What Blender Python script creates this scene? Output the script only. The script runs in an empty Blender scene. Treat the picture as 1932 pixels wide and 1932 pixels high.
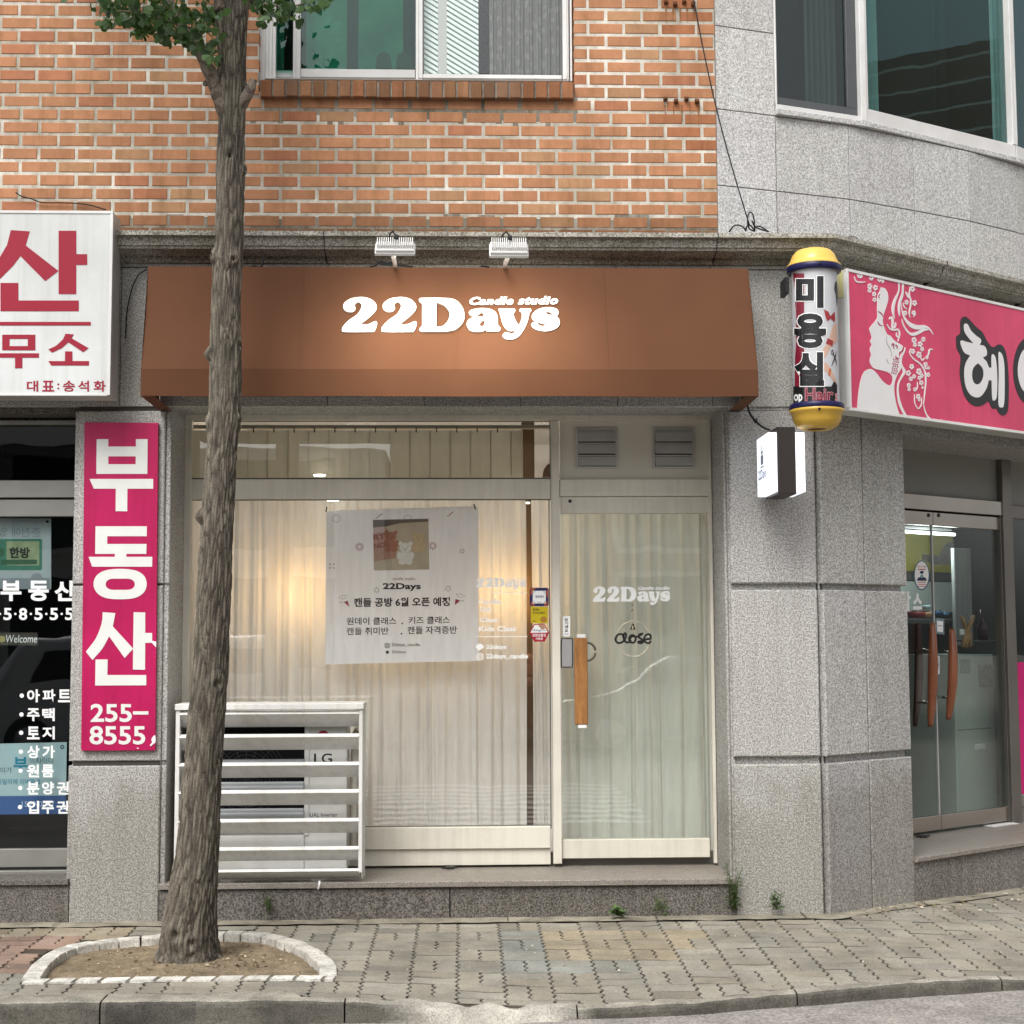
import bpy, bmesh, math, random
from mathutils import Vector, Matrix, noise
from mathutils.geometry import tessellate_polygon

scn = bpy.context.scene
COL = scn.collection
R = math.radians
random.seed(7)

# ------------------------------------------------------------------ camera
# world: X along the shop front, Y into the building, Z up; pavement at the wall is Z = 0
F, CX, D, H = 2800.0, 966.0, 8.7, 1.615
YAW, PIT, ROLL = R(1.93), math.atan(234 / 2800), 0.0045
_w = Vector((math.sin(YAW) * math.cos(PIT), math.cos(YAW) * math.cos(PIT), math.sin(PIT)))
_r0 = Vector((math.cos(YAW), -math.sin(YAW), 0))
_u0 = _r0.cross(_w)
_r = math.cos(ROLL) * _r0 - math.sin(ROLL) * _u0
_u = math.sin(ROLL) * _r0 + math.cos(ROLL) * _u0
EYE = Vector((0, -D, H))
cam = bpy.data.cameras.new("camera")
cam.sensor_width = 36
cam.lens = F / 1932 * 36
cam.clip_end = 500
camo = bpy.data.objects.new("camera", cam)
m3 = Matrix((_r, _u, -_w)).transposed()
camo.matrix_world = Matrix.Translation(EYE) @ m3.to_4x4()
COL.objects.link(camo)
scn.camera = camo

# ------------------------------------------------------------------ sky, sun, exposure (overcast street)
SUN_EL, SUN_AZ = 51, 206          # azimuth measured from +Y clockwise: behind the camera, a little to its left
wd = bpy.data.worlds.new("World")
scn.world = wd
wd.use_nodes = True
wn, wl = wd.node_tree.nodes, wd.node_tree.links
wn.clear()
sky = wn.new("ShaderNodeTexSky")
sky.sky_type = 'NISHITA'
sky.sun_disc = False
sky.sun_elevation = R(SUN_EL)
sky.sun_rotation = R(SUN_AZ)
sky.dust_density = 4
hs = wn.new("ShaderNodeHueSaturation")
hs.inputs['Saturation'].default_value = 0.22
bgn = wn.new("ShaderNodeBackground")
bgn.inputs['Strength'].default_value = 0.15
wo = wn.new("ShaderNodeOutputWorld")
wl.new(sky.outputs[0], hs.inputs['Color'])
wl.new(hs.outputs[0], bgn.inputs['Color'])
wl.new(bgn.outputs[0], wo.inputs[0])
sl = bpy.data.lights.new("sun", 'SUN')
sl.energy = 1.5
sl.angle = R(30)
sl.color = (1, .965, .92)
so = bpy.data.objects.new("sun", sl)
sd = Vector((math.sin(R(SUN_AZ)) * math.cos(R(SUN_EL)), math.cos(R(SUN_AZ)) * math.cos(R(SUN_EL)), math.sin(R(SUN_EL))))
so.rotation_euler = sd.to_track_quat('Z', 'Y').to_euler()
so.location = (0, -12, 14)
COL.objects.link(so)
vs = scn.view_settings
vs.view_transform = 'Standard'
vs.look = 'None'
vs.gamma = 1
vs.exposure = 0.53
scn.render.engine = 'CYCLES'
scn.cycles.max_bounces = 8
scn.cycles.transparent_max_bounces = 16
scn.cycles.caustics_reflective = False
scn.cycles.caustics_refractive = False
scn.cycles.use_denoising = True
scn.cycles.sample_clamp_indirect = 6


# ------------------------------------------------------------------ helpers
def ray(x, y):
    return (_r * (x - CX) + _u * (CX - y) + _w * F).normalized()


class Pl:
    """a flat plane of the place: origin, horizontal axis u, up axis v, outward normal n"""
    def __init__(s, o, u, v, n):
        s.o, s.u, s.v, s.n = Vector(o), Vector(u), Vector(v), Vector(n)

    def px(s, x, y):
        d = ray(x, y)
        t = (s.o - EYE).dot(s.n) / d.dot(s.n)
        p = EYE + d * t - s.o
        return (p.dot(s.u), p.dot(s.v))

    def P(s, pts):
        return [s.px(*p[:2]) for p in pts]

    def w(s, u, v, d=0):
        return s.o + s.u * u + s.v * v + s.n * d

    def off(s, d):
        return Pl(s.o + s.n * d, s.u, s.v, s.n)


def FR(Y):
    return Pl((0, Y, 0), (1, 0, 0), (0, 0, 1), (0, -1, 0))


def ground(x, y, z=0.0):
    d = ray(x, y)
    t = (z - H) / d.z
    p = EYE + d * t
    return p


def crop(x0, y0, ws, wdsp):
    k = ws / wdsp
    a = 1932 / 3024
    return lambda pts: [((x0 + p[0] * k) * a, (y0 + p[1] * k) * a) + tuple(p[2:]) for p in pts]


def smooth(pts, n=6, closed=True):
    """Catmull-Rom; a point with a third value 1 is a sharp corner"""
    out = []
    N = len(pts)
    P = [Vector(p[:2]) for p in pts]
    c = [len(p) > 2 and p[2] == 1 for p in pts]
    rng = range(N if closed else N - 1)
    for i in rng:
        j = (i + 1) % N
        a, b = P[i], P[j]
        if not closed and i == 0 or c[i]:
            ma = b - a
        else:
            ma = (b - P[i - 1]) * .5
        if (not closed and j == N - 1) or c[j]:
            mb = b - a
        else:
            mb = (P[(j + 1) % N] - a) * .5
        for k in range(n):
            t = k / n
            t2, t3 = t * t, t * t * t
            q = a * (2 * t3 - 3 * t2 + 1) + ma * (t3 - 2 * t2 + t) + b * (-2 * t3 + 3 * t2) + mb * (t3 - t2)
            out.append((q.x, q.y))
    if not closed:
        out.append(tuple(P[-1]))
    return out


def clip_half(P, a, n):
    out = []
    for i in range(len(P)):
        p, q = P[i], P[(i + 1) % len(P)]
        dp = (p[0] - a[0]) * n[0] + (p[1] - a[1]) * n[1]
        dq = (q[0] - a[0]) * n[0] + (q[1] - a[1]) * n[1]
        if dp >= 0: out.append(p)
        if dp * dq < 0:
            t = dp / (dp - dq)
            out.append((p[0] + (q[0] - p[0]) * t, p[1] + (q[1] - p[1]) * t))
    return out


def wloc(o):
    v = Vector((0, 0, 0))
    while o is not None:
        v += Vector(o.location)
        o = o.parent
    return v


class MB:
    def __init__(s):
        s.v, s.f, s.c = [], [], []
        s.sm = []

    def add(s, vs, fs, col=None, sm=False):
        b = len(s.v)
        s.v += [Vector(p) for p in vs]
        for f in fs:
            s.f.append([b + i for i in f])
            s.c.append(col)
            s.sm.append(sm)

    def box(s, pl, u0, u1, v0, v1, d0, d1, bev=0, col=None):
        """box in a plane's coordinates; bev chamfers the edges of its front face"""
        if u1 < u0: u0, u1 = u1, u0
        if v1 < v0: v0, v1 = v1, v0
        q = [(u0, v0), (u1, v0), (u1, v1), (u0, v1)]
        if bev:
            qi = [(u0 + bev, v0 + bev), (u1 - bev, v0 + bev), (u1 - bev, v1 - bev), (u0 + bev, v1 - bev)]
            vs = [pl.w(*p, d0) for p in q] + [pl.w(*p, d1 - bev) for p in q] + [pl.w(*p, d1) for p in qi]
            fs = [(3, 2, 1, 0), (8, 9, 10, 11)]
            for i in range(4):
                j = (i + 1) % 4
                fs += [(i, j, 4 + j, 4 + i), (4 + i, 4 + j, 8 + j, 8 + i)]
        else:
            vs = [pl.w(*p, d0) for p in q] + [pl.w(*p, d1) for p in q]
            fs = [(3, 2, 1, 0), (4, 5, 6, 7)] + [(i, (i + 1) % 4, 4 + (i + 1) % 4, 4 + i) for i in range(4)]
        s.add(vs, fs, col)
        return s

    def pbox(s, pl, x0, y0, x1, y1, d0, d1, bev=0, col=None):
        """box whose front face is the pixel rectangle seen on the plane (upright, from its two corners)"""
        f = pl.off(d1)
        a, b = f.px(x0, y0), f.px(x1, y1)
        return s.box(pl, a[0], b[0], b[1], a[1], d0, d1, bev, col)

    def poly(s, pl, loops, d0, d1, col=None):
        """prism from closed loops [(u,v)..]: first the outline, then holes"""
        flat = [p for L in loops for p in L]
        tris = tessellate_polygon([[Vector((p[0], p[1], 0)) for p in L] for L in loops])
        n = len(flat)
        vs = [pl.w(p[0], p[1], d1) for p in flat] + [pl.w(p[0], p[1], d0) for p in flat]
        fs = []
        for t in tris:
            a, b, c = (Vector(flat[i]) for i in t)
            if (b - a).cross(c - a) < 0: t = (t[0], t[2], t[1])
            fs.append(tuple(t))
        b = 0
        for k, L in enumerate(loops):
            ar = sum(L[i][0] * L[(i + 1) % len(L)][1] - L[(i + 1) % len(L)][0] * L[i][1] for i in range(len(L)))
            for i in range(len(L)):
                j = (i + 1) % len(L)
                q = (b + i, b + j, n + b + j, n + b + i)
                fs.append(q if (ar < 0) == (k == 0) else q[::-1])
            b += len(L)
        s.add(vs, fs, col)
        return s

    def ppoly(s, pl, loops, d0, d1, col=None):
        """same, from pixel outlines: each loop is flattened onto the plane"""
        s.k = getattr(s, 'k', 0) + 1          # overlapping shapes lie a hair above one another
        d1 += (s.k % 12) * .00008
        f = pl.off(d1)
        return s.poly(pl, [f.P(L) for L in loops], d0 - (s.k % 12) * .00003, d1, col)

    def tube(s, pts, rad, n=10, cap=True, col=None):
        pts = [Vector(p) for p in pts]
        N = len(pts)
        if not hasattr(rad, '__len__'): rad = [rad] * N
        t0 = (pts[1] - pts[0]).normalized()
        ref = Vector((0, 0, 1)) if abs(t0.z) < .9 else Vector((1, 0, 0))
        a = t0.cross(ref).normalized()
        vs, fs = [], []
        for i in range(N):
            t = (pts[min(i + 1, N - 1)] - pts[max(i - 1, 0)]).normalized()
            a = (a - t * a.dot(t)).normalized()
            b = t.cross(a)
            for k in range(n):
                th = 2 * math.pi * k / n
                vs.append(pts[i] + (a * math.cos(th) + b * math.sin(th)) * rad[i])
        for i in range(N - 1):
            for k in range(n):
                fs.append((i * n + k, i * n + (k + 1) % n, (i + 1) * n + (k + 1) % n, (i + 1) * n + k))
        if cap:
            fs.append(tuple(range(n))[::-1])
            fs.append(tuple(range((N - 1) * n, N * n)))
        s.add(vs, fs, col, True)
        return s

    def lathe(s, c, prof, n=40, col=None):
        c = Vector(c)
        vs, fs = [], []
        for r, z in prof:
            for k in range(n):
                th = 2 * math.pi * k / n
                vs.append(c + Vector((r * math.cos(th), r * math.sin(th), z)))
        for i in range(len(prof) - 1):
            for k in range(n):
                fs.append((i * n + k, i * n + (k + 1) % n, (i + 1) * n + (k + 1) % n, (i + 1) * n + k))
        s.add(vs, fs, col, True)
        return s

    def sweep(s, path, prof, col=None, cap=True):
        """profile [(d,z)] carried along plan points path [(x,y, nx,ny)] with outward direction given"""
        n = len(prof)
        vs, fs = [], []
        for (x, y, nx, ny) in path:
            for d, z in prof: vs.append((x + nx * d, y + ny * d, z))
        for i in range(len(path) - 1):
            for k in range(n - 1):
                fs.append((i * n + k, (i + 1) * n + k, (i + 1) * n + k + 1, i * n + k + 1))
        if cap:
            fs.append(tuple(range(n)))
            fs.append(tuple(range((len(path) - 1) * n, len(path) * n))[::-1])
        s.add(vs, fs, col)
        return s

    def blob(s, c, rx, ry, rz, n=10, col=None):
        c = Vector(c)
        vs, fs = [], []
        m = n // 2 + 1
        for i in range(m + 1):
            ph = math.pi * i / m
            for k in range(n):
                th = 2 * math.pi * k / n
                vs.append(c + Vector((rx * math.sin(ph) * math.cos(th), ry * math.sin(ph) * math.sin(th), rz * math.cos(ph))))
        for i in range(m):
            for k in range(n):
                fs.append((i * n + k, (i + 1) * n + k, (i + 1) * n + (k + 1) % n, i * n + (k + 1) % n))
        s.add(vs, fs, col, True)
        return s

    def build(s, name, m, parent=None, bevel=0, kind=None, smooth_all=False, recalc=False):
        off = wloc(parent)
        me = bpy.data.meshes.new(name)
        me.from_pydata([tuple(p - off) for p in s.v], [], s.f)
        if any(c is not None for c in s.c) or m.name in ('granite cladding', 'pale granite cladding'):
            at = me.color_attributes.new("Col", 'FLOAT_COLOR', 'CORNER')
            li = 0
            for f, c in zip(s.f, s.c):
                c = c or (1, 1, 1)
                for _ in f:
                    at.data[li].color = (c[0], c[1], c[2], 1)
                    li += 1
        me.polygons.foreach_set("use_smooth", [True if smooth_all else x for x in s.sm])
        if recalc:
            bm = bmesh.new()
            bm.from_mesh(me)
            bmesh.ops.recalc_face_normals(bm, faces=bm.faces)
            bm.to_mesh(me)
            bm.free()
        me.materials.append(m)
        me.update()
        o = bpy.data.objects.new(name, me)
        COL.objects.link(o)
        o.parent = parent
        if kind: o["kind"] = kind
        if bevel:
            b = o.modifiers.new("bevel", 'BEVEL')
            b.width = bevel
            b.segments = 2
            b.limit_method = 'ANGLE'
            b.angle_limit = R(40)
        return o


def thing(name, label, cat, loc=(0, 0, 0), group=None):
    o = bpy.data.objects.new(name, None)
    o.empty_display_size = .1
    o.location = loc
    COL.objects.link(o)
    return tag(o, label, cat, group)


def tag(o, label, cat, group=None):
    o["label"] = label
    o["category"] = cat
    if group: o["group"] = group
    return o


_fc = {}


def text_loops(body, bold=0.0, shear=0.0, spacing=1.0, res=3):
    """text as a flat triangle mesh at size 1 -> (verts2d, tris)"""
    key = (body, bold, shear, spacing)
    if key in _fc: return _fc[key]
    cu = bpy.data.curves.new("text", 'FONT')
    cu.body = body
    cu.size = 1
    cu.offset = bold
    cu.shear = shear
    cu.space_character = spacing
    cu.resolution_u = res
    o = bpy.data.objects.new("text", cu)
    COL.objects.link(o)
    dg = bpy.context.evaluated_depsgraph_get()
    dg.update()
    me = bpy.data.meshes.new_from_object(o.evaluated_get(dg))
    vs = [(v.co.x, v.co.y) for v in me.vertices]
    fs = [tuple(p.vertices) for p in me.polygons]
    bpy.data.objects.remove(o)
    bpy.data.curves.remove(cu)
    bpy.data.meshes.remove(me)
    _fc[key] = (vs, fs)
    return vs, fs


def add_text(mb, pl, body, x0, y0, x1, y1, d, bold=0.0, shear=0.0, spacing=1.0, quad=None, mirror=False, flip=False):
    """text whose ink fills the pixel box seen on the plane"""
    vs, fs = text_loops(body, bold, shear, spacing)
    xs = [p[0] for p in vs]
    ys = [p[1] for p in vs]
    f = pl.off(d)
    if quad:
        q = f.P(quad)      # top-left, top-right, bottom-right, bottom-left
    else:
        q = f.P([(x0, y0), (x1, y0), (x1, y1), (x0, y1)])
    a, b = min(xs), max(xs) - min(xs)
    c, e = min(ys), max(ys) - min(ys)
    out = []
    for x, y in vs:
        s, t = (x - a) / b, (y - c) / e
        if mirror: s = 1 - s
        if flip: t = 1 - t
        top = Vector(q[0]).lerp(Vector(q[1]), s)
        bot = Vector(q[3]).lerp(Vector(q[2]), s)
        p = bot.lerp(top, t)
        out.append(pl.w(p.x, p.y, d))
    if mirror != flip: fs = [t[::-1] for t in fs]
    mb.add(out, fs)
    return mb


# ------------------------------------------------------------------ materials
def nodes(name):
    m = bpy.data.materials.new(name)
    m.use_nodes = True
    nt = m.node_tree
    return m, nt.nodes, nt.links, nt.nodes["Principled BSDF"]


def coords(N, L, scale=(1, 1, 1)):
    t = N.new("ShaderNodeTexCoord")
    mp = N.new("ShaderNodeMapping")
    mp.inputs['Scale'].default_value = scale
    L.new(t.outputs['Object'], mp.inputs['Vector'])
    return mp.outputs[0]


def noise_n(N, L, vec, scale, detail=4, rough=.55):
    t = N.new("ShaderNodeTexNoise")
    t.inputs['Scale'].default_value = scale
    t.inputs['Detail'].default_value = detail
    t.inputs['Roughness'].default_value = rough
    L.new(vec, t.inputs['Vector'])
    return t.outputs['Fac']


def ramp(N, L, fac, stops):
    r = N.new("ShaderNodeValToRGB")
    e = r.color_ramp.elements
    while len(e) < len(stops): e.new(.5)
    for k, (p, c) in enumerate(stops):
        e[k].position = p
        e[k].color = tuple(c) + (1,) if hasattr(c, '__len__') else (c, c, c, 1)
    L.new(fac, r.inputs[0])
    return r.outputs[0]


def mixc(N, L, fac, a, b, mode='MIX'):
    x = N.new("ShaderNodeMix")
    x.data_type = 'RGBA'
    x.blend_type = mode
    for sock, val in ((x.inputs[0], fac), (x.inputs[6], a), (x.inputs[7], b)):
        if hasattr(val, 'is_linked'): L.new(val, sock)
        elif hasattr(val, '__len__'): sock.default_value = tuple(val) + (1,)
        else: sock.default_value = val
    return x.outputs[2]


def bump_n(N, L, B, h, strength, dist=.01):
    b = N.new("ShaderNodeBump")
    b.inputs['Strength'].default_value = strength
    b.inputs['Distance'].default_value = dist
    L.new(h, b.inputs['Height'])
    L.new(b.outputs[0], B.inputs['Normal'])


_mc = {}


def mat(name, col, rough=.6, metal=0, var=.06, vs=6, grain=.0, gs=400, bump=.0, bs=80, spec=.28, coat=0, attr=False, stretch=(1, 1, 1), emit=0, dirt=0, streak=0):
    if name in _mc: return _mc[name]
    m, N, L, B = nodes(name)
    v = coords(N, L, stretch)
    n = noise_n(N, L, v, vs, 5)
    lo = tuple(c * (1 - var) for c in col)
    hi = tuple(min(1, c * (1 + var)) for c in col)
    c = ramp(N, L, n, [(.3, lo), (.7, hi)])
    if attr:
        a = N.new("ShaderNodeAttribute")
        a.attribute_name = "Col"
        c = mixc(N, L, 1.0, c, a.outputs['Color'], 'MULTIPLY')
    if grain:
        g = noise_n(N, L, v, gs, 2)
        gr = ramp(N, L, g, [(.35, 1 - grain), (.65, 1 + 0 * grain)])
        c = mixc(N, L, 1.0, c, gr, 'MULTIPLY')
    if dirt:
        g = noise_n(N, L, v, 1.7, 8, .65)
        gr = ramp(N, L, g, [(.42, (1 - dirt, 1 - dirt * 1.05, 1 - dirt * 1.15)), (.6, (1, 1, 1))])
        c = mixc(N, L, 1.0, c, gr, 'MULTIPLY')
    if streak:
        g = noise_n(N, L, coords(N, L, (14, 14, .45)), 1.5, 6, .65)
        gr = ramp(N, L, g, [(.36, (1 - streak, 1 - streak * 1.05, 1 - streak * 1.2)), (.54, (1, 1, 1))])
        c = mixc(N, L, 1.0, c, gr, 'MULTIPLY')
    L.new(c, B.inputs['Base Color'])
    B.inputs['Roughness'].default_value = rough
    B.inputs['Metallic'].default_value = metal
    B.inputs['Specular IOR Level'].default_value = spec
    if coat:
        B.inputs['Coat Weight'].default_value = coat
        B.inputs['Coat Roughness'].default_value = .08
    if bump:
        bump_n(N, L, B, noise_n(N, L, v, bs, 4), bump)
    if emit:
        L.new(c, B.inputs['Emission Color'])
        B.inputs['Emission Strength'].default_value = emit
    _mc[name] = m
    return m


def granite(name, base, dark, scale=170, rough=.75, stain=.25, stain_col=(.62, .58, .5), zdirt=0, attr=False):
    m, N, L, B = nodes(name)
    v = coords(N, L)
    n1 = noise_n(N, L, v, scale, 3, .6)
    n2 = noise_n(N, L, v, scale * .45, 2, .5)
    c = ramp(N, L, n1, [(.36, tuple(d * .72 for d in dark)), (.46, dark), (.53, base), (.66, tuple(min(1, b * 1.18) for b in base))])
    c2 = ramp(N, L, n2, [(.38, .86), (.62, 1.08)])
    c = mixc(N, L, 1.0, c, c2, 'MULTIPLY')
    if attr:
        at_ = N.new("ShaderNodeAttribute")
        at_.attribute_name = "Col"
        c = mixc(N, L, 1.0, c, at_.outputs['Color'], 'MULTIPLY')
    big = noise_n(N, L, v, 1.3, 7, .65)
    st = ramp(N, L, big, [(.36, stain_col), (.60, (1, 1, 1))])
    c = mixc(N, L, stain, c, mixc(N, L, 1.0, c, st, 'MULTIPLY'))
    # rain streaks running down the stone
    sv = coords(N, L, (9, 9, .35))
    sn = noise_n(N, L, sv, 1.6, 5, .6)
    sr = ramp(N, L, sn, [(.40, (.70, .68, .62)), (.56, (1, 1, 1))])
    c = mixc(N, L, stain * .9, c, mixc(N, L, 1.0, c, sr, 'MULTIPLY'))
    if zdirt:
        # splash dirt from the pavement: ragged upper edge
        t = N.new("ShaderNodeNewGeometry")
        sp = N.new("ShaderNodeSeparateXYZ")
        L.new(t.outputs['Position'], sp.inputs[0])
        ad = N.new("ShaderNodeMath")
        ad.operation = 'MULTIPLY_ADD'
        L.new(noise_n(N, L, v, 2.4, 6, .65), ad.inputs[0])
        ad.inputs[1].default_value = -1.1
        L.new(sp.outputs[2], ad.inputs[2])
        dr = ramp(N, L, ad.outputs[0], [(0.0, (.50, .46, .39)), (.28, (1, 1, 1))])
        c = mixc(N, L, zdirt, c, mixc(N, L, 1.0, c, dr, 'MULTIPLY'))
    L.new(c, B.inputs['Base Color'])
    B.inputs['Roughness'].default_value = rough
    B.inputs['Specular IOR Level'].default_value = .18 if rough > .5 else .45
    bump_n(N, L, B, n1, .35, .004)
    return m


def glass(name, tint=(.96, .98, .97), refl=(1, 1, 1), ior=1.5, rough=.0, boost=1.0):
    """thin pane: lets light straight through, mirrors the street by Fresnel"""
    m, N, L, B = nodes(name)
    N.remove(B)
    out = [n for n in N if n.type == 'OUTPUT_MATERIAL'][0]
    tr = N.new("ShaderNodeBsdfTransparent")
    tr.inputs[0].default_value = tuple(tint) + (1,)
    gl = N.new("ShaderNodeBsdfGlossy")
    gl.inputs['Color'].default_value = tuple(refl) + (1,)
    gl.inputs['Roughness'].default_value = rough
    lw = N.new("ShaderNodeLayerWeight")
    lw.inputs['Blend'].default_value = .5
    pw = N.new("ShaderNodeMath")
    pw.operation = 'POWER'
    pw.inputs[1].default_value = 5
    L.new(lw.outputs['Facing'], pw.inputs[0])
    mu = N.new("ShaderNodeMath")
    mu.operation = 'MULTIPLY_ADD'
    mu.use_clamp = True
    mu.inputs[1].default_value = .95 * boost
    mu.inputs[2].default_value = .043 * boost
    L.new(pw.outputs[0], mu.inputs[0])
    v = coords(N, L)
    bp = N.new("ShaderNodeBump")
    bp.inputs['Strength'].default_value = .035
    bp.inputs['Distance'].default_value = .02
    L.new(noise_n(N, L, v, 2.2, 2), bp.inputs['Height'])
    L.new(bp.outputs[0], gl.inputs['Normal'])
    mx = N.new("ShaderNodeMixShader")
    L.new(mu.outputs[0], mx.inputs[0])
    L.new(tr.outputs[0], mx.inputs[1])
    L.new(gl.outputs[0], mx.inputs[2])
    L.new(mx.outputs[0], out.inputs[0])
    return m


def cloth(name, col, trans=.5, rough=.9):
    m, N, L, B = nodes(name)
    v = coords(N, L, (1, 1, .15))
    n = noise_n(N, L, v, 30, 3)
    c = ramp(N, L, n, [(.3, tuple(x * .9 for x in col)), (.7, col)])
    out = [k for k in N if k.type == 'OUTPUT_MATERIAL'][0]
    t = N.new("ShaderNodeBsdfTranslucent")
    L.new(c, t.inputs[0])
    L.new(c, B.inputs['Base Color'])
    B.inputs['Roughness'].default_value = rough
    B.inputs['Specular IOR Level'].default_value = .1
    mx = N.new("ShaderNodeMixShader")
    mx.inputs[0].default_value = trans
    L.new(B.outputs[0], mx.inputs[1])
    L.new(t.outputs[0], mx.inputs[2])
    L.new(mx.outputs[0], out.inputs[0])
    return m


def emis(name, col, s):
    m, N, L, B = nodes(name)
    B.inputs['Base Color'].default_value = tuple(col) + (1,)
    B.inputs['Emission Color'].default_value = tuple(col) + (1,)
    B.inputs['Emission Strength'].default_value = s
    B.inputs['Roughness'].default_value = .4
    return m


def sg(*c):
    """8-bit picture colour -> linear"""
    return tuple(((x / 255 + .055) / 1.055) ** 2.4 if x > 10 else x / 255 / 12.92 for x in c)

# ------------------------------------------------------------------ planes of the place
CHA = R(35.85)
XC = FR(0).px(1553, 1200)[0]
CHD, CHN = Vector((math.cos(CHA), math.sin(CHA), 0)), Vector((math.sin(CHA), -math.cos(CHA), 0))
CH = Pl((XC, 0, 0), CHD, (0, 0, 1), CHN)
F0 = FR(0)
YB = .12                          # face of the brickwork

# ------------------------------------------------------------------ materials of the building
M_BRICK = None


def brick_mat():
    m, N, L, B = nodes("orange brick")
    v = coords(N, L)
    a = N.new("ShaderNodeAttribute")
    a.attribute_name = "Col"
    n = noise_n(N, L, v, 14, 5, .6)
    g = noise_n(N, L, v, 260, 3)
    c = mixc(N, L, 1.0, a.outputs['Color'], ramp(N, L, n, [(.3, .86), (.7, 1.08)]), 'MULTIPLY')
    c = mixc(N, L, 1.0, c, ramp(N, L, g, [(.3, .86), (.55, 1.03)]), 'MULTIPLY')
    # soot washed down from the window sill and off the ledge
    sv = coords(N, L, (7, 7, .5))
    st = ramp(N, L, noise_n(N, L, sv, 1.3, 6, .65), [(.36, (.72, .70, .66)), (.52, (1, 1, 1))])
    c = mixc(N, L, .8, c, mixc(N, L, 1.0, c, st, 'MULTIPLY'))
    L.new(c, B.inputs['Base Color'])
    B.inputs['Roughness'].default_value = .85
    B.inputs['Specular IOR Level'].default_value = .15
    bump_n(N, L, B, g, .5, .004)
    return m


M_BRICK = brick_mat()
M_MORTAR = mat("mortar", (.74, .705, .625), .95, var=.12, vs=18, grain=.2, gs=300, bump=.5, bs=120, dirt=.4, streak=.22)
M_GRAN = granite("granite cladding", (.475, .472, .455), (.31, .308, .298), 118, stain=.2, zdirt=.45, attr=True)
M_GRANL = granite("pale granite cladding", (.57, .572, .568), (.41, .41, .407), 118, stain=.15, attr=True)
M_GRAND = granite("dark granite", (.19, .175, .16), (.09, .084, .078), 115, stain=.5)
M_GRANS = granite("polished granite step", (.34, .31, .275), (.16, .145, .13), 200, rough=.35, stain=.35)
M_CORN = granite("weathered granite cornice", (.44, .425, .38), (.23, .222, .195), 110, stain=.6, stain_col=(.46, .43, .35))
M_JOINT = mat("dark joint", (.06, .056, .05), .95)
M_IVORY = mat("ivory painted metal", (.68, .65, .565), .38, var=.04, vs=2.5, dirt=.10, streak=.08)
M_ALU = mat("brushed aluminium", (.62, .63, .64), .35, metal=.8, var=.06, vs=4, stretch=(1, 1, .1))
M_ALUW = mat("white window frame", (.70, .70, .69), .35, var=.05, vs=3, dirt=.12)
M_ALUG = mat("grey window frame", (.42, .42, .41), .4, metal=.3, var=.06, vs=3)
M_STEEL = mat("stainless steel", (.50, .46, .41), .27, metal=1, var=.08, vs=2, stretch=(1, 1, .08))
M_STEELD = mat("dull steel", (.24, .225, .205), .36, metal=.85, var=.1, vs=2, stretch=(.3, .3, 1))
M_GLASS = glass("shop glass", (.985, .987, .98), boost=1.7)
M_GLASSD = glass("door glass", (.94, .968, .948), boost=1.7)
M_BLACK = mat("black rubber", (.012, .012, .013), .6)
M_DARK = mat("dark room", (.012, .012, .013), .9)
M_WHITE = mat("white paint", (.80, .80, .79), .35, var=.03, dirt=.08, streak=.06)

bld = thing("corner_building", "brick and grey granite building with rounded corner and shopfronts at street level", "building", (XC - 1.5, 0, 0))


def zf(y, Y=0, x=966): return FR(Y).px(x, y)[1]


def xf(x, Y=0, y=1200): return FR(Y).px(x, y)[0]


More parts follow.
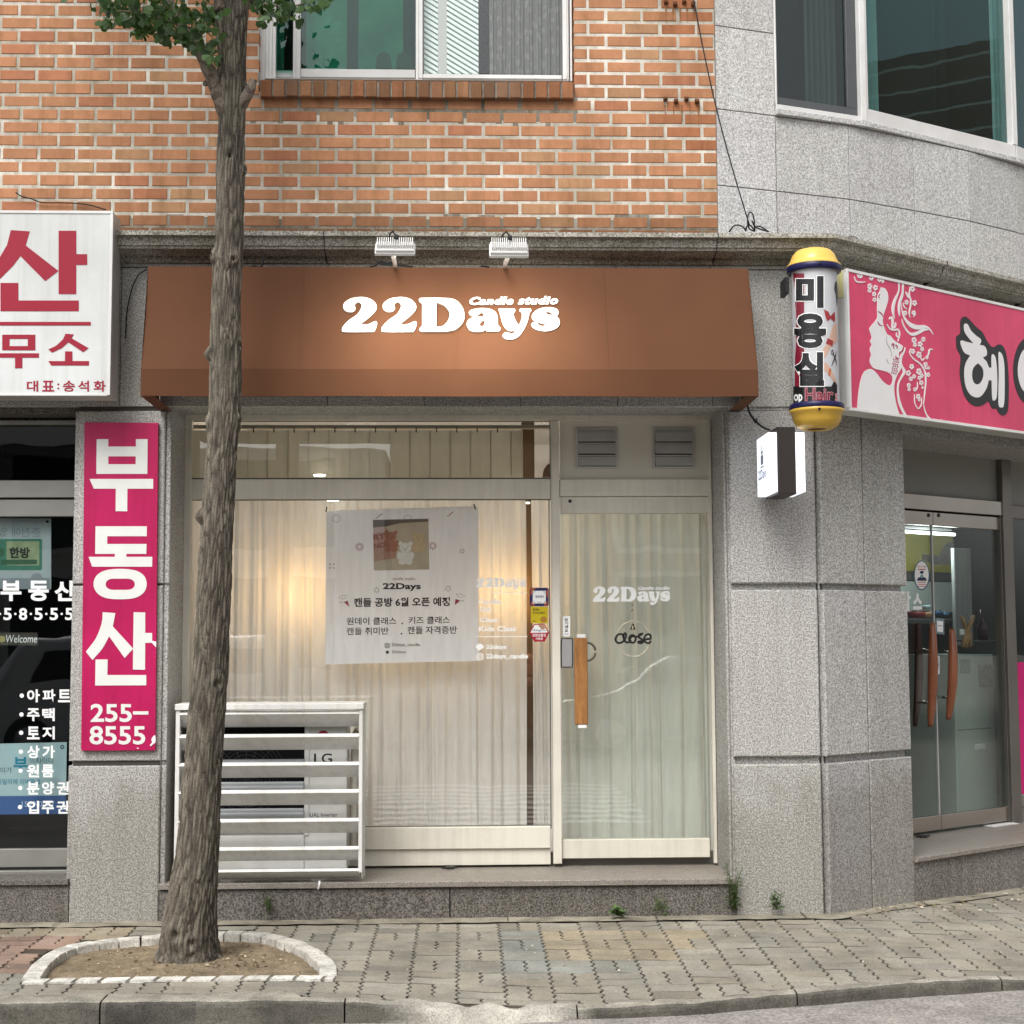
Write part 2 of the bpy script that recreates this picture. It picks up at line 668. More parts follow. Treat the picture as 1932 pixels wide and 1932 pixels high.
# ---- brick wall: every brick with its own tone
cB = crop(0, 0, 1000, 1932)
FB = FR(YB)
r0 = FB.px(*cB([(640, 62)])[0])
r16 = FB.px(*cB([(640, 1255)])[0])
PIT_Z = (r0[1] - r16[1]) / 16
ja = FB.px(*cB([(322, 62)])[0])[0]
PIT_X = FB.px(*cB([(322 + 210.3 * 7, 82)])[0])[0] / 7 - ja / 7
BH, BL = PIT_Z * .762, PIT_X - .0185
x_end = xf(1351.5, YB, 230)
wx0, wx1 = xf(489, YB, 100), xf(1083, YB, 100)
wz0 = zf(151, YB, 780)
sill_z = zf(184.5, YB, 780)
mb = MB()
rs = random.Random(3)
rust_at = [(xf(1285, YB, 200), zf(225, YB, 1285)), (xf(1280, YB, 10), zf(10, YB, 1280))]
for k in range(-9, 18):
    zc = r0[1] - k * PIT_Z
    off = (0 if k % 2 == 0 else .5) * PIT_X + ((.115 * PIT_X) if k >= 7 else 0)
    if k == 17: zc += .004
    i0 = int((-4.6 - ja - off) / PIT_X) - 1
    for i in range(i0, 60):
        a = ja + off + i * PIT_X + .0092 + rs.uniform(-.002, .002)
        b = a + BL + rs.uniform(-.003, .003)
        if a > x_end: break
        b = min(b, x_end)
        if b - a < .02: continue
        z0, z1 = zc - BH / 2 + rs.uniform(-.0015, .0015), zc + BH / 2 + rs.uniform(-.0015, .0015)
        segs = [(a, b)]
        lim = z1 > sill_z + .004
        if lim:
            segs = []
            if a < wx0: segs.append((a, min(b, wx0)))
            if b > wx1: segs.append((max(a, wx1), b))
        for (p, q) in segs:
            if q - p < .018: continue
            t = rs.random()
            base = Vector((.455, .222, .118)) if t < .84 else (Vector((.44, .25, .135)) if t < .94 else Vector((.42, .182, .10)))
            g = rs.uniform(.86, 1.08)
            c = base * g
            # grime: sooty bricks under the sill; shade and dirt toned into the courses above the ledge
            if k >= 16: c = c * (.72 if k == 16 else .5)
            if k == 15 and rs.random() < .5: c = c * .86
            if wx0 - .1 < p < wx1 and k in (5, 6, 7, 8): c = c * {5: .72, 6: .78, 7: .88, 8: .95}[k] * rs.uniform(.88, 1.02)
            for rx, rz in rust_at:
                if abs((p + q) / 2 - rx) < .13 and -.22 < zc - rz < .1: c = Vector((c.x * .86, c.y * .74, c.z * .68))
            mb.box(FB, p, q, z0, z1, -.10, rs.uniform(-.0015, .0015), .003, tuple(c))
mb.build("brickwork", M_BRICK, bld)
mo = MB()
ztop, zbot = r0[1] + 9.6 * PIT_Z, r0[1] - 17.6 * PIT_Z
FM = FR(YB + .0035)
mo.box(FM, -4.7, wx0 - .004, zbot, ztop, -.3, 0)
mo.box(FM, wx1 + .004, x_end - .003, zbot, ztop, -.3, 0)
mo.box(FM, wx0 - .004, wx1 + .004, zbot, sill_z + .03, -.3, 0)
mo.build("mortar", M_MORTAR, bld)

# soot washed from the sill over the joints below it, and along the ledge
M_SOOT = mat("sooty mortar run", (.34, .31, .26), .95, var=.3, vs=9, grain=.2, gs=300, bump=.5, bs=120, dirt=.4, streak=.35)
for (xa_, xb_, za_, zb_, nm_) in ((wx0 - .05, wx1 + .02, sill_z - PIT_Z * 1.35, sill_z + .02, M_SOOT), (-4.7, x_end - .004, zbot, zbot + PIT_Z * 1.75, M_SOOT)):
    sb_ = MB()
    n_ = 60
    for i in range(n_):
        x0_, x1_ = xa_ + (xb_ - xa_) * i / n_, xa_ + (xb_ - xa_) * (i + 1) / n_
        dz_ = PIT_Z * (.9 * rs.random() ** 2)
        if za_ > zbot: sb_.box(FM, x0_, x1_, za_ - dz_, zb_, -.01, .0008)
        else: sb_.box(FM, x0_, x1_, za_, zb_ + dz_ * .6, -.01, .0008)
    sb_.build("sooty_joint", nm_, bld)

# rowlock brick sill
sb = MB()
cW = crop(760, 0, 940, 1932)
sl0, sl1 = xf(489, YB - .05, 160), xf(1083.5, YB - .05, 160)
nb = 24
FS = FR(YB - .045)
zs1, zs0 = zf(153, YB - .045, 780), zf(183.5, YB - .045, 780)
for i in range(nb):
    p = sl0 + (sl1 - sl0) * i / nb
    q = sl0 + (sl1 - sl0) * (i + 1) / nb
    c = Vector(rs.choice([(.30, .155, .085), (.34, .175, .09), (.27, .15, .09), (.36, .16, .08)])) * rs.uniform(.55, .95)
    sb.box(FS, p + .006, q - .006, zs0 + rs.uniform(-.003, .003), zs1 + rs.uniform(-.003, .003), -.2, rs.uniform(-.003, .003), .004, tuple(c))
sill = sb.build("brick_sill", M_BRICK, bld)
sm_ = MB()
sm_.box(FR(YB - .033), sl0 + .003, sl1 - .003, zs0 + .006, zs1 - .004, -.2, 0)
sm_.build("sill_mortar", mat("sooty mortar", (.22, .20, .17), .95, var=.3, vs=20, bump=.5), sill)

# ---- window in the brick wall
YW = YB + .085
FWn = FR(YW)


def wpx(mb, pl, x0, y0, x1, y1, d0, d1, bev=.002):
    (a, b), (c, d) = cW([(x0, y0), (x1, y1)])
    return mb.pbox(pl, a, b, c, d, d0, d1, bev)


win = thing("upper_window", "", "", (xf(786, YB, 80), YB, wz0))
for kk in ("label", "category"): del win[kk]
win.parent = bld
win.location = win.location - bld.location
T = -420                                                  # the window runs on above the picture
fr = MB()
wpx(fr, FWn, 16, T, 44, 492, -.09, .03)
wpx(fr, FWn, 1893, T, 1912, 492, -.09, .03)
wpx(fr, FWn, 44, 474, 1893, 492, -.09, .028)
wpx(fr, FWn, 46, T, 66, 474, -.09, .014)
wpx(fr, FWn, 70, T, 88, 474, -.09, .004)
wpx(fr, FWn, 92, T, 110, 474, -.09, -.006)
fr.build("window_frame", M_ALUW, win)
s1 = MB()
wpx(s1, FWn.off(-.045), 112, 425, 222, 470, -.03, .0)
wpx(s1, FWn.off(-.02), 222, T, 238, 474, -.03, .0)
wpx(s1, FWn.off(-.012), 240, T, 262, 474, -.03, .0)
wpx(s1, FWn.off(-.02), 262, 416, 958, 472, -.03, .0)
s1.build("sliding_sash", M_ALUG, win)
s2 = MB()
wpx(s2, FWn.off(.02), 962, T, 1004, 486, -.05, .0, .004)
wpx(s2, FWn.off(.02), 1848, T, 1892, 486, -.05, .0, .004)
wpx(s2, FWn.off(.018), 1004, 448, 1848, 485, -.05, .0, .004)
wpx(s2, FWn.off(.026), 968, T, 978, 480, -.02, .0, .001)
wpx(s2, FWn.off(.026), 978, 470, 1880, 478, -.02, .0, .001)
wpx(s2, FWn.off(.026), 1868, T, 1880, 470, -.02, .0, .001)
s2.build("open_sash", M_ALUW, win)
g = MB()
wpx(g, FWn.off(-.03), 110, T, 222, 428, -.004, 0, 0)
wpx(g, FWn.off(-.03), 262, T, 962, 418, -.004, 0, 0)
g.build("green_pane", glass("green pane", (.42, .72, .64), boost=1.0), win)
g = MB()
wpx(g, FWn.off(-.005), 1004, T, 1850, 450, -.004, 0, 0)
g.build("clear_pane", glass("clear pane", (.95, .97, .96), boost=1.0), win)
# things seen through that window
ins = MB()
wpx(ins, FWn.off(-.14), 112, T, 160, 440, -.01, 0, 0)
wpx(ins, FWn.off(-.14), 300, T, 542, 440, -.01, 0, 0)
wpx(ins, FWn.off(-.14), 616, T, 884, 440, -.01, 0, 0)
m, N, L, B = nodes("frosted green panel")
v = coords(N, L)
L.new(ramp(N, L, noise_n(N, L, v, 3.0, 3), [(.30, (.04, .12, .10)), (.55, (.12, .24, .20)), (.72, (.28, .44, .39))]), B.inputs['Base Color'])
B.inputs['Roughness'].default_value = .3
ins.build("frosted_panel", m, win)
ins = MB()
for (x, w_) in ((766, 48), (890, 48)):
    L_ = smooth(cW([(x - w_, 425, 1), (x - w_, 390), (x - w_ * .75, 335), (x, 316), (x + w_ * .75, 335), (x + w_, 390), (x + w_, 425, 1)]), 4)
    ins.ppoly(FWn.off(-.08), [L_], -.01, 0)
ins.build("bottle_silhouette", mat("dark bottles", (.02, .03, .03), .4), win)
ins = MB()
for (a, b) in ((1012, 1096), (1150, 1340)):
    (ax, ay), (bx, by) = cW([(a, T), (b, 452)])
    f = FWn.off(-.07)
    p, q = f.px(ax, by), f.px(bx, ay)
    n = 27
    hh = q[1] - p[1]
    for i in range(-1, n + 14):            # pale slanting ribs built for the striped reflection in the pane
        z0 = p[1] + hh * i / n
        z1 = z0 + hh / n * .62
        dz = -(q[0] - p[0]) * .62
        vs_ = [(p[0], z0 - dz * .0), (q[0], z0 + dz), (q[0], z1 + dz), (p[0], z1)]
        C = clip_half(vs_, (0, p[1]), (0, 1))
        if len(C) > 2: ins.poly(f, [C], -.01, .012)
    
ins.build("reflection_ribs", mat("reflection ribs", (.80, .88, .86), .4, var=.03, vs=5), win)
ins = MB()
(ax, ay), (bx, by) = cW([(1012, T), (1340, 452)])
ins.pbox(FWn.off(-.085), ax, ay, bx, by, -.004, 0)
ins.build("ribs_backing", mat("dark teal backing", (.16, .24, .24), .5), win)
ins = MB()
(ax, ay), (bx, by) = cW([(1096, T), (1150, 452)])
ins.pbox(FWn.off(-.06), ax, ay, bx, by, -.02, 0)
ins.build("inner_stile", M_ALUG, win)
dr = MB()
f = FWn.off(-.12)
(ax, ay), (bx, by) = cW([(1410, T), (1846, 460)])
p, q = f.px(ax, by), f.px(bx, ay)
nx = 90
pts = []
for i in range(nx + 1):
    u = p[0] + (q[0] - p[0]) * i / nx
    d = .012 * math.sin(i * .55) + .006 * math.sin(i * 1.7 + 1)
    pts.append((u, d))
for i in range(nx):
    (ua, da), (ub, db) = pts[i], pts[i + 1]
    dr.add([f.w(ua, p[1], da), f.w(ub, p[1], db), f.w(ub, q[1], db), f.w(ua, q[1], da)], [(0, 1, 2, 3)], None, True)
m, N, L, B = nodes("grey patterned drape")
v = coords(N, L, (1.6, 1, 1))
vo = N.new("ShaderNodeTexVoronoi")
vo.inputs['Scale'].default_value = 17
L.new(v, vo.inputs['Vector'])
L.new(ramp(N, L, vo.outputs['Distance'], [(.30, (.20, .195, .185)), (.42, (.145, .14, .135))]), B.inputs['Base Color'])
B.inputs['Roughness'].default_value = .9
dr.build("patterned_drape", m, win)
ins = MB()
ins.box(FWn, wx0, wx1, wz0 - .02, ztop, -.5, -.49)
ins.build("window_backing", M_DARK, win)

# ---- cornice that runs over the shop and round the corner
SL = .225
z_a, z_b = zf(437.5, -.22), zf(446.5, -.22)
z_c, z_d, z_e = zf(451, -.19), zf(465, -.18), zf(478, -.12)
z_f = zf(488, -.03)
prof = [(-.35, z_a), (.22, z_a), (.225, z_b), (.188, z_b - .004), (.188, z_c), (.178, z_d), (.166, z_d - .003), (.162, z_d - .016), (.125, z_e + .004), (.08, z_e - .012), (.045, z_f + .004), (.02, z_f - .03), (-.35, z_f - .03)]
m_x = math.tan(CHA / 2)
co = MB()
xs = [-5, xf(615, 0, 450), xf(1352, 0, 450), None]
co_path = [(-5, 0, 0, -1), (XC, 0, m_x, -1), (XC + CHD.x * 5.2, CHD.y * 5.2, CHN.x, CHN.y)]
co.sweep(co_path, prof)
corn = co.build("cornice", M_CORN, bld, recalc=True)
for (xx, n_) in ((xf(612, -.17, 460), 0), (xf(1352, -.17, 460), 0)):
    jb = MB()
    jb.sweep([(xx - .003, 0, 0, -1), (xx + .003, 0, 0, -1)], [(d + .002, z) for d, z in prof[1:-1]])
    jb.build("cornice_joint", M_JOINT, corn, recalc=True)
for u_ in (1.0, 2.0, 3.0, 4.0):
    p_ = CH.w(u_, 0)
    jb = MB()
    jb.sweep([(p_.x - CHD.x * .004, p_.y - CHD.y * .004, CHN.x, CHN.y), (p_.x + CHD.x * .004, p_.y + CHD.y * .004, CHN.x, CHN.y)], [(d + .002, z) for d, z in prof[1:-1]])
    jb.build("cornice_joint", M_JOINT, corn, recalc=True)

# ---- fascia under the cornice and the two granite pillars
z_head = zf(767, 0)
rt = random.Random(31)


def tone(a=.09):
    g = 1 + rt.uniform(-a, a)
    return (g, g * (1 + rt.uniform(-.012, .004)), g * (1 + rt.uniform(-.03, .008)))


fa = MB()
bk = MB()
fx = [-5, xf(228, 0, 620), xf(615, 0), xf(800, 0), xf(985, 0), xf(1170, 0), xf(1352, 0), XC]
zj = zf(509, 0, 1450)
x_pr = xf(1381, 0)
for i in range(len(fx) - 1):
    a, b = fx[i] + .002, fx[i + 1] - .002
    fa.box(F0, a, b, zj + .003, z_f, -.05, .0, .002, tone())
    fa.box(F0, a, b, z_head, zj - .003, -.05, .0, .002, tone())
for (a, b) in ((0, 1.0), (1.0, 2.0), (2.0, 3.0), (3.0, 4.2)):
    fa.box(CH, a + .002, b - .002, zf(768, 0), z_f, -.05, 0, .002, tone())
bk.box(F0, -5, XC - .01, z_head + .004, z_f, -.3, -.006)
bk.box(CH, .006, 4.2, z_head + .004, z_f, -.1, -.006)
fa.build("granite_fascia", M_GRAN, bld)
bk.build("fascia_joint", M_JOINT, bld)

# right pillar: three stones high, wrapped round the corner
zA, zB_, zC, zD = zf(1101, 0, 1450), zf(1113, 0, 1450), zf(1428, 0, 1450), zf(1442, 0, 1450)
pr = MB()
jn = MB()
u1, u2 = CH.px(1635, 1200)[0], CH.px(1714, 1200)[0]
vg = .012
for (a, b) in ((zf(775, 0, 1450), zA), (zB_, zC), (zD, -.15)):
    pr.box(F0, x_pr, XC - .028, b, a, -.1, 0, .008, tone())
    pr.box(CH, .010, u1 - .005, b, a, -.1, 0, .006, tone())
    pr.box(CH, u1 + .005, u2, b, a, -.6, 0, .006, tone())
pr.box(F0, x_pr, XC - .03, zB_, zA, -.1, -.036)
pr.box(CH, .012, u2 - .02, zB_, zA, -.1, -.036)
pr.box(F0, x_pr, XC - .03, zD, zC, -.1, -.036)
pr.box(CH, .012, u2 - .02, zD, zC, -.1, -.036)
# strip between the fascia and the top stones
pr.box(F0, xf(1372, 0), XC - .004, zf(773.5, 0), zf(767.5, 0), -.1, -.012)
pil = pr.build("pillar", M_GRAN, bld)
jn.box(F0, x_pr + .01, XC + .01, -.1, z_head, -.25, -.042)
jn.box(CH, .01, u2 - .01, -.1, z_head, -.25, -.042)
jn.build("pillar_joint", M_JOINT, pil)

# left pillar
pl_ = MB()
lx0, lx1 = xf(140, 0), xf(306, 0)
za, zb2 = zf(1101, 0, 220), zf(1105, 0, 220)
zc2, zd2 = zf(1436, 0, 220), zf(1445, 0, 220)
for (a, b) in ((zf(775, 0, 220), za), (zb2, zc2), (zd2, -.15)):
    pl_.box(F0, lx0, lx1, b, a, -.1, 0, .006, tone())
    pl_.box(FR(.02), lx1, lx1 + .032, b, a, -.1, 0, .004)
    pl_.box(FR(.02), lx0 - .022, lx0, b, a, -.1, 0, .004)
pl_.box(FR(.02), lx0, lx1, zc2, zd2, -.1, 0)
pil2 = pl_.build("pillar", M_GRAN, bld)
jn = MB()
jn.box(F0, lx0 + .005, lx1 - .005, -.1, z_head, -.25, -.012)
jn.build("pillar_joint", M_JOINT, pil2)

# ---- stepped stone surround of the shop opening
YG = .5
ox0, ox1 = xf(345, YG - .04), xf(1348, YG - .04)
oz1 = zf(784, YG - .04)
su = MB()
for (yy, t) in ((.03, .040), (.06, .016)):
    h_ = 0 if t < .02 else .0165
    su.box(FR(yy), ox0 - t, ox0 - h_, -.1, oz1 + t, -.5 + h_, 0, .003)
    su.box(FR(yy), ox1 + h_, ox1 + t, -.1, oz1 + t, -.5 + h_, 0, .003)
    su.box(FR(yy), ox0 - h_, ox1 + h_, oz1 + h_, oz1 + t, -.5 + h_, 0, .003)
su.box(FR(.04), lx1 + .03, ox0 - .03, -.1, z_head, -.3, 0, 0, tone())
su.box(FR(.04), ox1 + .03, x_pr + .01, -.1, z_head, -.3, 0)
su.box(FR(.016), lx1, x_pr, oz1 + .045, z_head + .001, -.3, 0, .003)
su.build("stone_surround", M_GRAN, bld)

# ---- step in front of the shop
z_st = .213
st = MB()
st.box(FR(-.025), lx1 + .004, x_pr - .004, z_st - .034, z_st, -.56, 0, .004)
slab = st.build("step", M_GRANS, bld)
st = MB()
xj = xf(849, 0, 1690)
st.box(FR(-.005), lx1 + .004, xj - .003, -.15, z_st - .040, -.4, 0, .003)
st.box(FR(-.002), xj + .003, x_pr - .004, -.15, z_st - .036, -.4, 0, .003)
st.build("step_riser", M_GRAND, slab)

# ---- shop window and door frame
cD = crop(1000, 2024, 1000, 1932)
FGp = FR(YG)
shop = bpy.data.objects.new("shop_window", None)
COL.objects.link(shop)
shop.parent = bld
shop.location = Vector((xf(690, YG), YG, .2)) - bld.location
fm = MB()
fm.pbox(FGp, 345, 782, 1348, 793, 0, .05, .003)
fm.pbox(FGp, 345, 793, 351, 1631, 0, .05, .003)
fm.pbox(FGp, 1039, 793, 1060.5, 1630, 0, .055, .003)
fm.pbox(FGp, 1341, 793, 1348, 1629, 0, .05, .003)
fm.pbox(FGp, 351, 904, 1039, 941, -.03, .045, .003)
fm.pbox(FGp, 351, 1565, 1039, 1600.5, -.03, .045, .004)
fm.pbox(FGp, 351, 1601.5, 1039, 1631, -.03, .025, .002)
fm.pbox(FGp, 1056, 904, 1341, 936, -.03, .045, .003)
fm.build("frame", M_IVORY, shop)
th_b = MB()
th_b.box(FR(YG + .05), ox0, ox1, .1, zf(1612, YG), -.05, 0)
th_b.build("threshold", mat("grey threshold", (.22, .21, .19), .6), shop)
be = MB()
for (x0, y0, x1, y1) in ((351, 793, 1039, 904), (351, 941, 1039, 1565)):     # dark rubber bead round each pane
    t = 2.2
    be.pbox(FGp, x0, y0, x1, y0 + t, -.01, .012)
    be.pbox(FGp, x0, y1 - t, x1, y1, -.01, .012)
    be.pbox(FGp, x0, y0 + t, x0 + t, y1 - t, -.01, .012)
    be.pbox(FGp, x1 - t, y0 + t, x1, y1 - t, -.01, .012)
be.build("glazing_bead", mat("grey rubber bead", (.10, .10, .09), .6), shop)
gl = MB()
gl.pbox(FGp, 352, 942, 1038, 1564, -.003, .003)
gl.build("window_pane", M_GLASS, shop)
gl = MB()
gl.pbox(FGp, 352, 794, 1038, 903, -.003, .003)
gl.build("transom_pane", M_GLASS, shop)
pn = MB()
pn.pbox(FGp, 1056, 793, 1341, 904, 0, .012)
pn.build("vent_panel", mat("beige panel", (.60, .57, .49), .5, var=.05, vs=2), shop)
for (a, b) in ((1087, 1165), (1232, 1310)):
    v_ = MB()
    v_.pbox(FGp, a, 808, b, 811, .012, .03, .001)
    v_.pbox(FGp, a, 880, b, 883, .012, .03, .001)
    v_.pbox(FGp, a, 811, a + 4, 880, .012, .03, .001)
    v_.pbox(FGp, b - 4, 811, b, 880, .012, .03, .001)
    f = FGp.off(.012)
    p, q = f.px(a + 4, 880), f.px(b - 4, 811)
    for i in range(3):
        z0 = p[1] + (q[1] - p[1]) * i / 3
        z1 = p[1] + (q[1] - p[1]) * (i + 1) / 3
        v_.add([f.w(p[0], z0 + .003, .026), f.w(q[0], z0 + .003, .026), f.w(q[0], z1 - .016, .012), f.w(p[0], z1 - .016, .012), f.w(p[0], z0 + .001, .018), f.w(q[0], z0 + .001, .018)], [(0, 1, 2, 3), (4, 5, 1, 0)])
        v_.box(f, p[0], q[0], z1 - .013, z1 - .007, .002, .020)
    vb = MB()
    vb.box(f, p[0], q[0], p[1], q[1], .0005, .002)
    vo = v_.build("louvre_vent", mat("vent metal", (.50, .50, .48), .4, metal=.35, var=.1, vs=5), shop)
    vb.build("dark_slot", M_JOINT, vo)

# ---- glass door
door = bpy.data.objects.new("shop_door", None)
COL.objects.link(door)
door.parent = bld
door.location = Vector((xf(1200, YG), YG, .22)) - bld.location
FD = FR(YG - .012)
dm = MB()
dm.pbox(FD, 1058, 937.5, 1340, 968.5, -.03, .02, .003)
dm.build("door_rail", M_IVORY, door)
dm = MB()
dm.pbox(FD, 1059, 1584.5, 1340, 1617.5, -.03, .02, .003)
dm.build("door_rail", M_IVORY, door)
dg_ = MB()
dg_.pbox(FD, 1058, 968.5, 1340, 1584.5, -.005, .004)
dg_.build("door_pane", M_GLASSD, door)
cH = crop(1500, 1600, 650, 1932)
hd = MB()
(a, b), (c, d) = cH([(583, 845), (704, 1604)])
hd.pbox(FD.off(.055), a, b, c, d, -.03, .0, .004)
hdl = hd.build("pull_handle", mat("oiled oak", (.36, .165, .055), .45, var=.28, vs=9, stretch=(6, 6, .5), grain=.25, gs=60), door)
hd = MB()
for y0, y1 in ((812, 843), (1606, 1636)):
    (a, b), (c, d) = cH([(606 if y0 < 1000 else 616, y0), (682 if y0 < 1000 else 692, y1)])
    hd = MB()
    hd.pbox(FD.off(.05), a, b, c, d, -.045, .0, .002)
    hd.build("handle_end", M_WHITE, hdl)
lk = MB()
f = FD.off(.03)
(a, b), (c, d) = cH([(466, 846), (571, 1104)])
L_ = smooth([(a, b + 4), (a + 4, b), (c - 4, b), (c, b + 4), (c, d - 4), (c - 4, d), (a + 4, d), (a, d - 4)], 3)
lk.ppoly(f, [L_], -.03, 0)
lko = lk.build("door_lock", mat("dark lock rim", (.05, .05, .052), .35, metal=.4), door)
lk = MB()
L_ = smooth([(a + 2, b + 5), (a + 5, b + 2), (c - 5, b + 2), (c - 2, b + 5), (c - 2, d - 5), (c - 5, d - 2), (a + 5, d - 2), (a + 2, d - 5)], 3)
lk.ppoly(f.off(.008), [L_], -.008, 0)
lk.build("lock_cover", mat("silver lock cover", (.46, .46, .465), .35, metal=.6), lko)
rg = MB()
cx_, cz_ = FD.off(-.04).px(*cH([(690, 965)])[0])
for s_ in (1, -1):
    rg.tube([FD.w(cx_ + .055 * math.cos(t) , cz_ + s_ * .006 + s_ * .05 * abs(math.sin(t)), -.04) for t in [math.pi * i / 12 for i in range(13)]], .007, 8)
rg.build("inner_pull", M_STEELD, door)
sc_ = MB()
q_ = FD.off(.021).px(1075.5, 945.5)
sc_.tube([FD.w(q_[0], q_[1], .018), FD.w(q_[0], q_[1], .0225)], .011, 14)
sc_.build("rail_screw", mat("dark screw", (.04, .04, .04), .4), door)

# ---- the room behind
rm = MB()
zr1 = zf(800, YG) + .35
rm.add([(ox0 - .02, YG + .05, .2), (ox1 + .02, YG + .05, .2), (ox1 + .02, 4.2, .2), (ox0 - .02, 4.2, .2),
        (ox0 - .02, YG + .05, zr1), (ox1 + .02, YG + .05, zr1), (ox1 + .02, 4.2, zr1), (ox0 - .02, 4.2, zr1)],
       [(0, 1, 2, 3), (4, 7, 6, 5), (3, 2, 6, 7), (0, 3, 7, 4), (1, 5, 6, 2)])
rm.build("studio_room", mat("cream room wall", (.62, .59, .54), .9, var=.04), bld)
for i in range(2):  # unseen lamps added behind the curtain to brighten it
    k = MB()
    cx0 = ox0 + (ox1 - ox0) * (.3 + .4 * i)
    k.lathe((cx0, 2.1, zr1 - .03), [(0, 0), (.16, 0), (.17, .028)], 28)
    k.build("unseen_fill_lamp", emis("studio fill lamp", (1, .93, .82), 4), bld)
    la = bpy.data.lights.new("studio_fill_light", 'POINT')
    la.energy = 15
    la.color = (.97, 1, 1)
    la.shadow_soft_size = .16
    lo_ = bpy.data.objects.new("studio_fill_light", la)
    COL.objects.link(lo_)
    lo_.location = (cx0, 2.0, zr1 - .25)
hd_ = MB()
hd_.box(FR(YG + .02), ox0 - .05, ox1 + .05, oz1 - .02, zr1 + .05, -.02, 0)
hd_.build("lintel_backing", M_JOINT, bld)

# ---- rounded upper wall of pale granite: flat slabs, each turned a little further
fac = []
P0 = Vector((x_end + .001, YB - .006, 0))
angs = [17, 18, 26.5, 28, 33, 37, 41]
pxs = [1467, 1605, 1727, 1832, 1918, 2010, 2110]
p = P0
for a_, x_ in zip(angs, pxs):
    d_ = Vector((math.cos(R(a_)), math.sin(R(a_)), 0))
    pl2 = Pl(p, d_, (0, 0, 1), Vector((d_.y, -d_.x, 0)))
    w_ = pl2.px(x_, 430)[0]
    fac.append((pl2, w_))
    p = pl2.w(w_, 0)
c3 = crop(2024, 0, 1000, 1932)
zl = [fac[0][0].px(*c3([(195, y)])[0])[1] for y in (148, 622, 1057)]
zlow = z_a - .06
uw = MB()
ub = MB()
for i, (pl2, w_) in enumerate(fac):
    rows = [(zlow, zl[2] - .003), (zl[2] + .003, zl[1] - .003)]
    if i == 0: rows += [(zl[1] + .003, zl[0] - .003), (zl[0] + .003, zl[0] + 1.4)]
    for (a, b) in rows:
        uw.box(pl2, .003, w_ - .003, a, b, -.03, 0, .002, tone(.065))
    ub.box(pl2, -.002, w_ + .002, zlow, zl[1] - .002 if i else zl[0] + 1.4, -.12, -.007)
uw.build("curved_granite_wall", M_GRANL, bld)
ub.build("curved_wall_joint", mat("grey joint", (.16, .155, .145), .9), bld)

# windows of the rounded wall
A0, A1 = fac[1][0].w(0, 0), None
for (nm, x0, x1, seg) in (("bay", 1467, 1637, 0), ("bay", 1637, 1919, 1), ("bay", 1919, 2110, 2)):
    def at_x(x):
        for pl2, w_ in fac:
            u = pl2.px(x, 430)[0]
            if -.001 <= u <= w_ + .001: return pl2.w(u, 0)
        return fac[-1][0].w(fac[-1][1], 0)
    a, b = at_x(x0), at_x(x1)
    d_ = (b - a).normalized()
    n_ = Vector((d_.y, -d_.x, 0))
    wp = Pl(a, d_, (0, 0, 1), n_)
    W_ = (b - a).length
    z0, z1 = zl[1] + .002, zl[1] + 2.0
    wo_ = bpy.data.objects.new("bay_window", None)
    COL.objects.link(wo_)
    wo_.parent = bld
    wo_.location = wp.w(W_ / 2, z0) - bld.location
    k = MB()
    k.box(wp, -.004, W_ + .004, z0, z0 + .035, -.1, .035, .003)
    k.build("sill", M_GRANL, wo_)
    k = MB()
    if seg == 0:
        k.box(wp, .004, W_ - .03, z0 + .037, z0 + .072, -.06, .01, .003)
        k.box(wp, 0, .012, z0 + .072, z1, -.06, .01, .003)
        k.box(wp, W_ - .045, W_ - .002, z0 + .038, z1, -.06, .028, .003)
        gx0, gx1, gz = .012, W_ - .045, z0 + .072
    else:
        k.box(wp, .002, W_ - .004, z0 + .037, z0 + .128, -.06, .016, .004)
        k.box(wp, .002, .02, z0 + .128, z1, -.06, .016, .003)
        k.box(wp, W_ - .034, W_ - .004, z0 + .128, z1, -.06, .02, .003)
        gx0, gx1, gz = .02, W_ - .034, z0 + .128
    k.build("window_frame", M_ALUW, wo_)
    if seg == 0:
        k = MB()
        k.box(wp, gx0, gx1, gz, gz + .055, -.05, -.012, .002)
        k.box(wp, gx1 - .075, gx1, gz + .055, z1, -.05, -.012, .002)
        k.build("sash", mat("dark grey sash", (.10, .105, .11), .4, metal=.3), wo_)
    k = MB()
    k.box(wp, gx0, gx1, gz, z1, -.034, -.030)
    k.build("pane", glass("dark pane", (.55, .62, .60), boost=1.3) if seg == 0 else glass("teal pane", (.56, .68, .67), (.72, .90, .90), boost=1.25), wo_)
    k = MB()
    f = wp.off(-.16)
    nx = 60
    xa, xb = (gx0 + (gx1 - gx0) * .52, gx1 - .05) if seg == 0 else (gx0 - .02, gx0 + (gx1 - gx0) * .2)
    for i in range(nx):
        ua, ub_ = xa + (xb - xa) * i / nx, xa + (xb - xa) * (i + 1) / nx
        da, db = .02 * math.sin(i * .6), .02 * math.sin((i + 1) * .6)
        k.add([f.w(ua, gz - .02, da), f.w(ub_, gz - .02, db), f.w(ub_, z1, db), f.w(ua, z1, da)], [(0, 1, 2, 3)], None, True)
    k.build("curtain", mat("grey window curtain", (.26, .29, .27), .9) if seg == 0 else mat("pale window curtain", (.72, .80, .78), .9), wo_)
    k = MB()
    k.box(wp, -.02, W_ + .02, z0, z1, -.6, -.59)
    k.build("room_backing", mat("dim room", (.05, .06, .06), .9), wo_)

# ------------------------------------------------------------------ ground
def sstep(a, b, x):
    t = min(1, max(0, (x - a) / (b - a)))
    return t * t * (3 - 2 * t)


def kerb_y(X): return -1.89 + .46 * sstep(.4, 3.0, X) + .15 * max(0, X - 2.8)


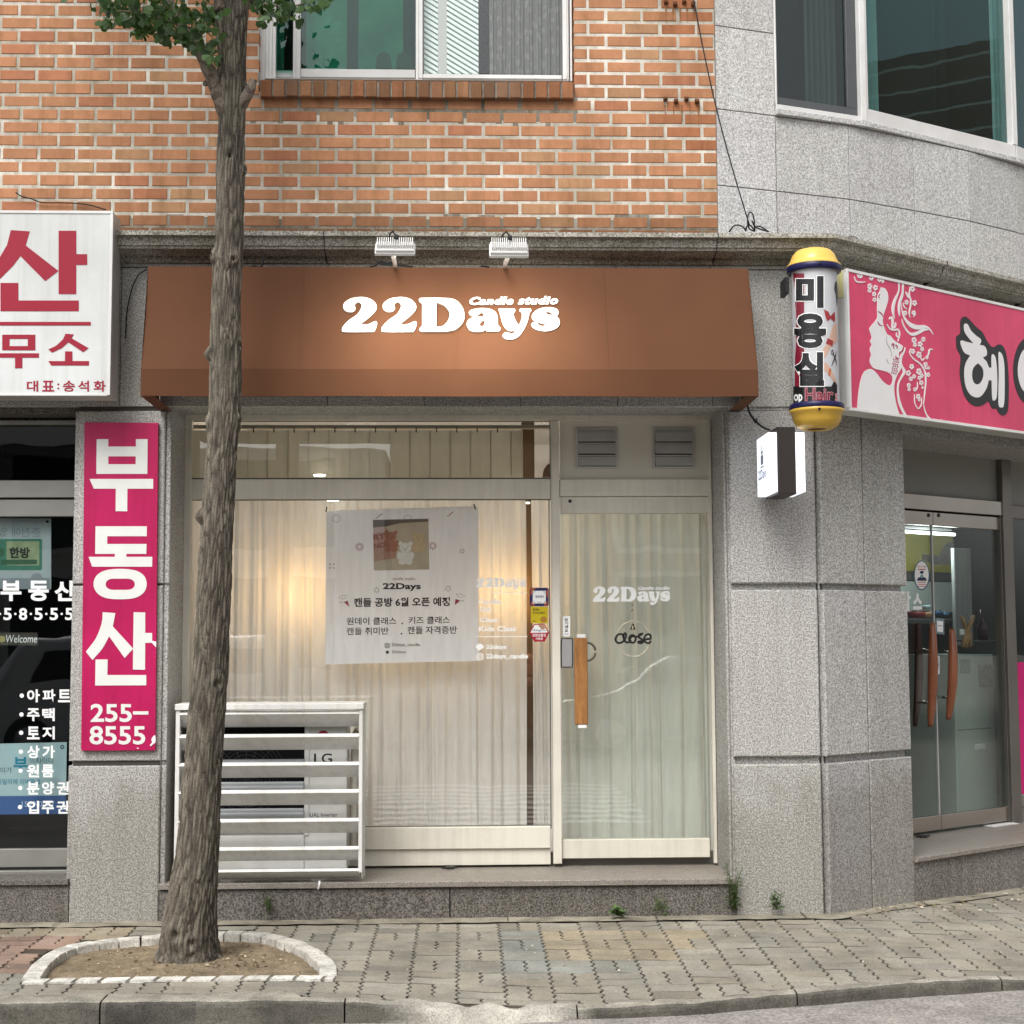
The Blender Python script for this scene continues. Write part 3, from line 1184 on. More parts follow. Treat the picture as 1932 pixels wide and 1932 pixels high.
def gz(X, Y):
    t = max(0, -Y) / 1.89
    z = -.062 * sstep(-.95, .55, X) * t * t - .055 * sstep(1.9, 3.9, X)
    return z + .004 * noise.noise(Vector((X * 1.7, Y * 1.7, 3)))


def attr_mat(name, rough=.9, gs=180, grain=.3, bump=.5, big=.2, bs=3):
    m, N, L, B = nodes(name)
    v = coords(N, L)
    a = N.new("ShaderNodeAttribute")
    a.attribute_name = "Col"
    c = mixc(N, L, 1.0, a.outputs['Color'], ramp(N, L, noise_n(N, L, v, gs, 3), [(.32, 1 - grain), (.5, 1), (.7, 1 + grain * .5)]), 'MULTIPLY')
    c = mixc(N, L, 1.0, c, ramp(N, L, noise_n(N, L, v, bs, 7, .68), [(.36, 1 - big), (.64, 1 + big * .3)]), 'MULTIPLY')
    L.new(c, B.inputs['Base Color'])
    B.inputs['Roughness'].default_value = rough
    B.inputs['Specular IOR Level'].default_value = .15
    bump_n(N, L, B, noise_n(N, L, v, gs, 4), bump, .004)
    return m


M_PAVE = attr_mat("concrete block paving", bump=.7, grain=.35, gs=150, big=.33, bs=2.2)
M_KERB = attr_mat("worn concrete kerb", bump=.8, grain=.4, gs=120, big=.4, bs=6)

# road sheet to the horizon
rd = MB()
nxr = 60
ys = [-2.6 + .0, -1.0]
rd.add([(-120, -140, -.104), (120, -140, -.104), (120, -2.9, -.104), (-120, -2.9, -.104)], [(0, 1, 2, 3)])
for i in range(120):
    xa, xb = -6 + i * .1, -6 + (i + 1) * .1
    for j in range(20):
        ya, yb = -2.9 + j * .1, -2.9 + (j + 1) * .1
        q = [(xa, ya), (xb, ya), (xb, yb), (xa, yb)]
        rd.add([(x, y, -.104 + (.006 * noise.noise(Vector((x * 5, y * 5, 0))) if -2.85 < y < -1.0 else 0)) for x, y in q], [(0, 1, 2, 3)], None, True)
m, N, L, B = nodes("worn asphalt")
v = coords(N, L)
n1 = noise_n(N, L, v, 70, 4, .7)
n2 = noise_n(N, L, v, 4, 6, .65)
c = ramp(N, L, n1, [(.30, (.10, .093, .09)), (.46, (.27, .25, .23)), (.60, (.40, .37, .34)), (.75, (.50, .46, .42))])
c = mixc(N, L, 1.0, c, ramp(N, L, n2, [(.35, .62), (.65, 1.12)]), 'MULTIPLY')
L.new(c, B.inputs['Base Color'])
B.inputs['Roughness'].default_value = .9
bump_n(N, L, B, n1, .8, .008)
rd.build("road", m, kind="structure")
gr = MB()
gr.add([(-120, 1.9, -.13), (120, 1.9, -.13), (120, 140, -.13), (-120, 140, -.13)], [(0, 1, 2, 3)])
gr.add([(-120, -1.7, -.13), (-4.9, -1.7, -.13), (-4.9, 1.9, -.13), (-120, 1.9, -.13)], [(0, 1, 2, 3)])
gr.add([(5.9, -1.7, -.13), (120, -1.7, -.13), (120, 1.9, -.13), (5.9, 1.9, -.13)], [(0, 1, 2, 3)])
gr.build("ground", mat("packed ground", (.25, .23, .2), .95, var=.2), kind="structure")

# crossing bars in the carriageway in front of the shop
zb = MB()
for i in range(9):
    y0 = -4.1 - i * .42
    zb.add([(x, y, -.0985) for x, y in ((-1.6, y0 - .21), (1.75, y0 - .21), (1.75, y0), (-1.6, y0))], [(0, 1, 2, 3)])
zb.build("crosswalk", mat("worn road paint", (.72, .72, .70), .7, var=.12, vs=12), kind="structure")

# outline of the tree pit
cP1, cP2 = crop(0, 2640, 600, 1932), crop(0, 2024, 1000, 1932)
pit_px = cP1([(192, 858, 1), (212, 812), (300, 690), (430, 580), (600, 512), (830, 468), (1030, 436), (1250, 416), (1440, 404)]) + \
    cP2([(1000, 1412), (1250, 1408), (1420, 1412), (1590, 1432), (1740, 1478), (1860, 1545), (1916, 1600), (1922, 1668, 1)])
pit = [(p.x, p.y) for p in (ground(x, y, 0.0) for x, y in smooth(pit_px, 5)[:-5])]
pit_c = (sum(p[0] for p in pit) / len(pit), sum(p[1] for p in pit) / len(pit))
pit_yf = sum((pit[0][1], pit[-1][1])) / 2
pit = [(x, max(y, pit_yf)) for x, y in pit]


def in_pit(x, y):
    c = False
    n = len(pit)
    for i in range(n):
        (x1, y1), (x2, y2) = pit[i], pit[(i + 1) % n]
        if (y1 > y) != (y2 > y) and x < (x2 - x1) * (y - y1) / (y2 - y1) + x1: c = not c
    return c


def push_out(x, y):
    if not in_pit(x, y): return x, y
    best = min(pit, key=lambda p: (p[0] - x) ** 2 + (p[1] - y) ** 2)
    d = Vector((best[0] - pit_c[0], best[1] - pit_c[1])).normalized()
    return best[0] + d.x * .004, best[1] + d.y * .004


def wall_y(X):
    """inner edge of the paving: a concrete strip runs along the wall"""
    if X < XC - .02: return -.15
    return -.15 + (X - XC) * math.tan(CHA)


# cells with another tone (grey-blue and ochre patches)
cPv = crop(1350, 2660, 500, 1932)


def patch_at(x, y):
    d = Vector((x, y, gz(x, y))) - EYE
    cx = CX + F * d.dot(_r) / d.dot(_w)
    cy = CX - F * d.dot(_u) / d.dot(_w)
    k = 1932 / 3024
    px_, py_ = (cx / k - 1350) * 1932 / 500, (cy / k - 2660) * 1932 / 500
    if 500 < px_ < 1050 and 340 < py_ < 770: return 'b'
    if 1000 < px_ < 2700 and 350 < py_ < 655: return 'y'
    if 1050 < px_ < 2300 and 655 < py_ < 800: return 'b'
    if cx < 150 and 1770 < cy < 1840: return 'r'
    if cx < 260 and 1740 < cy < 1780: return 'y2'
    return ''


S_ = .225
G_ = .0036


def area2(P): return .5 * sum(P[i][0] * P[(i + 1) % len(P)][1] - P[(i + 1) % len(P)][0] * P[i][1] for i in range(len(P)))


def cut_pit(P):
    """the piece of a block left outside the (convex) tree pit"""
    if not any(in_pit(*q) for q in P) and not any(in_pit((P[i][0] + P[i - 1][0]) / 2, (P[i][1] + P[i - 1][1]) / 2) for i in range(len(P))): return P
    best, ba = None, 0
    sg_ = 1 if area2(pit) > 0 else -1
    for i in range(len(pit)):
        a, b = pit[i], pit[(i + 1) % len(pit)]
        d = (b[0] - a[0], b[1] - a[1])
        if math.hypot(*d) < 1e-5: continue
        C = clip_half(P, a, (d[1] * sg_, -d[0] * sg_))
        if len(C) > 2 and abs(area2(C)) > ba: best, ba = C, abs(area2(C))
    if ba < .0012: return None
    c_ = (sum(q[0] for q in best) / len(best), sum(q[1] for q in best) / len(best))
    if in_pit(*c_) or any(in_pit((q[0] + c_[0]) / 2, (q[1] + c_[1]) / 2) for q in best): return None
    return best


def zig(y): t = (y / .075) % 1.0; return (.0125 * (4 * abs(t - .5) - 1))
def wav(x): return .0058 * math.sin(2 * math.pi * x / .225 + 1.2)


pv = MB()
rp = random.Random(11)
X0 = -4.75
for i in range(46):
    for j in range(-12, 9):
        xa = X0 + i * S_
        yb_ = -.16 - j * S_
        ya_ = yb_ - S_
        xm, ym = xa + S_ / 2, yb_ - S_ / 2
        if ym > wall_y(xm) + .10 or ym < kerb_y(xm) - .09: continue
        vert = (i + j) % 2 == 0
        cells = [(xa, xa + S_ / 2, ya_, yb_), (xa + S_ / 2, xa + S_, ya_, yb_)] if vert else [(xa, xa + S_, ya_, ya_ + S_ / 2), (xa, xa + S_, ya_ + S_ / 2, yb_)]
        for (p, q, r_, s_) in cells:
            n1 = 6 if q - p > .15 else 4
            n2 = 12 if s_ - r_ > .15 else 6
            lp = []
            for k in range(n1): x = p + (q - p) * k / n1; lp.append((x + zig(r_) * (1 - abs(2 * k / n1 - 1)) * 0, r_ + wav(x) + G_ * 1.35))
            for k in range(n2): y = r_ + (s_ - r_) * k / n2; lp.append((q + zig(y) - G_ * 1.25, y))
            for k in range(n1): x = q - (q - p) * k / n1; lp.append((x, s_ + wav(x) - G_ * 1.35))
            for k in range(n2): y = s_ - (s_ - r_) * k / n2; lp.append((p + zig(y) + G_ * 1.25, y))
            cx_, cy_ = (p + q) / 2, (r_ + s_) / 2
            lp2 = []
            for (x, y) in lp:
                y = min(y, wall_y(x))
                y = max(y, kerb_y(x) + (.163 - .088 * sstep(-.76, -.70, x)))
                lp2.append((x, y))
            lp2 = cut_pit(lp2)
            if not lp2: continue
            if max(y for x, y in lp2) - min(y for x, y in lp2) < .012: continue
            kd = patch_at(cx_, cy_)
            base = {'': (.312, .291, .240), 'b': (.276, .278, .246), 'y': (.330, .288, .213), 'r': (.335, .242, .192), 'y2': (.34, .297, .22)}[kd]
            g = rp.uniform(.88, 1.08)
            w2 = rp.uniform(-.006, .008)
            col = (base[0] * g + w2, base[1] * g, base[2] * g - w2)
            if rp.random() < .05: col = tuple(cc * .8 for cc in col)
            tz, tx, ty = rp.uniform(-.002, .002), rp.uniform(-.012, .012), rp.uniform(-.012, .012)
            top = []
            low = []
            for (x, y) in lp2:
                z = gz(x, y) + tz + (x - cx_) * tx + (y - cy_) * ty
                dx, dy = cx_ - x, cy_ - y
                l_ = math.hypot(dx, dy) + 1e-6
                top.append((x + dx / l_ * .004, y + dy / l_ * .004, z))
                low.append((x, y, z - .003))
            n_ = len(lp2)
            b3 = [(x, y, z - .02) for x, y, z in low]
            dk = tuple(.30 * q + .015 for q in col)
            md_ = tuple(.8 * q for q in col)
            pv.add(top + low + b3, [tuple(range(n_))], col)
            b0 = len(pv.v) - 3 * n_
            for k in range(n_):
                pv.f.append([b0 + k, b0 + n_ + k, b0 + n_ + (k + 1) % n_, b0 + (k + 1) % n_]); pv.c.append(md_); pv.sm.append(False)
                pv.f.append([b0 + n_ + k, b0 + 2 * n_ + k, b0 + 2 * n_ + (k + 1) % n_, b0 + n_ + (k + 1) % n_]); pv.c.append(dk); pv.sm.append(False)
pv.build("sidewalk", M_PAVE, kind="structure", recalc=True)

# bedding sand between the blocks
bs_ = MB()
for i in range(270):
    xa, xb = -5 + i * .04, -5 + (i + 1) * .04
    for j in range(92):
        ya, yb = -2.1 + j * .04, -2.1 + (j + 1) * .04
        if ya > wall_y(xa) + .35 or ya < kerb_y(xa) + .02: continue
        if abs(xa + 1.55) < 1.0 and any(in_pit(x, y) for x in (xa, xb) for y in (ya, yb)): continue
        bs_.add([(x, y, gz(x, y) - .0085) for x, y in ((xa, ya), (xb, ya), (xb, yb), (xa, yb))], [(0, 1, 2, 3)], (.095, .08, .06))
bs_.build("bedding_sand", attr_mat("bedding sand", grain=.4), kind="structure")

# concrete strip along the wall
ws = MB()
for i in range(220):
    xa, xb = -5 + i * .05, -5 + (i + 1) * .05
    if xb > 5.6: break
    for j in range(5):
        def pt(x, t):
            y0 = wall_y(x) + .006 + .02 * noise.noise(Vector((x * 3, 7, 1)))
            y1 = wall_y(x) + .30
            y = y0 + (y1 - y0) * t
            return (x, y, gz(x, y) + .003 + .007 * noise.noise(Vector((x * 6, y * 6, 2))))
        t0, t1 = j / 5, (j + 1) / 5
        g = 1 + .16 * noise.noise(Vector((xa * 2.3, j, 5)))
        ws.add([pt(xa, t0), pt(xb, t0), pt(xb, t1), pt(xa, t1)], [(0, 1, 2, 3)], (.30 * g, .275 * g, .215 * g), True)
    if i % 17 == 3:
        ws.add([(xa, wall_y(xa) - .01, gz(xa, -.1) + .012), (xa + .006, wall_y(xa) - .01, gz(xa, -.1) + .012), (xa + .01, wall_y(xa) + .2, gz(xa, 0) + .014), (xa + .003, wall_y(xa) + .2, gz(xa, 0) + .014)], [(0, 1, 2, 3)], (.09, .08, .06))
ws.build("wall_strip", attr_mat("old concrete strip", grain=.35, big=.45, bs=5), kind="structure")

# kerb
kb = MB()
joints = [-4.9, ground(218, 1862, 0).x, ground(656, 1868, 0).x, ground(1088, 1890, -.03).x, 1.55, 2.6, 3.7, 5.6]
rk = random.Random(5)
for a, b in zip(joints[:-1], joints[1:]):
    n = int((b - a) / .02)
    tone = rk.uniform(.9, 1.08)
    rows = []
    for i in range(n + 1):
        x = a + .004 + (b - a - .008) * i / n
        yk = kerb_y(x)
        zt = gz(x, yk + .1) + .002
        wdt = .172 if x < -.735 else .086
        br = sstep(-.45, .15, x) * (1 - sstep(.35, .6, x))          # broken, worn chunk
        row = []
        hgt = zt + .112
        for (dy, dz) in ((wdt, -.004), (wdt * .8, .0), (wdt * .5, .0), (.028, -.001), (.012, -.005), (.003, -.014), (0, -.03), (0, -hgt * .6 - .02), (-.002, -hgt - .03)):
            nz = noise.noise(Vector((x * 9, dy * 14 + dz * 20, 1.5)))
            n2 = noise.noise(Vector((x * 26, dy * 30 + dz * 40, 4)))
            amp = .005 + .02 * br
            y = yk + dy + (nz * amp + n2 * .003) + br * max(0, -dz) * -.8
            z = zt + max(dz, -hgt - .03) + (nz * amp + n2 * .002) * (1 if dz > -.04 else .3)
            row.append((x, y, z))
        rows.append(row)
    m_ = len(rows[0])
    vs_ = [p for r_ in rows for p in r_]
    for i in range(n):
        x = a + (b - a) * i / n
        for j in range(m_ - 1):
            g = tone * (1 + .14 * noise.noise(Vector((x * 2, j, 9))))
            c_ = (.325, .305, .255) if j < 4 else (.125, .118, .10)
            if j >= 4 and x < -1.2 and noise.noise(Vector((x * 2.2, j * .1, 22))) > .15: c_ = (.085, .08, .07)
            br = sstep(-.45, -.1, x) * (1 - sstep(.35, .6, x))
            c_ = tuple(u_ + (w_ - u_) * br for u_, w_ in zip(c_, (.41, .39, .34)))
            kb.add([rows[i][j], rows[i][j + 1], rows[i + 1][j + 1], rows[i + 1][j]], [(0, 1, 2, 3)], tuple(q * g for q in c_), True)
    for r_ in (rows[0], rows[-1]):
        kb.add(r_ + [(r_[0][0], r_[0][1], r_[-1][2])], [tuple(range(m_ + 1))], (.12, .11, .09))
kb.build("kerb", M_KERB, kind="structure", recalc=True)

# pit edging: white worn bricks
ed = MB()
re_ = random.Random(21)


def inset(i, t):
    n = len(pit)
    a, b = Vector(pit[max(0, i - 1)]), Vector(pit[min(n - 1, i + 1)])
    d = (b - a).normalized()
    nr = Vector((d.y, -d.x))
    if nr.dot(Vector(pit_c) - Vector(pit[i])) < 0: nr = -nr
    q = Vector(pit[i]) + nr * t
    return q.x, q.y


# walk the arc by length
acc = [0]
for i in range(1, len(pit)): acc.append(acc[-1] + math.dist(pit[i], pit[i - 1]))


def arc(s):
    for i in range(1, len(pit)):
        if acc[i] >= s:
            t = (s - acc[i - 1]) / max(1e-6, acc[i] - acc[i - 1])
            return Vector(pit[i - 1]).lerp(Vector(pit[i]), t), i
    return Vector(pit[-1]), len(pit) - 1


s = .03
EDW = .085
while s < acc[-1] - .05:
    ln = re_.uniform(.105, .16)
    e = min(s + ln, acc[-1])
    o_, inn = [], []
    for k in range(4):
        q, i = arc(s + .005 + (e - s - .010) * k / 3)
        o_.append((q.x, q.y))
        p1, p2 = arc(max(0, s + (e - s) * k / 3 - .03))[0], arc(min(acc[-1], s + (e - s) * k / 3 + .03))[0]
        d = (p2 - p1).normalized()
        nr = Vector((d.y, -d.x))
        if nr.dot(Vector(pit_c) - q) < 0: nr = -nr
        inn.append((q.x + nr.x * EDW, max(q.y + nr.y * EDW, pit_yf + .01)))
    L_ = o_ + inn[::-1]
    tz = .006 + re_.uniform(-.003, .004)
    cxy = (sum(p[0] for p in L_) / 8, sum(p[1] for p in L_) / 8)
    tp = [(x + (cxy[0] - x) * .05, y + (cxy[1] - y) * .05, gz(x, y) + tz + .002) for x, y in L_]
    md = [(x, y, gz(x, y) + tz - .004) for x, y in L_]
    lo = [(x, y, gz(x, y) - .09) for x, y in L_]
    n_ = 8
    g = re_.uniform(.82, 1.06)
    ed.add(tp + md + lo, [tuple(range(n_))] + [(k + r_ * n_, (k + 1) % n_ + r_ * n_, (k + 1) % n_ + (r_ + 1) * n_, k + (r_ + 1) * n_) for k in range(n_) for r_ in (0, 1)], (.62 * g, .60 * g, .54 * g))
    s = e
# straight front row
x = pit[0][0] + .0
while x < pit[-1][0] - .04:
    e = min(x + re_.uniform(.115, .135), pit[-1][0])
    y0, y1 = pit_yf - .045, pit_yf + .032
    tz = .008 + re_.uniform(-.003, .003)
    L_ = [(x + .008 + .012, y1), (x + .003, y0), (e - .012, y0), (e - .004, y1)][::-1]
    L_ = [(x + .005, y0), (e - .010, y0 + re_.uniform(-.004, .004)), (e - .002, y1), (x + .016, y1)]
    tp = [(a_, b_, gz(a_, b_) + tz) for a_, b_ in L_]
    lo = [(a_, b_, gz(a_, b_) - .08) for a_, b_ in L_]
    g = re_.uniform(.9, 1.08)
    ed.add(tp + lo, [(0, 1, 2, 3)] + [(k, k + 4, (k + 1) % 4 + 4, (k + 1) % 4) for k in range(4)], (.68 * g, .66 * g, .60 * g))
    x = e + .004
ed.build("tree_pit_border", attr_mat("worn white edging", grain=.3, gs=90, big=.35, bs=14), kind="structure", recalc=True)

# soil in the pit
so_ = MB()
nx, ny = 110, 70
bx0, bx1 = min(p[0] for p in pit), max(p[0] for p in pit)
by0, by1 = pit_yf, max(p[1] for p in pit)


def soil_z(x, y):
    return -.034 + .010 * noise.noise(Vector((x * 5, y * 5, 0))) + .005 * noise.noise(Vector((x * 24, y * 24, 2))) + .004 * noise.noise(Vector((x * 60, y * 60, 7)))


def soil_base(x, y):
    d = math.hypot(x - TRX, y - TRY)
    return soil_z(x, y) + .03 * math.exp(-(d / .25) ** 2)


trb = ground(356, 1808, -.02)
TRX, TRY = trb.x, trb.y
for i in range(nx):
    for j in range(ny):
        xa, xb = bx0 + (bx1 - bx0) * i / nx, bx0 + (bx1 - bx0) * (i + 1) / nx
        ya, yb = by0 + (by1 - by0) * j / ny, by0 + (by1 - by0) * (j + 1) / ny
        if not in_pit((xa + xb) / 2, (ya + yb) / 2): continue
        g = 1 + .25 * noise.noise(Vector((xa * 6, ya * 6, 3))) + .2 * noise.noise(Vector((xa * 30, ya * 30, 8)))
        so_.add([(x, y, soil_base(x, y)) for x, y in ((xa, ya), (xb, ya), (xb, yb), (xa, yb))], [(0, 1, 2, 3)], (.245 * g, .195 * g, .130 * g), True)
so_.build("soil", attr_mat("sandy soil", grain=.45, gs=140, bump=1, big=.35, bs=8), kind="structure")

# ------------------------------------------------------------------ street tree
tree = thing("street_tree", "tall thin tree with furrowed grey bark standing in the kerbside pit", "tree", (TRX, TRY, -.03))
FT = FR(TRY)
edges = [(1820, 292, 417), (1808, 295, 415.5), (1790, 300, 413), (1760, 304, 412), (1724, 308, 412.5), (1620, 327, 413.5), (1560, 335, 416), (1459, 344, 420), (1380, 350, 425), (1278, 359, 430), (1190, 365, 435), (1102, 370, 440), (970, 378, 443), (903, 384.5, 446), (771, 392, 455), (639, 395.5, 456.5), (529, 398, 457.5), (397, 405, 461), (298, 408.5, 463), (198, 412, 465.5), (120, 413, 466), (60, 409, 468), (0, 402, 470)]
axis = []
for y, a, b in edges:
    pa, pb = FT.px(a, y), FT.px(b, y)
    axis.append(((pa[0] + pb[0]) / 2, TRY, (pa[1] + pb[1]) / 2, (pb[0] - pa[0]) / 2))


def ax_at(z):
    for q0, q1 in zip(axis[:-1], axis[1:]):
        if q0[2] <= z <= q1[2]:
            t = (z - q0[2]) / (q1[2] - q0[2])
            return tuple(q0[k] + (q1[k] - q0[k]) * t for k in range(4))
    return axis[-1] if z > axis[-1][2] else axis[0]


def bark(th, z, r=.12):
    """0 in the cracks .. 1 on the corky plates"""
    wob = noise.noise(Vector((math.cos(th) * 2.2, math.sin(th) * 2.2, z * 5))) * .35
    q = Vector((math.cos(th + wob * .25) * r * 58, math.sin(th + wob * .25) * r * 58, z * 7.0 + wob * 2.2))
    d = noise.voronoi(q)[0]
    e = min(1, (d[1] - d[0]) * 2.2)
    q2 = Vector((math.cos(th) * r * 120, math.sin(th) * r * 120, z * 30))
    d2 = noise.voronoi(q2)[0]
    e2 = min(1, (d2[1] - d2[0]) * 2.2)
    n1 = noise.noise(Vector((math.cos(th) * r * 20, math.sin(th) * r * 20, z * 6)))
    n3 = noise.noise(Vector((math.cos(th) * r * 75, math.sin(th) * r * 75, z * 9)))
    n4 = noise.noise(Vector((math.cos(th) * 1.5, math.sin(th) * 1.5, z * 2.2)))
    f_ = max(0, min(1, .5 + n3 * .9))
    k_ = .6 * max(0, min(1, .4 + n4 * 1.1))
    return max(0, min(1, (e * (.8 + .2 * e2) * (1 - .55 * k_) + f_ * .55 * k_) * (1 + .45 * n1) * (.55 + .45 * f_) * 1.35))


knots = []
for (x, y, th, rr, hh) in ((383, 975, 200, .055, .040), (449, 652, -20, .045, .012), (392, 668, 185, .05, .03), (463, 322, -15, .04, .020), (398, 487, 215, .05, .028), (445, 495, -60, .05, .022), (392, 800, 190, .06, .02), (452, 798, -15, .06, .02), (355, 1755, 250, .09, .02), (402, 1770, 285, .07, .02), (411, 145, 180, .06, .02), (466, 170, 0, .05, .02), (430, 300, 270, .045, -.012), (400, 1290, -50, .08, .012)):
    z = FT.px(x, y)[1]
    knots.append((R(th), z, rr, hh))
tb = MB()
NA, NZ = 170, 900
z0, z1 = axis[0][2], axis[-1][2]
vs_, cols = [], []
for i in range(NZ + 1):
    z = z0 + (z1 - z0) * i / NZ
    cx_, cy_, _, r_ = ax_at(z)
    for k in range(NA):
        th = 2 * math.pi * k / NA
        bk_ = bark(th, z, r_)
        r2 = r_ * .885 + bk_ * .0092 * (r_ / .1) ** .5
        r2 += .008 * noise.noise(Vector((math.cos(th) * 1.4, math.sin(th) * 1.4, z * 3)))
        for (kt, kz, kr, kh) in knots:
            d = math.hypot(((th - kt + math.pi) % (2 * math.pi) - math.pi) * r_, z - kz) / kr
            if d < 1: r2 += kh * (1 - d * d) ** 1.5 - (.03 * math.exp(-(d / .25) ** 2) if kh < .03 else 0)
        if i < 96: r2 *= 1 + .13 * (1 - i / 96) ** 2 * (1 + 1.6 * noise.noise(Vector((math.cos(th) * 1.8, math.sin(th) * 1.8, 5)))) + .10 * max(0, 1 - i / 22) ** 2
        vs_.append((cx_ + math.cos(th) * r2, cy_ + math.sin(th) * r2, z))
        t = bk_ ** .8
        mo_ = .5 + .5 * noise.noise(Vector((math.cos(th) * 2.5, math.sin(th) * 2.5, z * 1.6)))
        base = Vector((.042, .034, .028)).lerp(Vector((.215, .184, .150)), t)
        cols.append(base.lerp(Vector((base.x * .95, base.y * 1.02, base.z * .96)), mo_) * (.84 + .26 * mo_))
fs, fc_ = [], []
for i in range(NZ):
    for k in range(NA):
        f_ = (i * NA + k, i * NA + (k + 1) % NA, (i + 1) * NA + (k + 1) % NA, (i + 1) * NA + k)
        fs.append(f_)
        fc_.append(tuple(cols[f_[0]]))
for f_, c_ in zip(fs, fc_):
    tb.f.append(list(f_)); tb.c.append(c_); tb.sm.append(True)
tb.v = [Vector(p) for p in vs_]
M_BARK = attr_mat("furrowed bark", grain=.35, gs=120, bump=.9, big=.2, bs=7)
trunk = tb.build("trunk", M_BARK, tree)


def limb(pts, radii, name="branch", n=26, seg=14):
    P_ = [Vector(p) for p in pts]
    out, rr = [], []
    for i in range(len(P_) - 1):
        for k in range(seg):
            t = k / seg
            out.append(P_[i].lerp(P_[i + 1], t)); rr.append(radii[i] + (radii[i + 1] - radii[i]) * t)
    out.append(P_[-1]); rr.append(radii[-1])
    b = MB()
    b.tube(out, rr, n)
    for i in range(len(b.v)):
        p = b.v[i]
        a_ = out[min(len(out) - 1, i // n)]
        d = p - a_
        if d.length > 1e-5:
            d.normalize()
            q = noise.noise(Vector((p.x * 40, p.y * 40, p.z * 14)))
            b.v[i] = p + d * q * rr[min(len(out) - 1, i // n)] * .18
    b.c = [(.20, .165, .135) if noise.noise(b.v[f_[0]] * 30) > 0 else (.12, .098, .08) for f_ in b.f]
    return b.build(name, M_BARK, tree)


def T3(x, y, dy=0):
    f = FR(TRY + dy)
    u_, v_ = f.px(x, y)
    return (u_, TRY + dy, v_)


limb([T3(428, 215, -.01), T3(408, 165, -.03), T3(388, 118, -.06), T3(368, 82, -.10), T3(345, 50, -.12), T3(322, 5, -.14), T3(280, -80, -.18), T3(220, -190, -.22)], [.05, .040, .034, .029, .024, .021, .018, .012])
limb([T3(398, 152, -.01), T3(389, 157, -.02), T3(386, 159, -.03)], [.018, .014, .012])
st_ = limb([T3(450, 205, -.02), T3(466, 180, -.04), T3(474, 165, -.05), T3(479, 150, -.055)], [.036, .030, .024, .018])
st_["label"] = "pale broken branch stub"
limb([T3(436, 25), T3(428, -40), T3(420, -200, .1), T3(405, -420, .1)], [.085, .075, .065, .04])
limb([T3(440, 25), T3(466, -15), T3(500, -90, -.1), T3(560, -220, -.1)], [.06, .052, .045, .03])
limb([T3(440, -30, .03), T3(470, -60, .25), T3(520, -160, .6)], [.05, .04, .02])


# foliage: fan-shaped leaves in hanging clusters
lf = MB()
rl = random.Random(9)
leafcols = [(.035, .075, .022), (.045, .095, .028), (.06, .12, .035), (.028, .06, .02)]


def leaf(c, size, col):
    a = rl.uniform(0, 2 * math.pi)
    down = Vector((rl.uniform(-.7, .7), rl.uniform(-.7, .7), rl.uniform(-1.1, -.1))).normalized()
    side = down.cross(Vector((math.cos(a), math.sin(a), .2))).normalized()
    nrm = side.cross(down)
    c = Vector(c)
    pts_ = [c]
    for t, r_ in ((-.95, .80), (-.6, 1.0), (-.22, 1.03), (-.03, .86), (.03, .86), (.22, 1.03), (.6, 1.0), (.95, .80)):
        pts_.append(c + down * math.cos(t) * r_ * size + side * math.sin(t) * r_ * size + nrm * (.12 * size * math.cos(t * 2) + rl.uniform(-.04, .04) * size))
    lf.add(pts_, [(0, i, i + 1) for i in range(1, 8)], col)
    w_ = side * .0012
    lf.add([c - w_, c + w_, c + w_ - down * size * .8, c - w_ - down * size * .8], [(0, 1, 2, 3)], (.10, .13, .04))


def cluster(x, y, dy, n, sp, smin=.030, smax=.046):
    o_ = Vector(T3(x, y, dy))
    for _ in range(n):
        p = o_ + Vector((rl.gauss(0, sp), rl.gauss(0, sp * 1.3), rl.gauss(0, sp * .7)))
        c_ = Vector(rl.choice(leafcols)) * rl.uniform(.8, 1.3)
        leaf(p, rl.uniform(smin * .75, smax * 1.12), tuple(c_))


# the low left spray
for (x, y, n, sp) in ((210, 8, 12, .035), (204, 40, 4, .02), (222, 32, 4, .02), (235, 18, 14, .045), (255, 30, 12, .035), (262, 52, 5, .02), (285, 20, 16, .05), (275, 55, 6, .022), (305, 38, 14, .04), (310, 62, 5, .02), (330, 20, 16, .045), (335, 55, 12, .03), (358, 30, 12, .04), (362, 62, 8, .025), (385, 45, 9, .028), (395, 22, 8, .03), (370, 85, 5, .02), (392, 95, 4, .02), (400, 72, 4, .02), (405, 112, 3, .015), (345, 75, 5, .02)):
    for dy in (-.3, -.12, .08): cluster(x, y, dy + rl.uniform(-.06, .06), max(2, int(n * 1.0)), sp)
for (x, y, n, sp) in ((485, 6, 8, .03), (500, 18, 8, .03), (520, 8, 10, .035), (545, 6, 9, .035), (552, 26, 4, .018), (580, -4, 9, .035), (490, 32, 4, .018), (605, -2, 6, .03), (530, 30, 3, .015), (640, -18, 6, .03)):
    for dy in (-.25, -.05): cluster(x, y, dy + rl.uniform(-.08, .08), max(2, int(n * .9)), sp)
for _ in range(190):
    x, y = rl.uniform(60, 470), rl.uniform(-420, -42)
    cluster(x, y, rl.uniform(-.9, .8), 14, .085)
tw_ = MB()
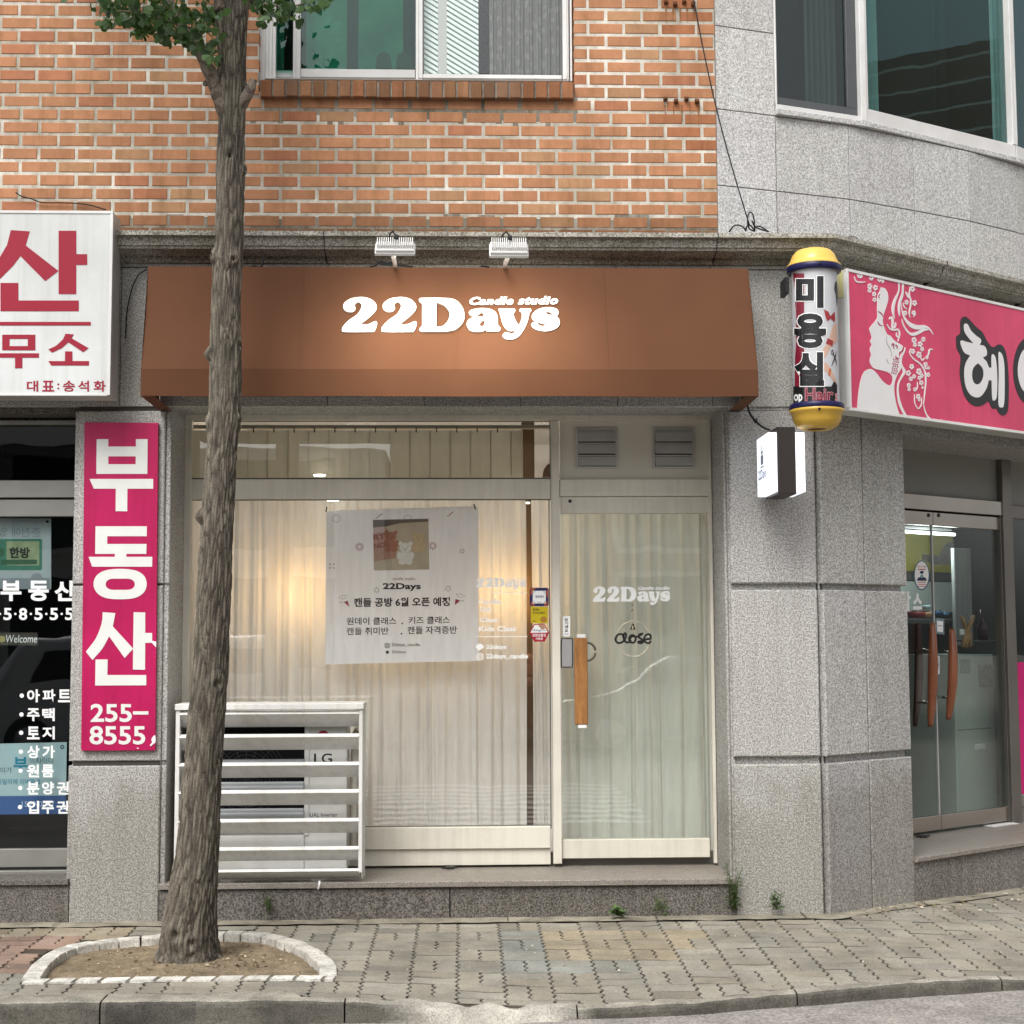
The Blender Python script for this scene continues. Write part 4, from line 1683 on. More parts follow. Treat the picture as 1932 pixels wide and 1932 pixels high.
for pts in ([T3(345, 50, -.12), T3(300, 34, -.16), T3(250, 22, -.2), T3(205, 20, -.22)], [T3(322, 5, -.14), T3(290, 30, -.05), T3(262, 50, 0)], [T3(368, 82, -.1), T3(380, 96, -.2), T3(396, 108, -.22)], [T3(345, 50, -.12), T3(330, 58, -.2), T3(310, 66, -.26)], [T3(466, -15), T3(500, 8, -.12), T3(548, 14, -.2), T3(600, -2, -.22)], [T3(480, -20), T3(488, 14, -.1), T3(492, 34, -.15)], [T3(300, -40, -.1), T3(250, -5, -.15), T3(215, 5, -.2)]):
    tw_.tube(pts, [.007 - .0012 * i for i in range(len(pts))], 7)
tw_.c = [(.16, .13, .10)] * len(tw_.f)
tw_.build("twig", M_BARK, tree)
m, N, L, B = nodes("fan leaf")
a = N.new("ShaderNodeAttribute"); a.attribute_name = "Col"
L.new(a.outputs['Color'], B.inputs['Base Color'])
B.inputs['Roughness'].default_value = .45
t_ = N.new("ShaderNodeBsdfTranslucent")
L.new(mixc(N, L, 1.0, a.outputs['Color'], (1.4, 1.6, .7), 'MULTIPLY'), t_.inputs[0])
mx = N.new("ShaderNodeMixShader"); mx.inputs[0].default_value = .35
o_ = [k for k in N if k.type == 'OUTPUT_MATERIAL'][0]
L.new(B.outputs[0], mx.inputs[1]); L.new(t_.outputs[0], mx.inputs[2]); L.new(mx.outputs[0], o_.inputs[0])
lf.build("crown", m, tree)

# ------------------------------------------------------------------ awning
YT, YF = -.27, -.52
aw_t0, aw_t1 = FR(YT).px(279.5, 504), FR(YT).px(1411.5, 505.5)
aw_b0, aw_b1 = FR(YF).px(266, 697), FR(YF).px(1430, 697)
aw_v0, aw_v1 = FR(YF).px(265.5, 748), FR(YF).px(1431, 747)
zt_, zb_, zv_ = (aw_t0[1] + aw_t1[1]) / 2, (aw_b0[1] + aw_b1[1]) / 2, (aw_v0[1] + aw_v1[1]) / 2
awn = thing("shop_awning", "wide brown fabric awning with white lettering over the curtained shop window", "awning", ((aw_v0[0] + aw_v1[0]) / 2, -.05, zv_))
m, N, L, B = nodes("brown awning fabric")
v = coords(N, L)
c = ramp(N, L, noise_n(N, L, coords(N, L, (1, 1, .5)), 2.0, 4), [(.3, (.098, .0425, .0215)), (.7, (.112, .049, .025))])
L.new(c, B.inputs['Base Color'])
B.inputs['Roughness'].default_value = .8
B.inputs['Specular IOR Level'].default_value = .12
w1, w2 = N.new("ShaderNodeTexWave"), N.new("ShaderNodeTexWave")
for w_, d_ in ((w1, 'X'), (w2, 'Z')):
    w_.bands_direction = d_
    w_.inputs['Scale'].default_value = 220
    L.new(v, w_.inputs['Vector'])
bump_n(N, L, B, mixc(N, L, .5, w1.outputs['Color'], w2.outputs['Color']), .12, .002)
M_AWN = m
ab = MB()
nu, nv = 120, 36
xt0, xt1, xb0, xb1 = aw_t0[0], aw_t1[0], aw_b0[0], aw_b1[0]


def awn_pt(s, t):
    """s across, t 0 top .. 1 fold line; slight sag and puckers near the ends"""
    xa, xb = xt0 + (xb0 - xt0) * t, xt1 + (xb1 - xt1) * t
    x = xa + (xb - xa) * s
    sag = .009 * math.sin(math.pi * t) + .005 * math.sin(math.pi * t) * math.cos(s * 2 * math.pi * 4) + .006 * noise.noise(Vector((s * 14, t * 2.5, 1))) * math.sin(math.pi * t)
    e = min(s, 1 - s)
    sag += .006 * math.exp(-(e / .02) ** 2) * noise.noise(Vector((s * 5, t * 9, 6))) * math.sin(math.pi * t)
    return Vector((x, YT + (YF - YT) * t + sag, zt_ + (zb_ - zt_) * t))


for i in range(nu):
    for j in range(nv):
        ab.add([awn_pt(i / nu, j / nv), awn_pt(i / nu, (j + 1) / nv), awn_pt((i + 1) / nu, (j + 1) / nv), awn_pt((i + 1) / nu, j / nv)], [(0, 1, 2, 3)], None, True)
# side cheeks and flat top back to the wall
for sgn, xt, xb in ((-1, xt0, xb0), (1, xt1, xb1)):
    q = [Vector((xt, -.0, zt_ + .002)), Vector((xt, YT, zt_)), Vector((xb, YF, zb_)), Vector((xb, YF, zv_)), Vector((xb - sgn * .0, -.005, zv_ - .004)), ]
    ab.add(q, [tuple(range(5)) if sgn < 0 else tuple(range(5))[::-1]])
ab.add([(xt0, YT, zt_), (xt1, YT, zt_), (xt1, 0, zt_ + .002), (xt0, 0, zt_ + .002)], [(0, 1, 2, 3)])
# return flap under each end
for sgn, xb in ((1, xb0), (-1, xb1)):
    ab.add([(xb, YF, zv_ + .001), (xb + sgn * .075, YF + .02, zv_ + .001), (xb + sgn * .075, -.03, zv_ - .003), (xb, -.03, zv_ - .003)], [(0, 1, 2, 3)])
cano = ab.build("canopy", M_AWN, awn)
for s_ in (.252, .505, .752):
    se = MB()
    for j in range(nv):
        a, b = awn_pt(s_, j / nv) + Vector((0, -.0025, .001)), awn_pt(s_, (j + 1) / nv) + Vector((0, -.0025, .001))
        se.add([a, b, b + Vector((.016, 0, 0)), a + Vector((.016, 0, 0))], [(0, 1, 2, 3)])
    se.build("seam", M_AWN, cano)
va = MB()
nn = 90
for i in range(nn):
    a, b = i / nn, (i + 1) / nn
    def vp(s, z): return Vector((xb0 + (xb1 - xb0) * s, YF - .002 + .004 * math.sin(s * 23) * (zb_ - z) / (zb_ - zv_), z - .004 * (1 if z < zb_ - .05 else 0) * abs(math.sin(s * math.pi * 3))))
    for za_, zb3 in ((zb_ + .001, (zb_ + zv_) / 2), ((zb_ + zv_) / 2, zv_)):
        va.add([vp(a, zb3), vp(b, zb3), vp(b, za_), vp(a, za_)], [(0, 1, 2, 3)], None, True)
vo_ = va.build("valance", M_AWN, awn)
se = MB()
for i in range(nn):
    a, b = i / nn, (i + 1) / nn
    o_ = Vector((0, -.0025, 0))
    se.add([vp(a, zv_ + .001) + o_, vp(b, zv_ + .001) + o_, vp(b, zv_ + .018) + o_, vp(a, zv_ + .018) + o_], [(0, 1, 2, 3)])
se.build("hem", M_AWN, vo_)

# ---- fat lettering, traced glyph by glyph
cL1, cL2 = crop(1000, 860, 330, 1932), crop(1330, 860, 330, 1932)
G2 = [(365, 572, 1), (500, 572), (570, 545), (635, 518), (665, 550), (640, 650), (605, 702, 1), (110, 702), (62, 660), (75, 610), (180, 500), (320, 400), (385, 300), (395, 230), (340, 185), (278, 225), (290, 300), (250, 345), (180, 357), (110, 330), (80, 270), (100, 200), (200, 130), (340, 102), (460, 105), (580, 150), (650, 230), (650, 310), (590, 390), (500, 470)]
GD = [(1395, 125), (1440, 115, 1), (1750, 113), (2000, 140), (2130, 260), (2175, 410), (2140, 540), (2010, 660), (1850, 695, 1), (1440, 697, 1), (1397, 675), (1405, 635), (1445, 600, 1), (1445, 205, 1), (1395, 170)]
GDh = [(1695, 215), (1740, 200), (1830, 240), (1900, 320), (1920, 400), (1895, 500), (1820, 590), (1730, 612), (1690, 585)]
Ga = [(320, 370), (370, 320), (520, 293), (660, 300), (770, 350), (812, 430), (822, 580, 1), (870, 650), (840, 690, 1), (625, 690, 1), (605, 652, 1), (570, 685), (450, 700), (340, 670), (285, 580), (310, 500), (400, 450), (580, 432, 1), (572, 385), (530, 366), (450, 420), (380, 425)]
Gah = [(592, 500), (540, 515), (505, 570), (540, 612), (585, 580)]
Gy = [(830, 310), (860, 298, 1), (1100, 298, 1), (1125, 330), (1095, 380), (1110, 470), (1185, 600, 1), (1235, 470), (1235, 370, 1), (1190, 325), (1215, 298, 1), (1380, 298, 1), (1400, 330), (1365, 375, 1), (1340, 500), (1270, 660), (1180, 780), (1060, 832), (950, 820), (905, 765), (960, 710), (1070, 735), (1140, 682, 1), (1010, 680), (920, 590), (875, 450), (850, 350)]
Gs = [(1860, 330), (1865, 400), (1825, 425), (1780, 410, 1), (1725, 362), (1660, 358), (1640, 380), (1720, 408), (1830, 430), (1885, 500), (1880, 590), (1790, 660), (1640, 690), (1480, 660), (1400, 590), (1420, 545), (1480, 540), (1560, 600), (1640, 595), (1655, 575), (1580, 555), (1460, 520), (1410, 450), (1430, 380), (1530, 305), (1680, 275), (1800, 290)]
LOGO = [[cL1(G2)], [cL1([(p[0] + 683 - 0,) + tuple(p[1:]) for p in G2])], [cL1(GD), cL1(GDh)], [cL2(Ga), cL2(Gah)], [cL2(Gy)], [cL2(Gs)]]
LX0, LY0, LX1, LY1 = 647.0, 560.5, 1056.0, 641.0          # ink box of the lettering on the awning


def logo(mb, pl, d0, d1, box=None, sm=True, n=5, small=True):
    """the shop lettering fitted to a pixel box (default: where it stands on the awning)"""
    f = pl.off(d1)
    for loops in LOGO:
        LL = []
        for lp in loops:
            q = smooth(lp, n)
            if box: q = [(box[0] + (x - LX0) / (LX1 - LX0) * (box[2] - box[0]), box[1] + (y - LY0) / (LY1 - LY0) * (box[3] - box[1])) for x, y in q]
            LL.append(f.P(q))
        mb.poly(pl, LL, d0, d1)
    if small:
        q = [(330, 100), (1865, 78), (1862, 228), (330, 240)]
        q = cL2(q)
        if box: q = [(box[0] + (x - LX0) / (LX1 - LX0) * (box[2] - box[0]), box[1] + (y - LY0) / (LY1 - LY0) * (box[3] - box[1])) for x, y in q]
        add_text(mb, pl, "Candle studio", 0, 0, 0, 0, d1, bold=.05, shear=.25, spacing=1.12, quad=q)


# plane of the sloping front
tv = Vector((0, YT - YF, zt_ - zb_)).normalized()
AWP = Pl((0, YF, zb_), (1, 0, 0), tv, Vector((0, -tv.z, tv.y)))
M_LET = mat("white vinyl lettering", (.86, .87, .86), .5, var=.02)
lg = MB()
logo(lg, AWP, -.012, .004)
lg.build("lettering", M_LET, awn)

# ---- two white floodlights on bent arms
cF = crop(1000, 0, 1000, 1932)
for i, (x0, x1, y0, y1, ax, lab) in enumerate(((213, 430, 1372, 1440, 322, "white finned floodlight on a short arm above the first numeral of the awning lettering"), (866, 1076, 1372, 1455, 948, "white finned floodlight on a short arm above the last letters of the awning lettering"))):
    YL = -1.0
    f = FR(YL)
    (a, b), (c, d) = cF([(x0, y0), (x1, y1)])
    p, q = f.px(a, d), f.px(c, b)
    ctr = Vector(((p[0] + q[0]) / 2, YL, (p[1] + q[1]) / 2))
    foot = FR(YT + .03).px(*cF([(ax, 1528)])[0])
    fl = thing("floodlight", lab, "floodlight", (foot[0], YT + .03, foot[1]), "floodlights over the awning")
    W2, H2 = (q[0] - p[0]) / 2, (q[1] - p[1])
    tilt = R(38)
    up = Vector((0, math.sin(tilt), math.cos(tilt)))
    nn_ = Vector((0, -math.cos(tilt), math.sin(tilt)))
    hp = Pl(ctr, (1, 0, 0), up, nn_)
    hh = H2 / 2 / math.cos(tilt) * .92
    bd = MB()
    bd.box(hp, -W2, W2, -hh, hh, -.012, .006, .004)
    bd.box(hp, -W2 - .006, W2 + .006, -hh - .004, hh + .004, -.03, -.012, .004)
    body = bd.build("lamp_housing", M_WHITE, fl)
    fn = MB()
    for k in range(17):
        u_ = -W2 + .008 + (2 * W2 - .016) * k / 16
        fn.box(hp, u_ - .0022, u_ + .0022, -hh + .012, hh + .006, .006, .028, .001)
    fn.build("cooling_fins", M_WHITE, body)
    ln = MB()
    ln.box(hp, -W2 + .008, W2 - .008, -hh + .006, hh - .006, -.034, -.0305)
    ln.build("lens", emis("lit lens", (1, .93, .82), 6), body)
    ar = MB()
    A_ = Vector((foot[0], YT + .03, foot[1] - .005))
    B_ = Vector((ctr.x + (foot[0] - ctr.x) * .35, YL + .03, ctr.z - .02))
    ar.tube([A_, A_.lerp(B_, .15) + Vector((0, 0, .02)), A_.lerp(B_, .6), B_], .0125, 12)
    ar.tube([A_ + Vector((-.03, 0, -.003)), A_ + Vector((.03, 0, -.003))], .009, 8)
    ar.build("arm", M_WHITE, fl)
    cb = MB()
    c0 = ctr + nn_ * .02 + up * hh * .7
    cb.tube([c0, c0 + Vector((0, 0, .03)), c0 + Vector((-.012, .02, .055)), c0 + Vector((-.03, .06, .05)), c0 + Vector((-.035, .08, .01)), c0 + Vector((-.03, .1, -.03))], .0045, 8)
    cb.tube([c0 + Vector((.008, 0, -.005)), c0 + Vector((.006, 0, .028))], .011, 10)
    cb.build("cable", M_BLACK, fl)
    la = bpy.data.lights.new("floodlight_lamp", 'SPOT')
    la.energy = 36
    la.color = (1, .92, .76)
    la.spot_size = R(120)
    la.spot_blend = 1.0
    la.shadow_soft_size = .14
    lo_ = bpy.data.objects.new("floodlight_lamp", la)
    tgt = Vector((ctr.x + .02, YF + .06, zb_ + .14))
    src = ctr - nn_ * .06
    lo_.rotation_euler = (src - tgt).to_track_quat('Z', 'Y').to_euler()
    COL.objects.link(lo_)
    lo_.parent = fl
    lo_.location = src - Vector(fl.location)

for pts in ([(178, 1524), (215, 1510), (240, 1490), (275, 1500), (320, 1498), (345, 1515)], [(240, 1505), (290, 1510), (340, 1512), (425, 1524)], [(810, 1518), (835, 1520), (860, 1522)], [(-510, 1525), (-480, 1518), (-462, 1524), (-440, 1515), (-425, 1460)]):
    P_ = [FR(YT + .06).px(*q) for q in cF(smooth(pts, 4, False))]
    cbk = MB()
    cbk.tube([(u_, YT + .06, v_) for u_, v_ in P_], .006, 6)
    x_ = pts[0][0]
    tag(cbk.build("lamp_wire", M_BLACK), {178: "longer black wire curling at the left floodlight's foot on the awning edge", 240: "short black wire lying beside the left floodlight's foot on the awning edge", 810: "short black wire end left of the right floodlight's foot", -510: "black wire standing up at the awning's left end beside the tree trunk"}[x_], "cable", "wires along the awning edge")

# ------------------------------------------------------------------ slatted white cover and the outdoor unit inside it
cA = crop(500, 2050, 600, 1932)
YA0 = -.05
FA = FR(YA0)


def apx(x, y, pl=FA): return pl.px(*cA([(x, y)])[0])


aw_x0, aw_x1 = apx(92, 900)[0], apx(1800, 900)[0]
ax0, ax1 = apx(52, 900)[0], apx(1836, 900)[0]
cz1, cz0 = apx(900, 148)[1], apx(900, 1782)[1]
cov = thing("slatted_cover", "white slatted metal cover standing on the step in front of the shop window", "unit cover", ((ax0 + ax1) / 2, YA0 + .12, z_st))
DP = .27
M_COV = mat("white powder coat", (.74, .74, .72), .42, var=.03, dirt=.14, streak=.12)
k = MB()
k.box(FA, ax0 - .004, ax1 + .006, cz1, cz1 + .034, -DP, .012, .003)
k.build("top_board", M_COV, cov)
for xa, xb in ((ax0, aw_x0), (aw_x1, ax1)):
    for dd in (0, -DP + .035):
        k = MB()
        k.box(FA, xa, xb, (z_st if dd else cz0 + .045), cz1 - .001, dd - .035, dd, .002)
        k.build("post", M_COV, cov)
tops = [(900, 160), (900, 380), (900, 650), (900, 912), (900, 1186), (900, 1455), (900, 1668)]
bots = [322, 542, 808, 1073, 1344, 1608, 1782]
for (tx, ty), by in zip(tops, bots):
    zt2, zb3 = apx(tx, ty)[1], apx(tx, by)[1]
    k = MB()
    th_, lean = .019, .092
    u0, u1 = aw_x0 - .006, aw_x1 + .002
    # a board leaning back at its foot, its upper edge catching the sky
    zl_ = zt2 - (zt2 - zb3) * .18
    vs_ = []
    for u_ in (u0, u1):
        vs_ += [FA.w(u_, zl_, .006), FA.w(u_, zt2, -.016), FA.w(u_, zt2 - .006, -.030), FA.w(u_, zb3 + .004, -lean - .02), FA.w(u_, zb3, -lean)]
    k.add(vs_, [(0, 1, 2, 3, 4), (9, 8, 7, 6, 5)] + [(i, 5 + i, 5 + (i + 1) % 5, (i + 1) % 5) for i in range(5)])
    k.build("slat", M_COV, cov, bevel=.0015, recalc=True)
for u_ in (ax0, ax1 - .004):
    k = MB()
    k.box(FR(YA0 + .036), u_, u_ + .004, z_st + .02, cz1 - .001, -DP + .075, 0)
    k.build("side_panel", M_COV, cov)

YU = .105
FU = FR(YU)
M_AC = mat("off white enamel", (.72, .72, .69), .4, var=.04, dirt=.15)
unx0, unx1 = apx(-420, 900, FU)[0], apx(1692, 900, FU)[0]
unx0 = ax0 + .04
unz0, unz1 = z_st + .05, apx(900, 200, FU)[1]
ac = thing("outdoor_unit", "off white air conditioner outdoor unit half hidden behind the slatted cover", "air conditioner", ((unx0 + unx1) / 2, YU + .12, z_st))
k = MB()
gx1 = apx(1282, 900, FU)[0]
gz0 = apx(900, 1345, FU)[1]
k.box(FU, gx1 + .006, unx1, unz0, unz1, -.26, 0, .006)
k.box(FU, unx0, gx1 + .004, unz0, gz0, -.26, 0, .006)
k.box(FU, unx0, unx0 + .03, gz0 + .002, unz1, -.26, 0, .004)
k.box(FU, unx0 + .032, gx1 + .004, unz1 - .03, unz1, -.26, 0, .004)
k.build("casing", M_AC, ac)
k = MB()
k.box(FU, unx0 + .03, gx1 + .004, gz0, unz1 - .03, -.22, -.10)
k.build("fan_recess", M_DARK, ac)
k = MB()
gc = ((unx0 + gx1) / 2, (gz0 + unz1) / 2)
for r_ in [.03 + .022 * i for i in range(10)]:
    k.tube([FU.w(gc[0] + r_ * math.cos(t), gc[1] + r_ * math.sin(t), -.012) for t in [2 * math.pi * i / 40 for i in range(41)]], .002, 5, False)
for i in range(8):
    t = math.pi * i / 8
    k.tube([FU.w(gc[0] - .24 * math.cos(t), gc[1] - .24 * math.sin(t), -.015), FU.w(gc[0] + .24 * math.cos(t), gc[1] + .24 * math.sin(t), -.015)], .0022, 5)
k.build("fan_guard", mat("black wire", (.03, .03, .03), .5), ac)
M_SIL = mat("silver plastic", (.50, .52, .53), .35, metal=.25, var=.06, vs=3)
for y0, y1 in ((618, 700), (832, 940), (1085, 1183)):
    k = MB()
    za_, zb3 = apx(900, y0, FU)[1], apx(900, y1, FU)[1]
    xr = apx(1280, 900, FU)[0]
    n_ = 8
    pr_ = [(FU.w(0, zb3 + (za_ - zb3) * t / n_, .006 + .022 * math.sin(math.pi * t / n_)).y, zb3 + (za_ - zb3) * t / n_) for t in range(n_ + 1)]
    for i in range(n_):
        k.add([(unx0 + .035, pr_[i][0], pr_[i][1]), (xr, pr_[i][0], pr_[i][1]), (xr, pr_[i + 1][0], pr_[i + 1][1]), (unx0 + .035, pr_[i + 1][0], pr_[i + 1][1])], [(0, 1, 2, 3)], None, True)
    k.add([(xr, y_, z_) for y_, z_ in pr_] + [(xr, YU + .02, zb3), (xr, YU + .02, za_)], [tuple(range(n_ + 1)) + (n_ + 2, n_ + 1)])
    k.build("air_deflector", M_SIL, ac)
k = MB()
k.box(FU, *(lambda a, b: (a, b))(apx(1284, 900, FU)[0], apx(1330, 900, FU)[0]), gz0 - .002, unz1 - .01, 0, .009, .003)
k.build("grille_frame", mat("light enamel", (.70, .70, .67), .4), ac)
k = MB()
add_text(k, FU, "LG", *cA([(1376, 563)])[0], *cA([(1548, 658)])[0], .001, bold=.012)
k.build("brand_lettering", mat("dark grey print", (.02, .02, .022), .5), ac)
k = MB()
add_text(k, FU, "DUAL Inverter", *cA([(1300, 1128)])[0], *cA([(1600, 1166)])[0], .001, bold=.004)
k.build("unit_lettering", mat("grey print", (.07, .07, .075), .5), ac)
k = MB()
c_ = apx(1465, 398, FU)
k.poly(FU, [[(c_[0] + .033 * math.cos(t), c_[1] + .033 * math.sin(t)) for t in [2 * math.pi * i / 30 for i in range(30)]]], 0, .001)
k.build("round_badge", mat("dark red badge", (.30, .02, .045), .4), ac)
for xx in (1345, 480):
    k = MB()
    a = apx(xx, 1640, FU)[0]
    k.box(FU, a, a + .075, z_st, unz0, -.24, -.01, .003)
    k.build("foot", M_AC, ac)
k = MB()
pc_ = apx(1760, 600, FR(YU + .1))
k.tube([(pc_[0], YU + .10, z_st + .1), (pc_[0], YU + .1, z_st + .5), (pc_[0] + .005, YU + .12, z_st + .75), (pc_[0] + .01, YU + .16, z_st + .83), (pc_[0] + .015, YU + .22, z_st + .84)], .026, 12)
k.build("pipe_lagging", mat("cream pipe lagging", (.62, .57, .50), .8, var=.1), ac)

# ------------------------------------------------------------------ white light box sign at the left
cS = crop(0, 620, 360, 1220)
YS = -.30
FSg = FR(YS)
sx1, sz1 = FSg.px(*cS([(1128, 18)])[0])
_, sz0 = FSg.px(*cS([(1000, 1855)])[0])
sx0 = -4.3
lb = thing("estate_agent_lightbox", "white light box sign with large crimson Korean letters at the left edge", "sign", ((sx0 + sx1) / 2, -.08, sz0))
k = MB()
k.box(FSg, sx0, sx1, sz0, sz1, -.20, -.006, .004)
k.build("cabinet", mat("aluminium cabinet", (.56, .57, .55), .4, metal=.2, var=.05, dirt=.2), lb)
k = MB()
k.box(FSg, sx0 + .012, sx1 - .012, sz0 + .012, sz1 - .012, -.006, -.0005)
k.build("face", mat("white sign face", (.61, .63, .625), .32, var=.04, vs=1.5, dirt=.10, streak=.10), lb)
k = MB()
k.box(FSg, sx0, sx1 + .004, sz1 - .012, sz1 + .004, -.02, .005, .001)
k.box(FSg, sx1 - .012, sx1 + .004, sz0, sz1 - .013, -.02, .005, .001)
k.box(FSg, sx0, sx1 - .013, sz0 - .003, sz0 + .011, -.02, .005, .001)
k.build("trim", M_ALUW, lb)
k = MB()
k.box(FR(-.1), sx1 - .3, sx1 - .05, sz0 + .15, sz0 + .19, -.095, -.001)
k.box(FR(-.1), sx1 - .3, sx1 - .05, sz1 - .25, sz1 - .21, -.095, -.001)
k.build("bracket", M_STEELD, lb)
M_CRIM = mat("crimson vinyl", (.29, .010, .03), .4, var=.04, vs=3)
k = MB()
def pg(*pts): return cS(list(pts))
shapes = [
    [pg((108, 201), (298, 214), (257, 355), (585, 610), (452, 712), (204, 462), (130, 560), (0, 690), (-60, 640), (-110, 590), (0, 470), (70, 350))],
    [pg((586, 208), (763, 208), (763, 442), (872, 442), (872, 550), (763, 550), (763, 842), (586, 842))],
    [pg((4, 730), (183, 730), (183, 906), (788, 906), (788, 1013), (4, 1013))],
    [pg((-900, 1120), (908, 1120), (908, 1156), (-900, 1156))],
    [pg((22, 1248), (353, 1248), (353, 1404), (22, 1404)), pg((95, 1290), (278, 1290), (278, 1362), (95, 1362))],
    [pg((-30, 1434), (389, 1434), (389, 1478), (223, 1478), (223, 1583), (150, 1583), (150, 1478), (0, 1478))],
    [pg((655, 1238), (738, 1245), (716, 1284), (886, 1382), (832, 1424), (683, 1324), (620, 1380), (523, 1428), (482, 1396), (560, 1360), (630, 1295))],
    [pg((650, 1415), (724, 1415), (724, 1512), (890, 1512), (890, 1556), (512, 1556), (483, 1512), (650, 1512))],
    [pg((-640, 208), (-463, 208), (-463, 842), (-640, 842))], [pg((-420, 208), (-240, 208), (-240, 842), (-420, 842))],
]
for sh in shapes: k.ppoly(FSg, sh, -.002, .0012)
for ch, a, b in (("대", 268, 382), ("표", 422, 543), (":", 572, 594), ("송", 628, 750), ("석", 780, 890), ("화", 936, 1057)):
    add_text(k, FSg, ch, *cS([(a, 1708 if ch != ":" else 1735)])[0], *cS([(b, 1818 if ch != ":" else 1795)])[0], .0012, bold=.022)
k.build("lettering", M_CRIM, lb)

# ------------------------------------------------------------------ vertical pink sign on the left pillar
FPk = FR(-.03)
c1, c2_ = crop(230, 1240, 250, 1208), crop(230, 1640, 250, 805)
pk = thing("pink_sign_board", "tall magenta sign board with white Korean letters and phone number on granite pillar", "sign", (xf(228, -.02), -.02, zf(1416, -.02, 220)))
q = FPk.P(c1([(95, 36), (1145, 40)]) + c2_([(734, 1855), (30, 1858)]))
k = MB()
k.poly(FPk, [q[::-1]], -.026, 0)
M_PINK = mat("magenta sign face", (.47, .010, .098), .38, var=.07, vs=1.2, dirt=.15, streak=.12)
k.build("board", M_PINK, pk, bevel=.002)
k = MB()
for sh in ([c1([(268, 275), (434, 275), (434, 380), (828, 380), (828, 275), (995, 275), (990, 770), (262, 770)]), c1([(434, 520), (826, 520), (824, 632), (434, 632)])],
           [c1([(166, 842), (1074, 842), (1074, 982), (706, 982), (704, 1303), (538, 1303), (541, 982), (228, 982)])],
           [c1([(252, 1518), (984, 1518), (982, 1660), (418, 1660), (418, 1770), (980, 1770), (976, 1912), (692, 1912), (692, 1984), (526, 1984), (528, 1912), (246, 1912)])],
           [c2_([(102, 14), (355, 14), (462, 14), (708, 14), (706, 108), (136, 108)])],
           [smooth(c2_([(402, 128), (540, 142), (625, 190), (655, 272), (625, 355), (540, 405), (402, 418), (265, 405), (180, 355), (148, 272), (180, 190), (265, 142)]), 4), smooth(c2_([(402, 222), (490, 224), (530, 245), (541, 275), (530, 305), (490, 326), (402, 328), (315, 326), (275, 305), (264, 275), (275, 245), (315, 224)]), 4)],
           [smooth(c2_([(236, 541, 1), (356, 549, 1), (332, 676, 1), (526, 888, 1), (444, 976, 1), (297, 770, 1), (230, 890), (139, 995, 1), (76, 916, 1), (170, 790), (225, 650)]), 4)],
           [c2_([(530, 541), (640, 543), (640, 738), (706, 738), (706, 832), (640, 832), (638, 1088), (523, 1086)])],
           [c2_([(168, 990), (283, 990), (280, 1138), (650, 1138), (650, 1236), (164, 1238)])]):
    k.ppoly(FPk, sh, -.001, .0015)
    pass
for body, b0, b1 in (("255", (120, 1412), (514, 1586)), ("8555", (110, 1622), (642, 1800))):
    add_text(k, FPk, body, *c2_([b0])[0], *c2_([b1])[0], .0015, bold=.022)
k.ppoly(FPk, [c2_([(524, 1483), (670, 1483), (670, 1514), (524, 1514)])], -.001, .0015)
k.build("lettering", mat("white sign vinyl", (.72, .735, .70), .45, var=.03, dirt=.05), pk)
k = MB()      # torn corners showing the white backing
k.ppoly(FPk, [c2_([(692, 812), (744, 820), (744, 875), (715, 845)])], -.001, .003)
k.ppoly(FPk, [smooth(c2_([(735, 1712), (705, 1735), (702, 1765), (734, 1785)]), 3)], -.001, .0025)
k.ppoly(FPk, [c2_([(710, 1772), (722, 1790), (692, 1815), (684, 1806)])], -.001, .004)
k.ppoly(FPk, [c2_([(562, 1828), (580, 1832), (576, 1840), (562, 1836)])], -.001, .002)
k.build("torn_patch", M_LET, pk)

# ------------------------------------------------------------------ curtains and lamps behind the shop glass
M_CURT = cloth("sheer curtain", (.81, .805, .775), .40)
rc = random.Random(4)


def curtain(name, label, x0, x1, y0, y1, Y, n_fold, group):
    f = FR(Y)
    u0, u1 = f.px(x0, 1200)[0], f.px(x1, 1200)[0]
    za_, zb3 = f.px(800, y1)[1], f.px(800, y0)[1]
    n = max(24, int(n_fold * 12))
    ph = [rc.uniform(0, 6) for _ in range(4)]
    cols_ = []
    for i in range(n + 1):
        s = i / n
        w_ = s * n_fold * 2 * math.pi
        w2 = w_ + 1.3 * math.sin(w_ * .23 + ph[0]) + .8 * math.sin(w_ * .61 + ph[1])
        cols_.append((u0 + (u1 - u0) * s, math.sin(w2) * .012 + .005 * math.sin(w2 * 2.1 + ph[2])))
    b = MB()
    nz = 10
    for i in range(n):
        for j in range(nz):
            def pt(ii, jj):
                t = jj / nz
                u_, d_ = cols_[ii]
                return f.w(u_ + .004 * math.sin(t * 4 + ii * .2), za_ + (zb3 - za_) * t, d_ * (1.15 - .45 * t))
            b.add([pt(i, j), pt(i + 1, j), pt(i + 1, j + 1), pt(i, j + 1)], [(0, 1, 2, 3)], None, True)
    return tag(b.build(name, M_CURT), label, "curtain", group)


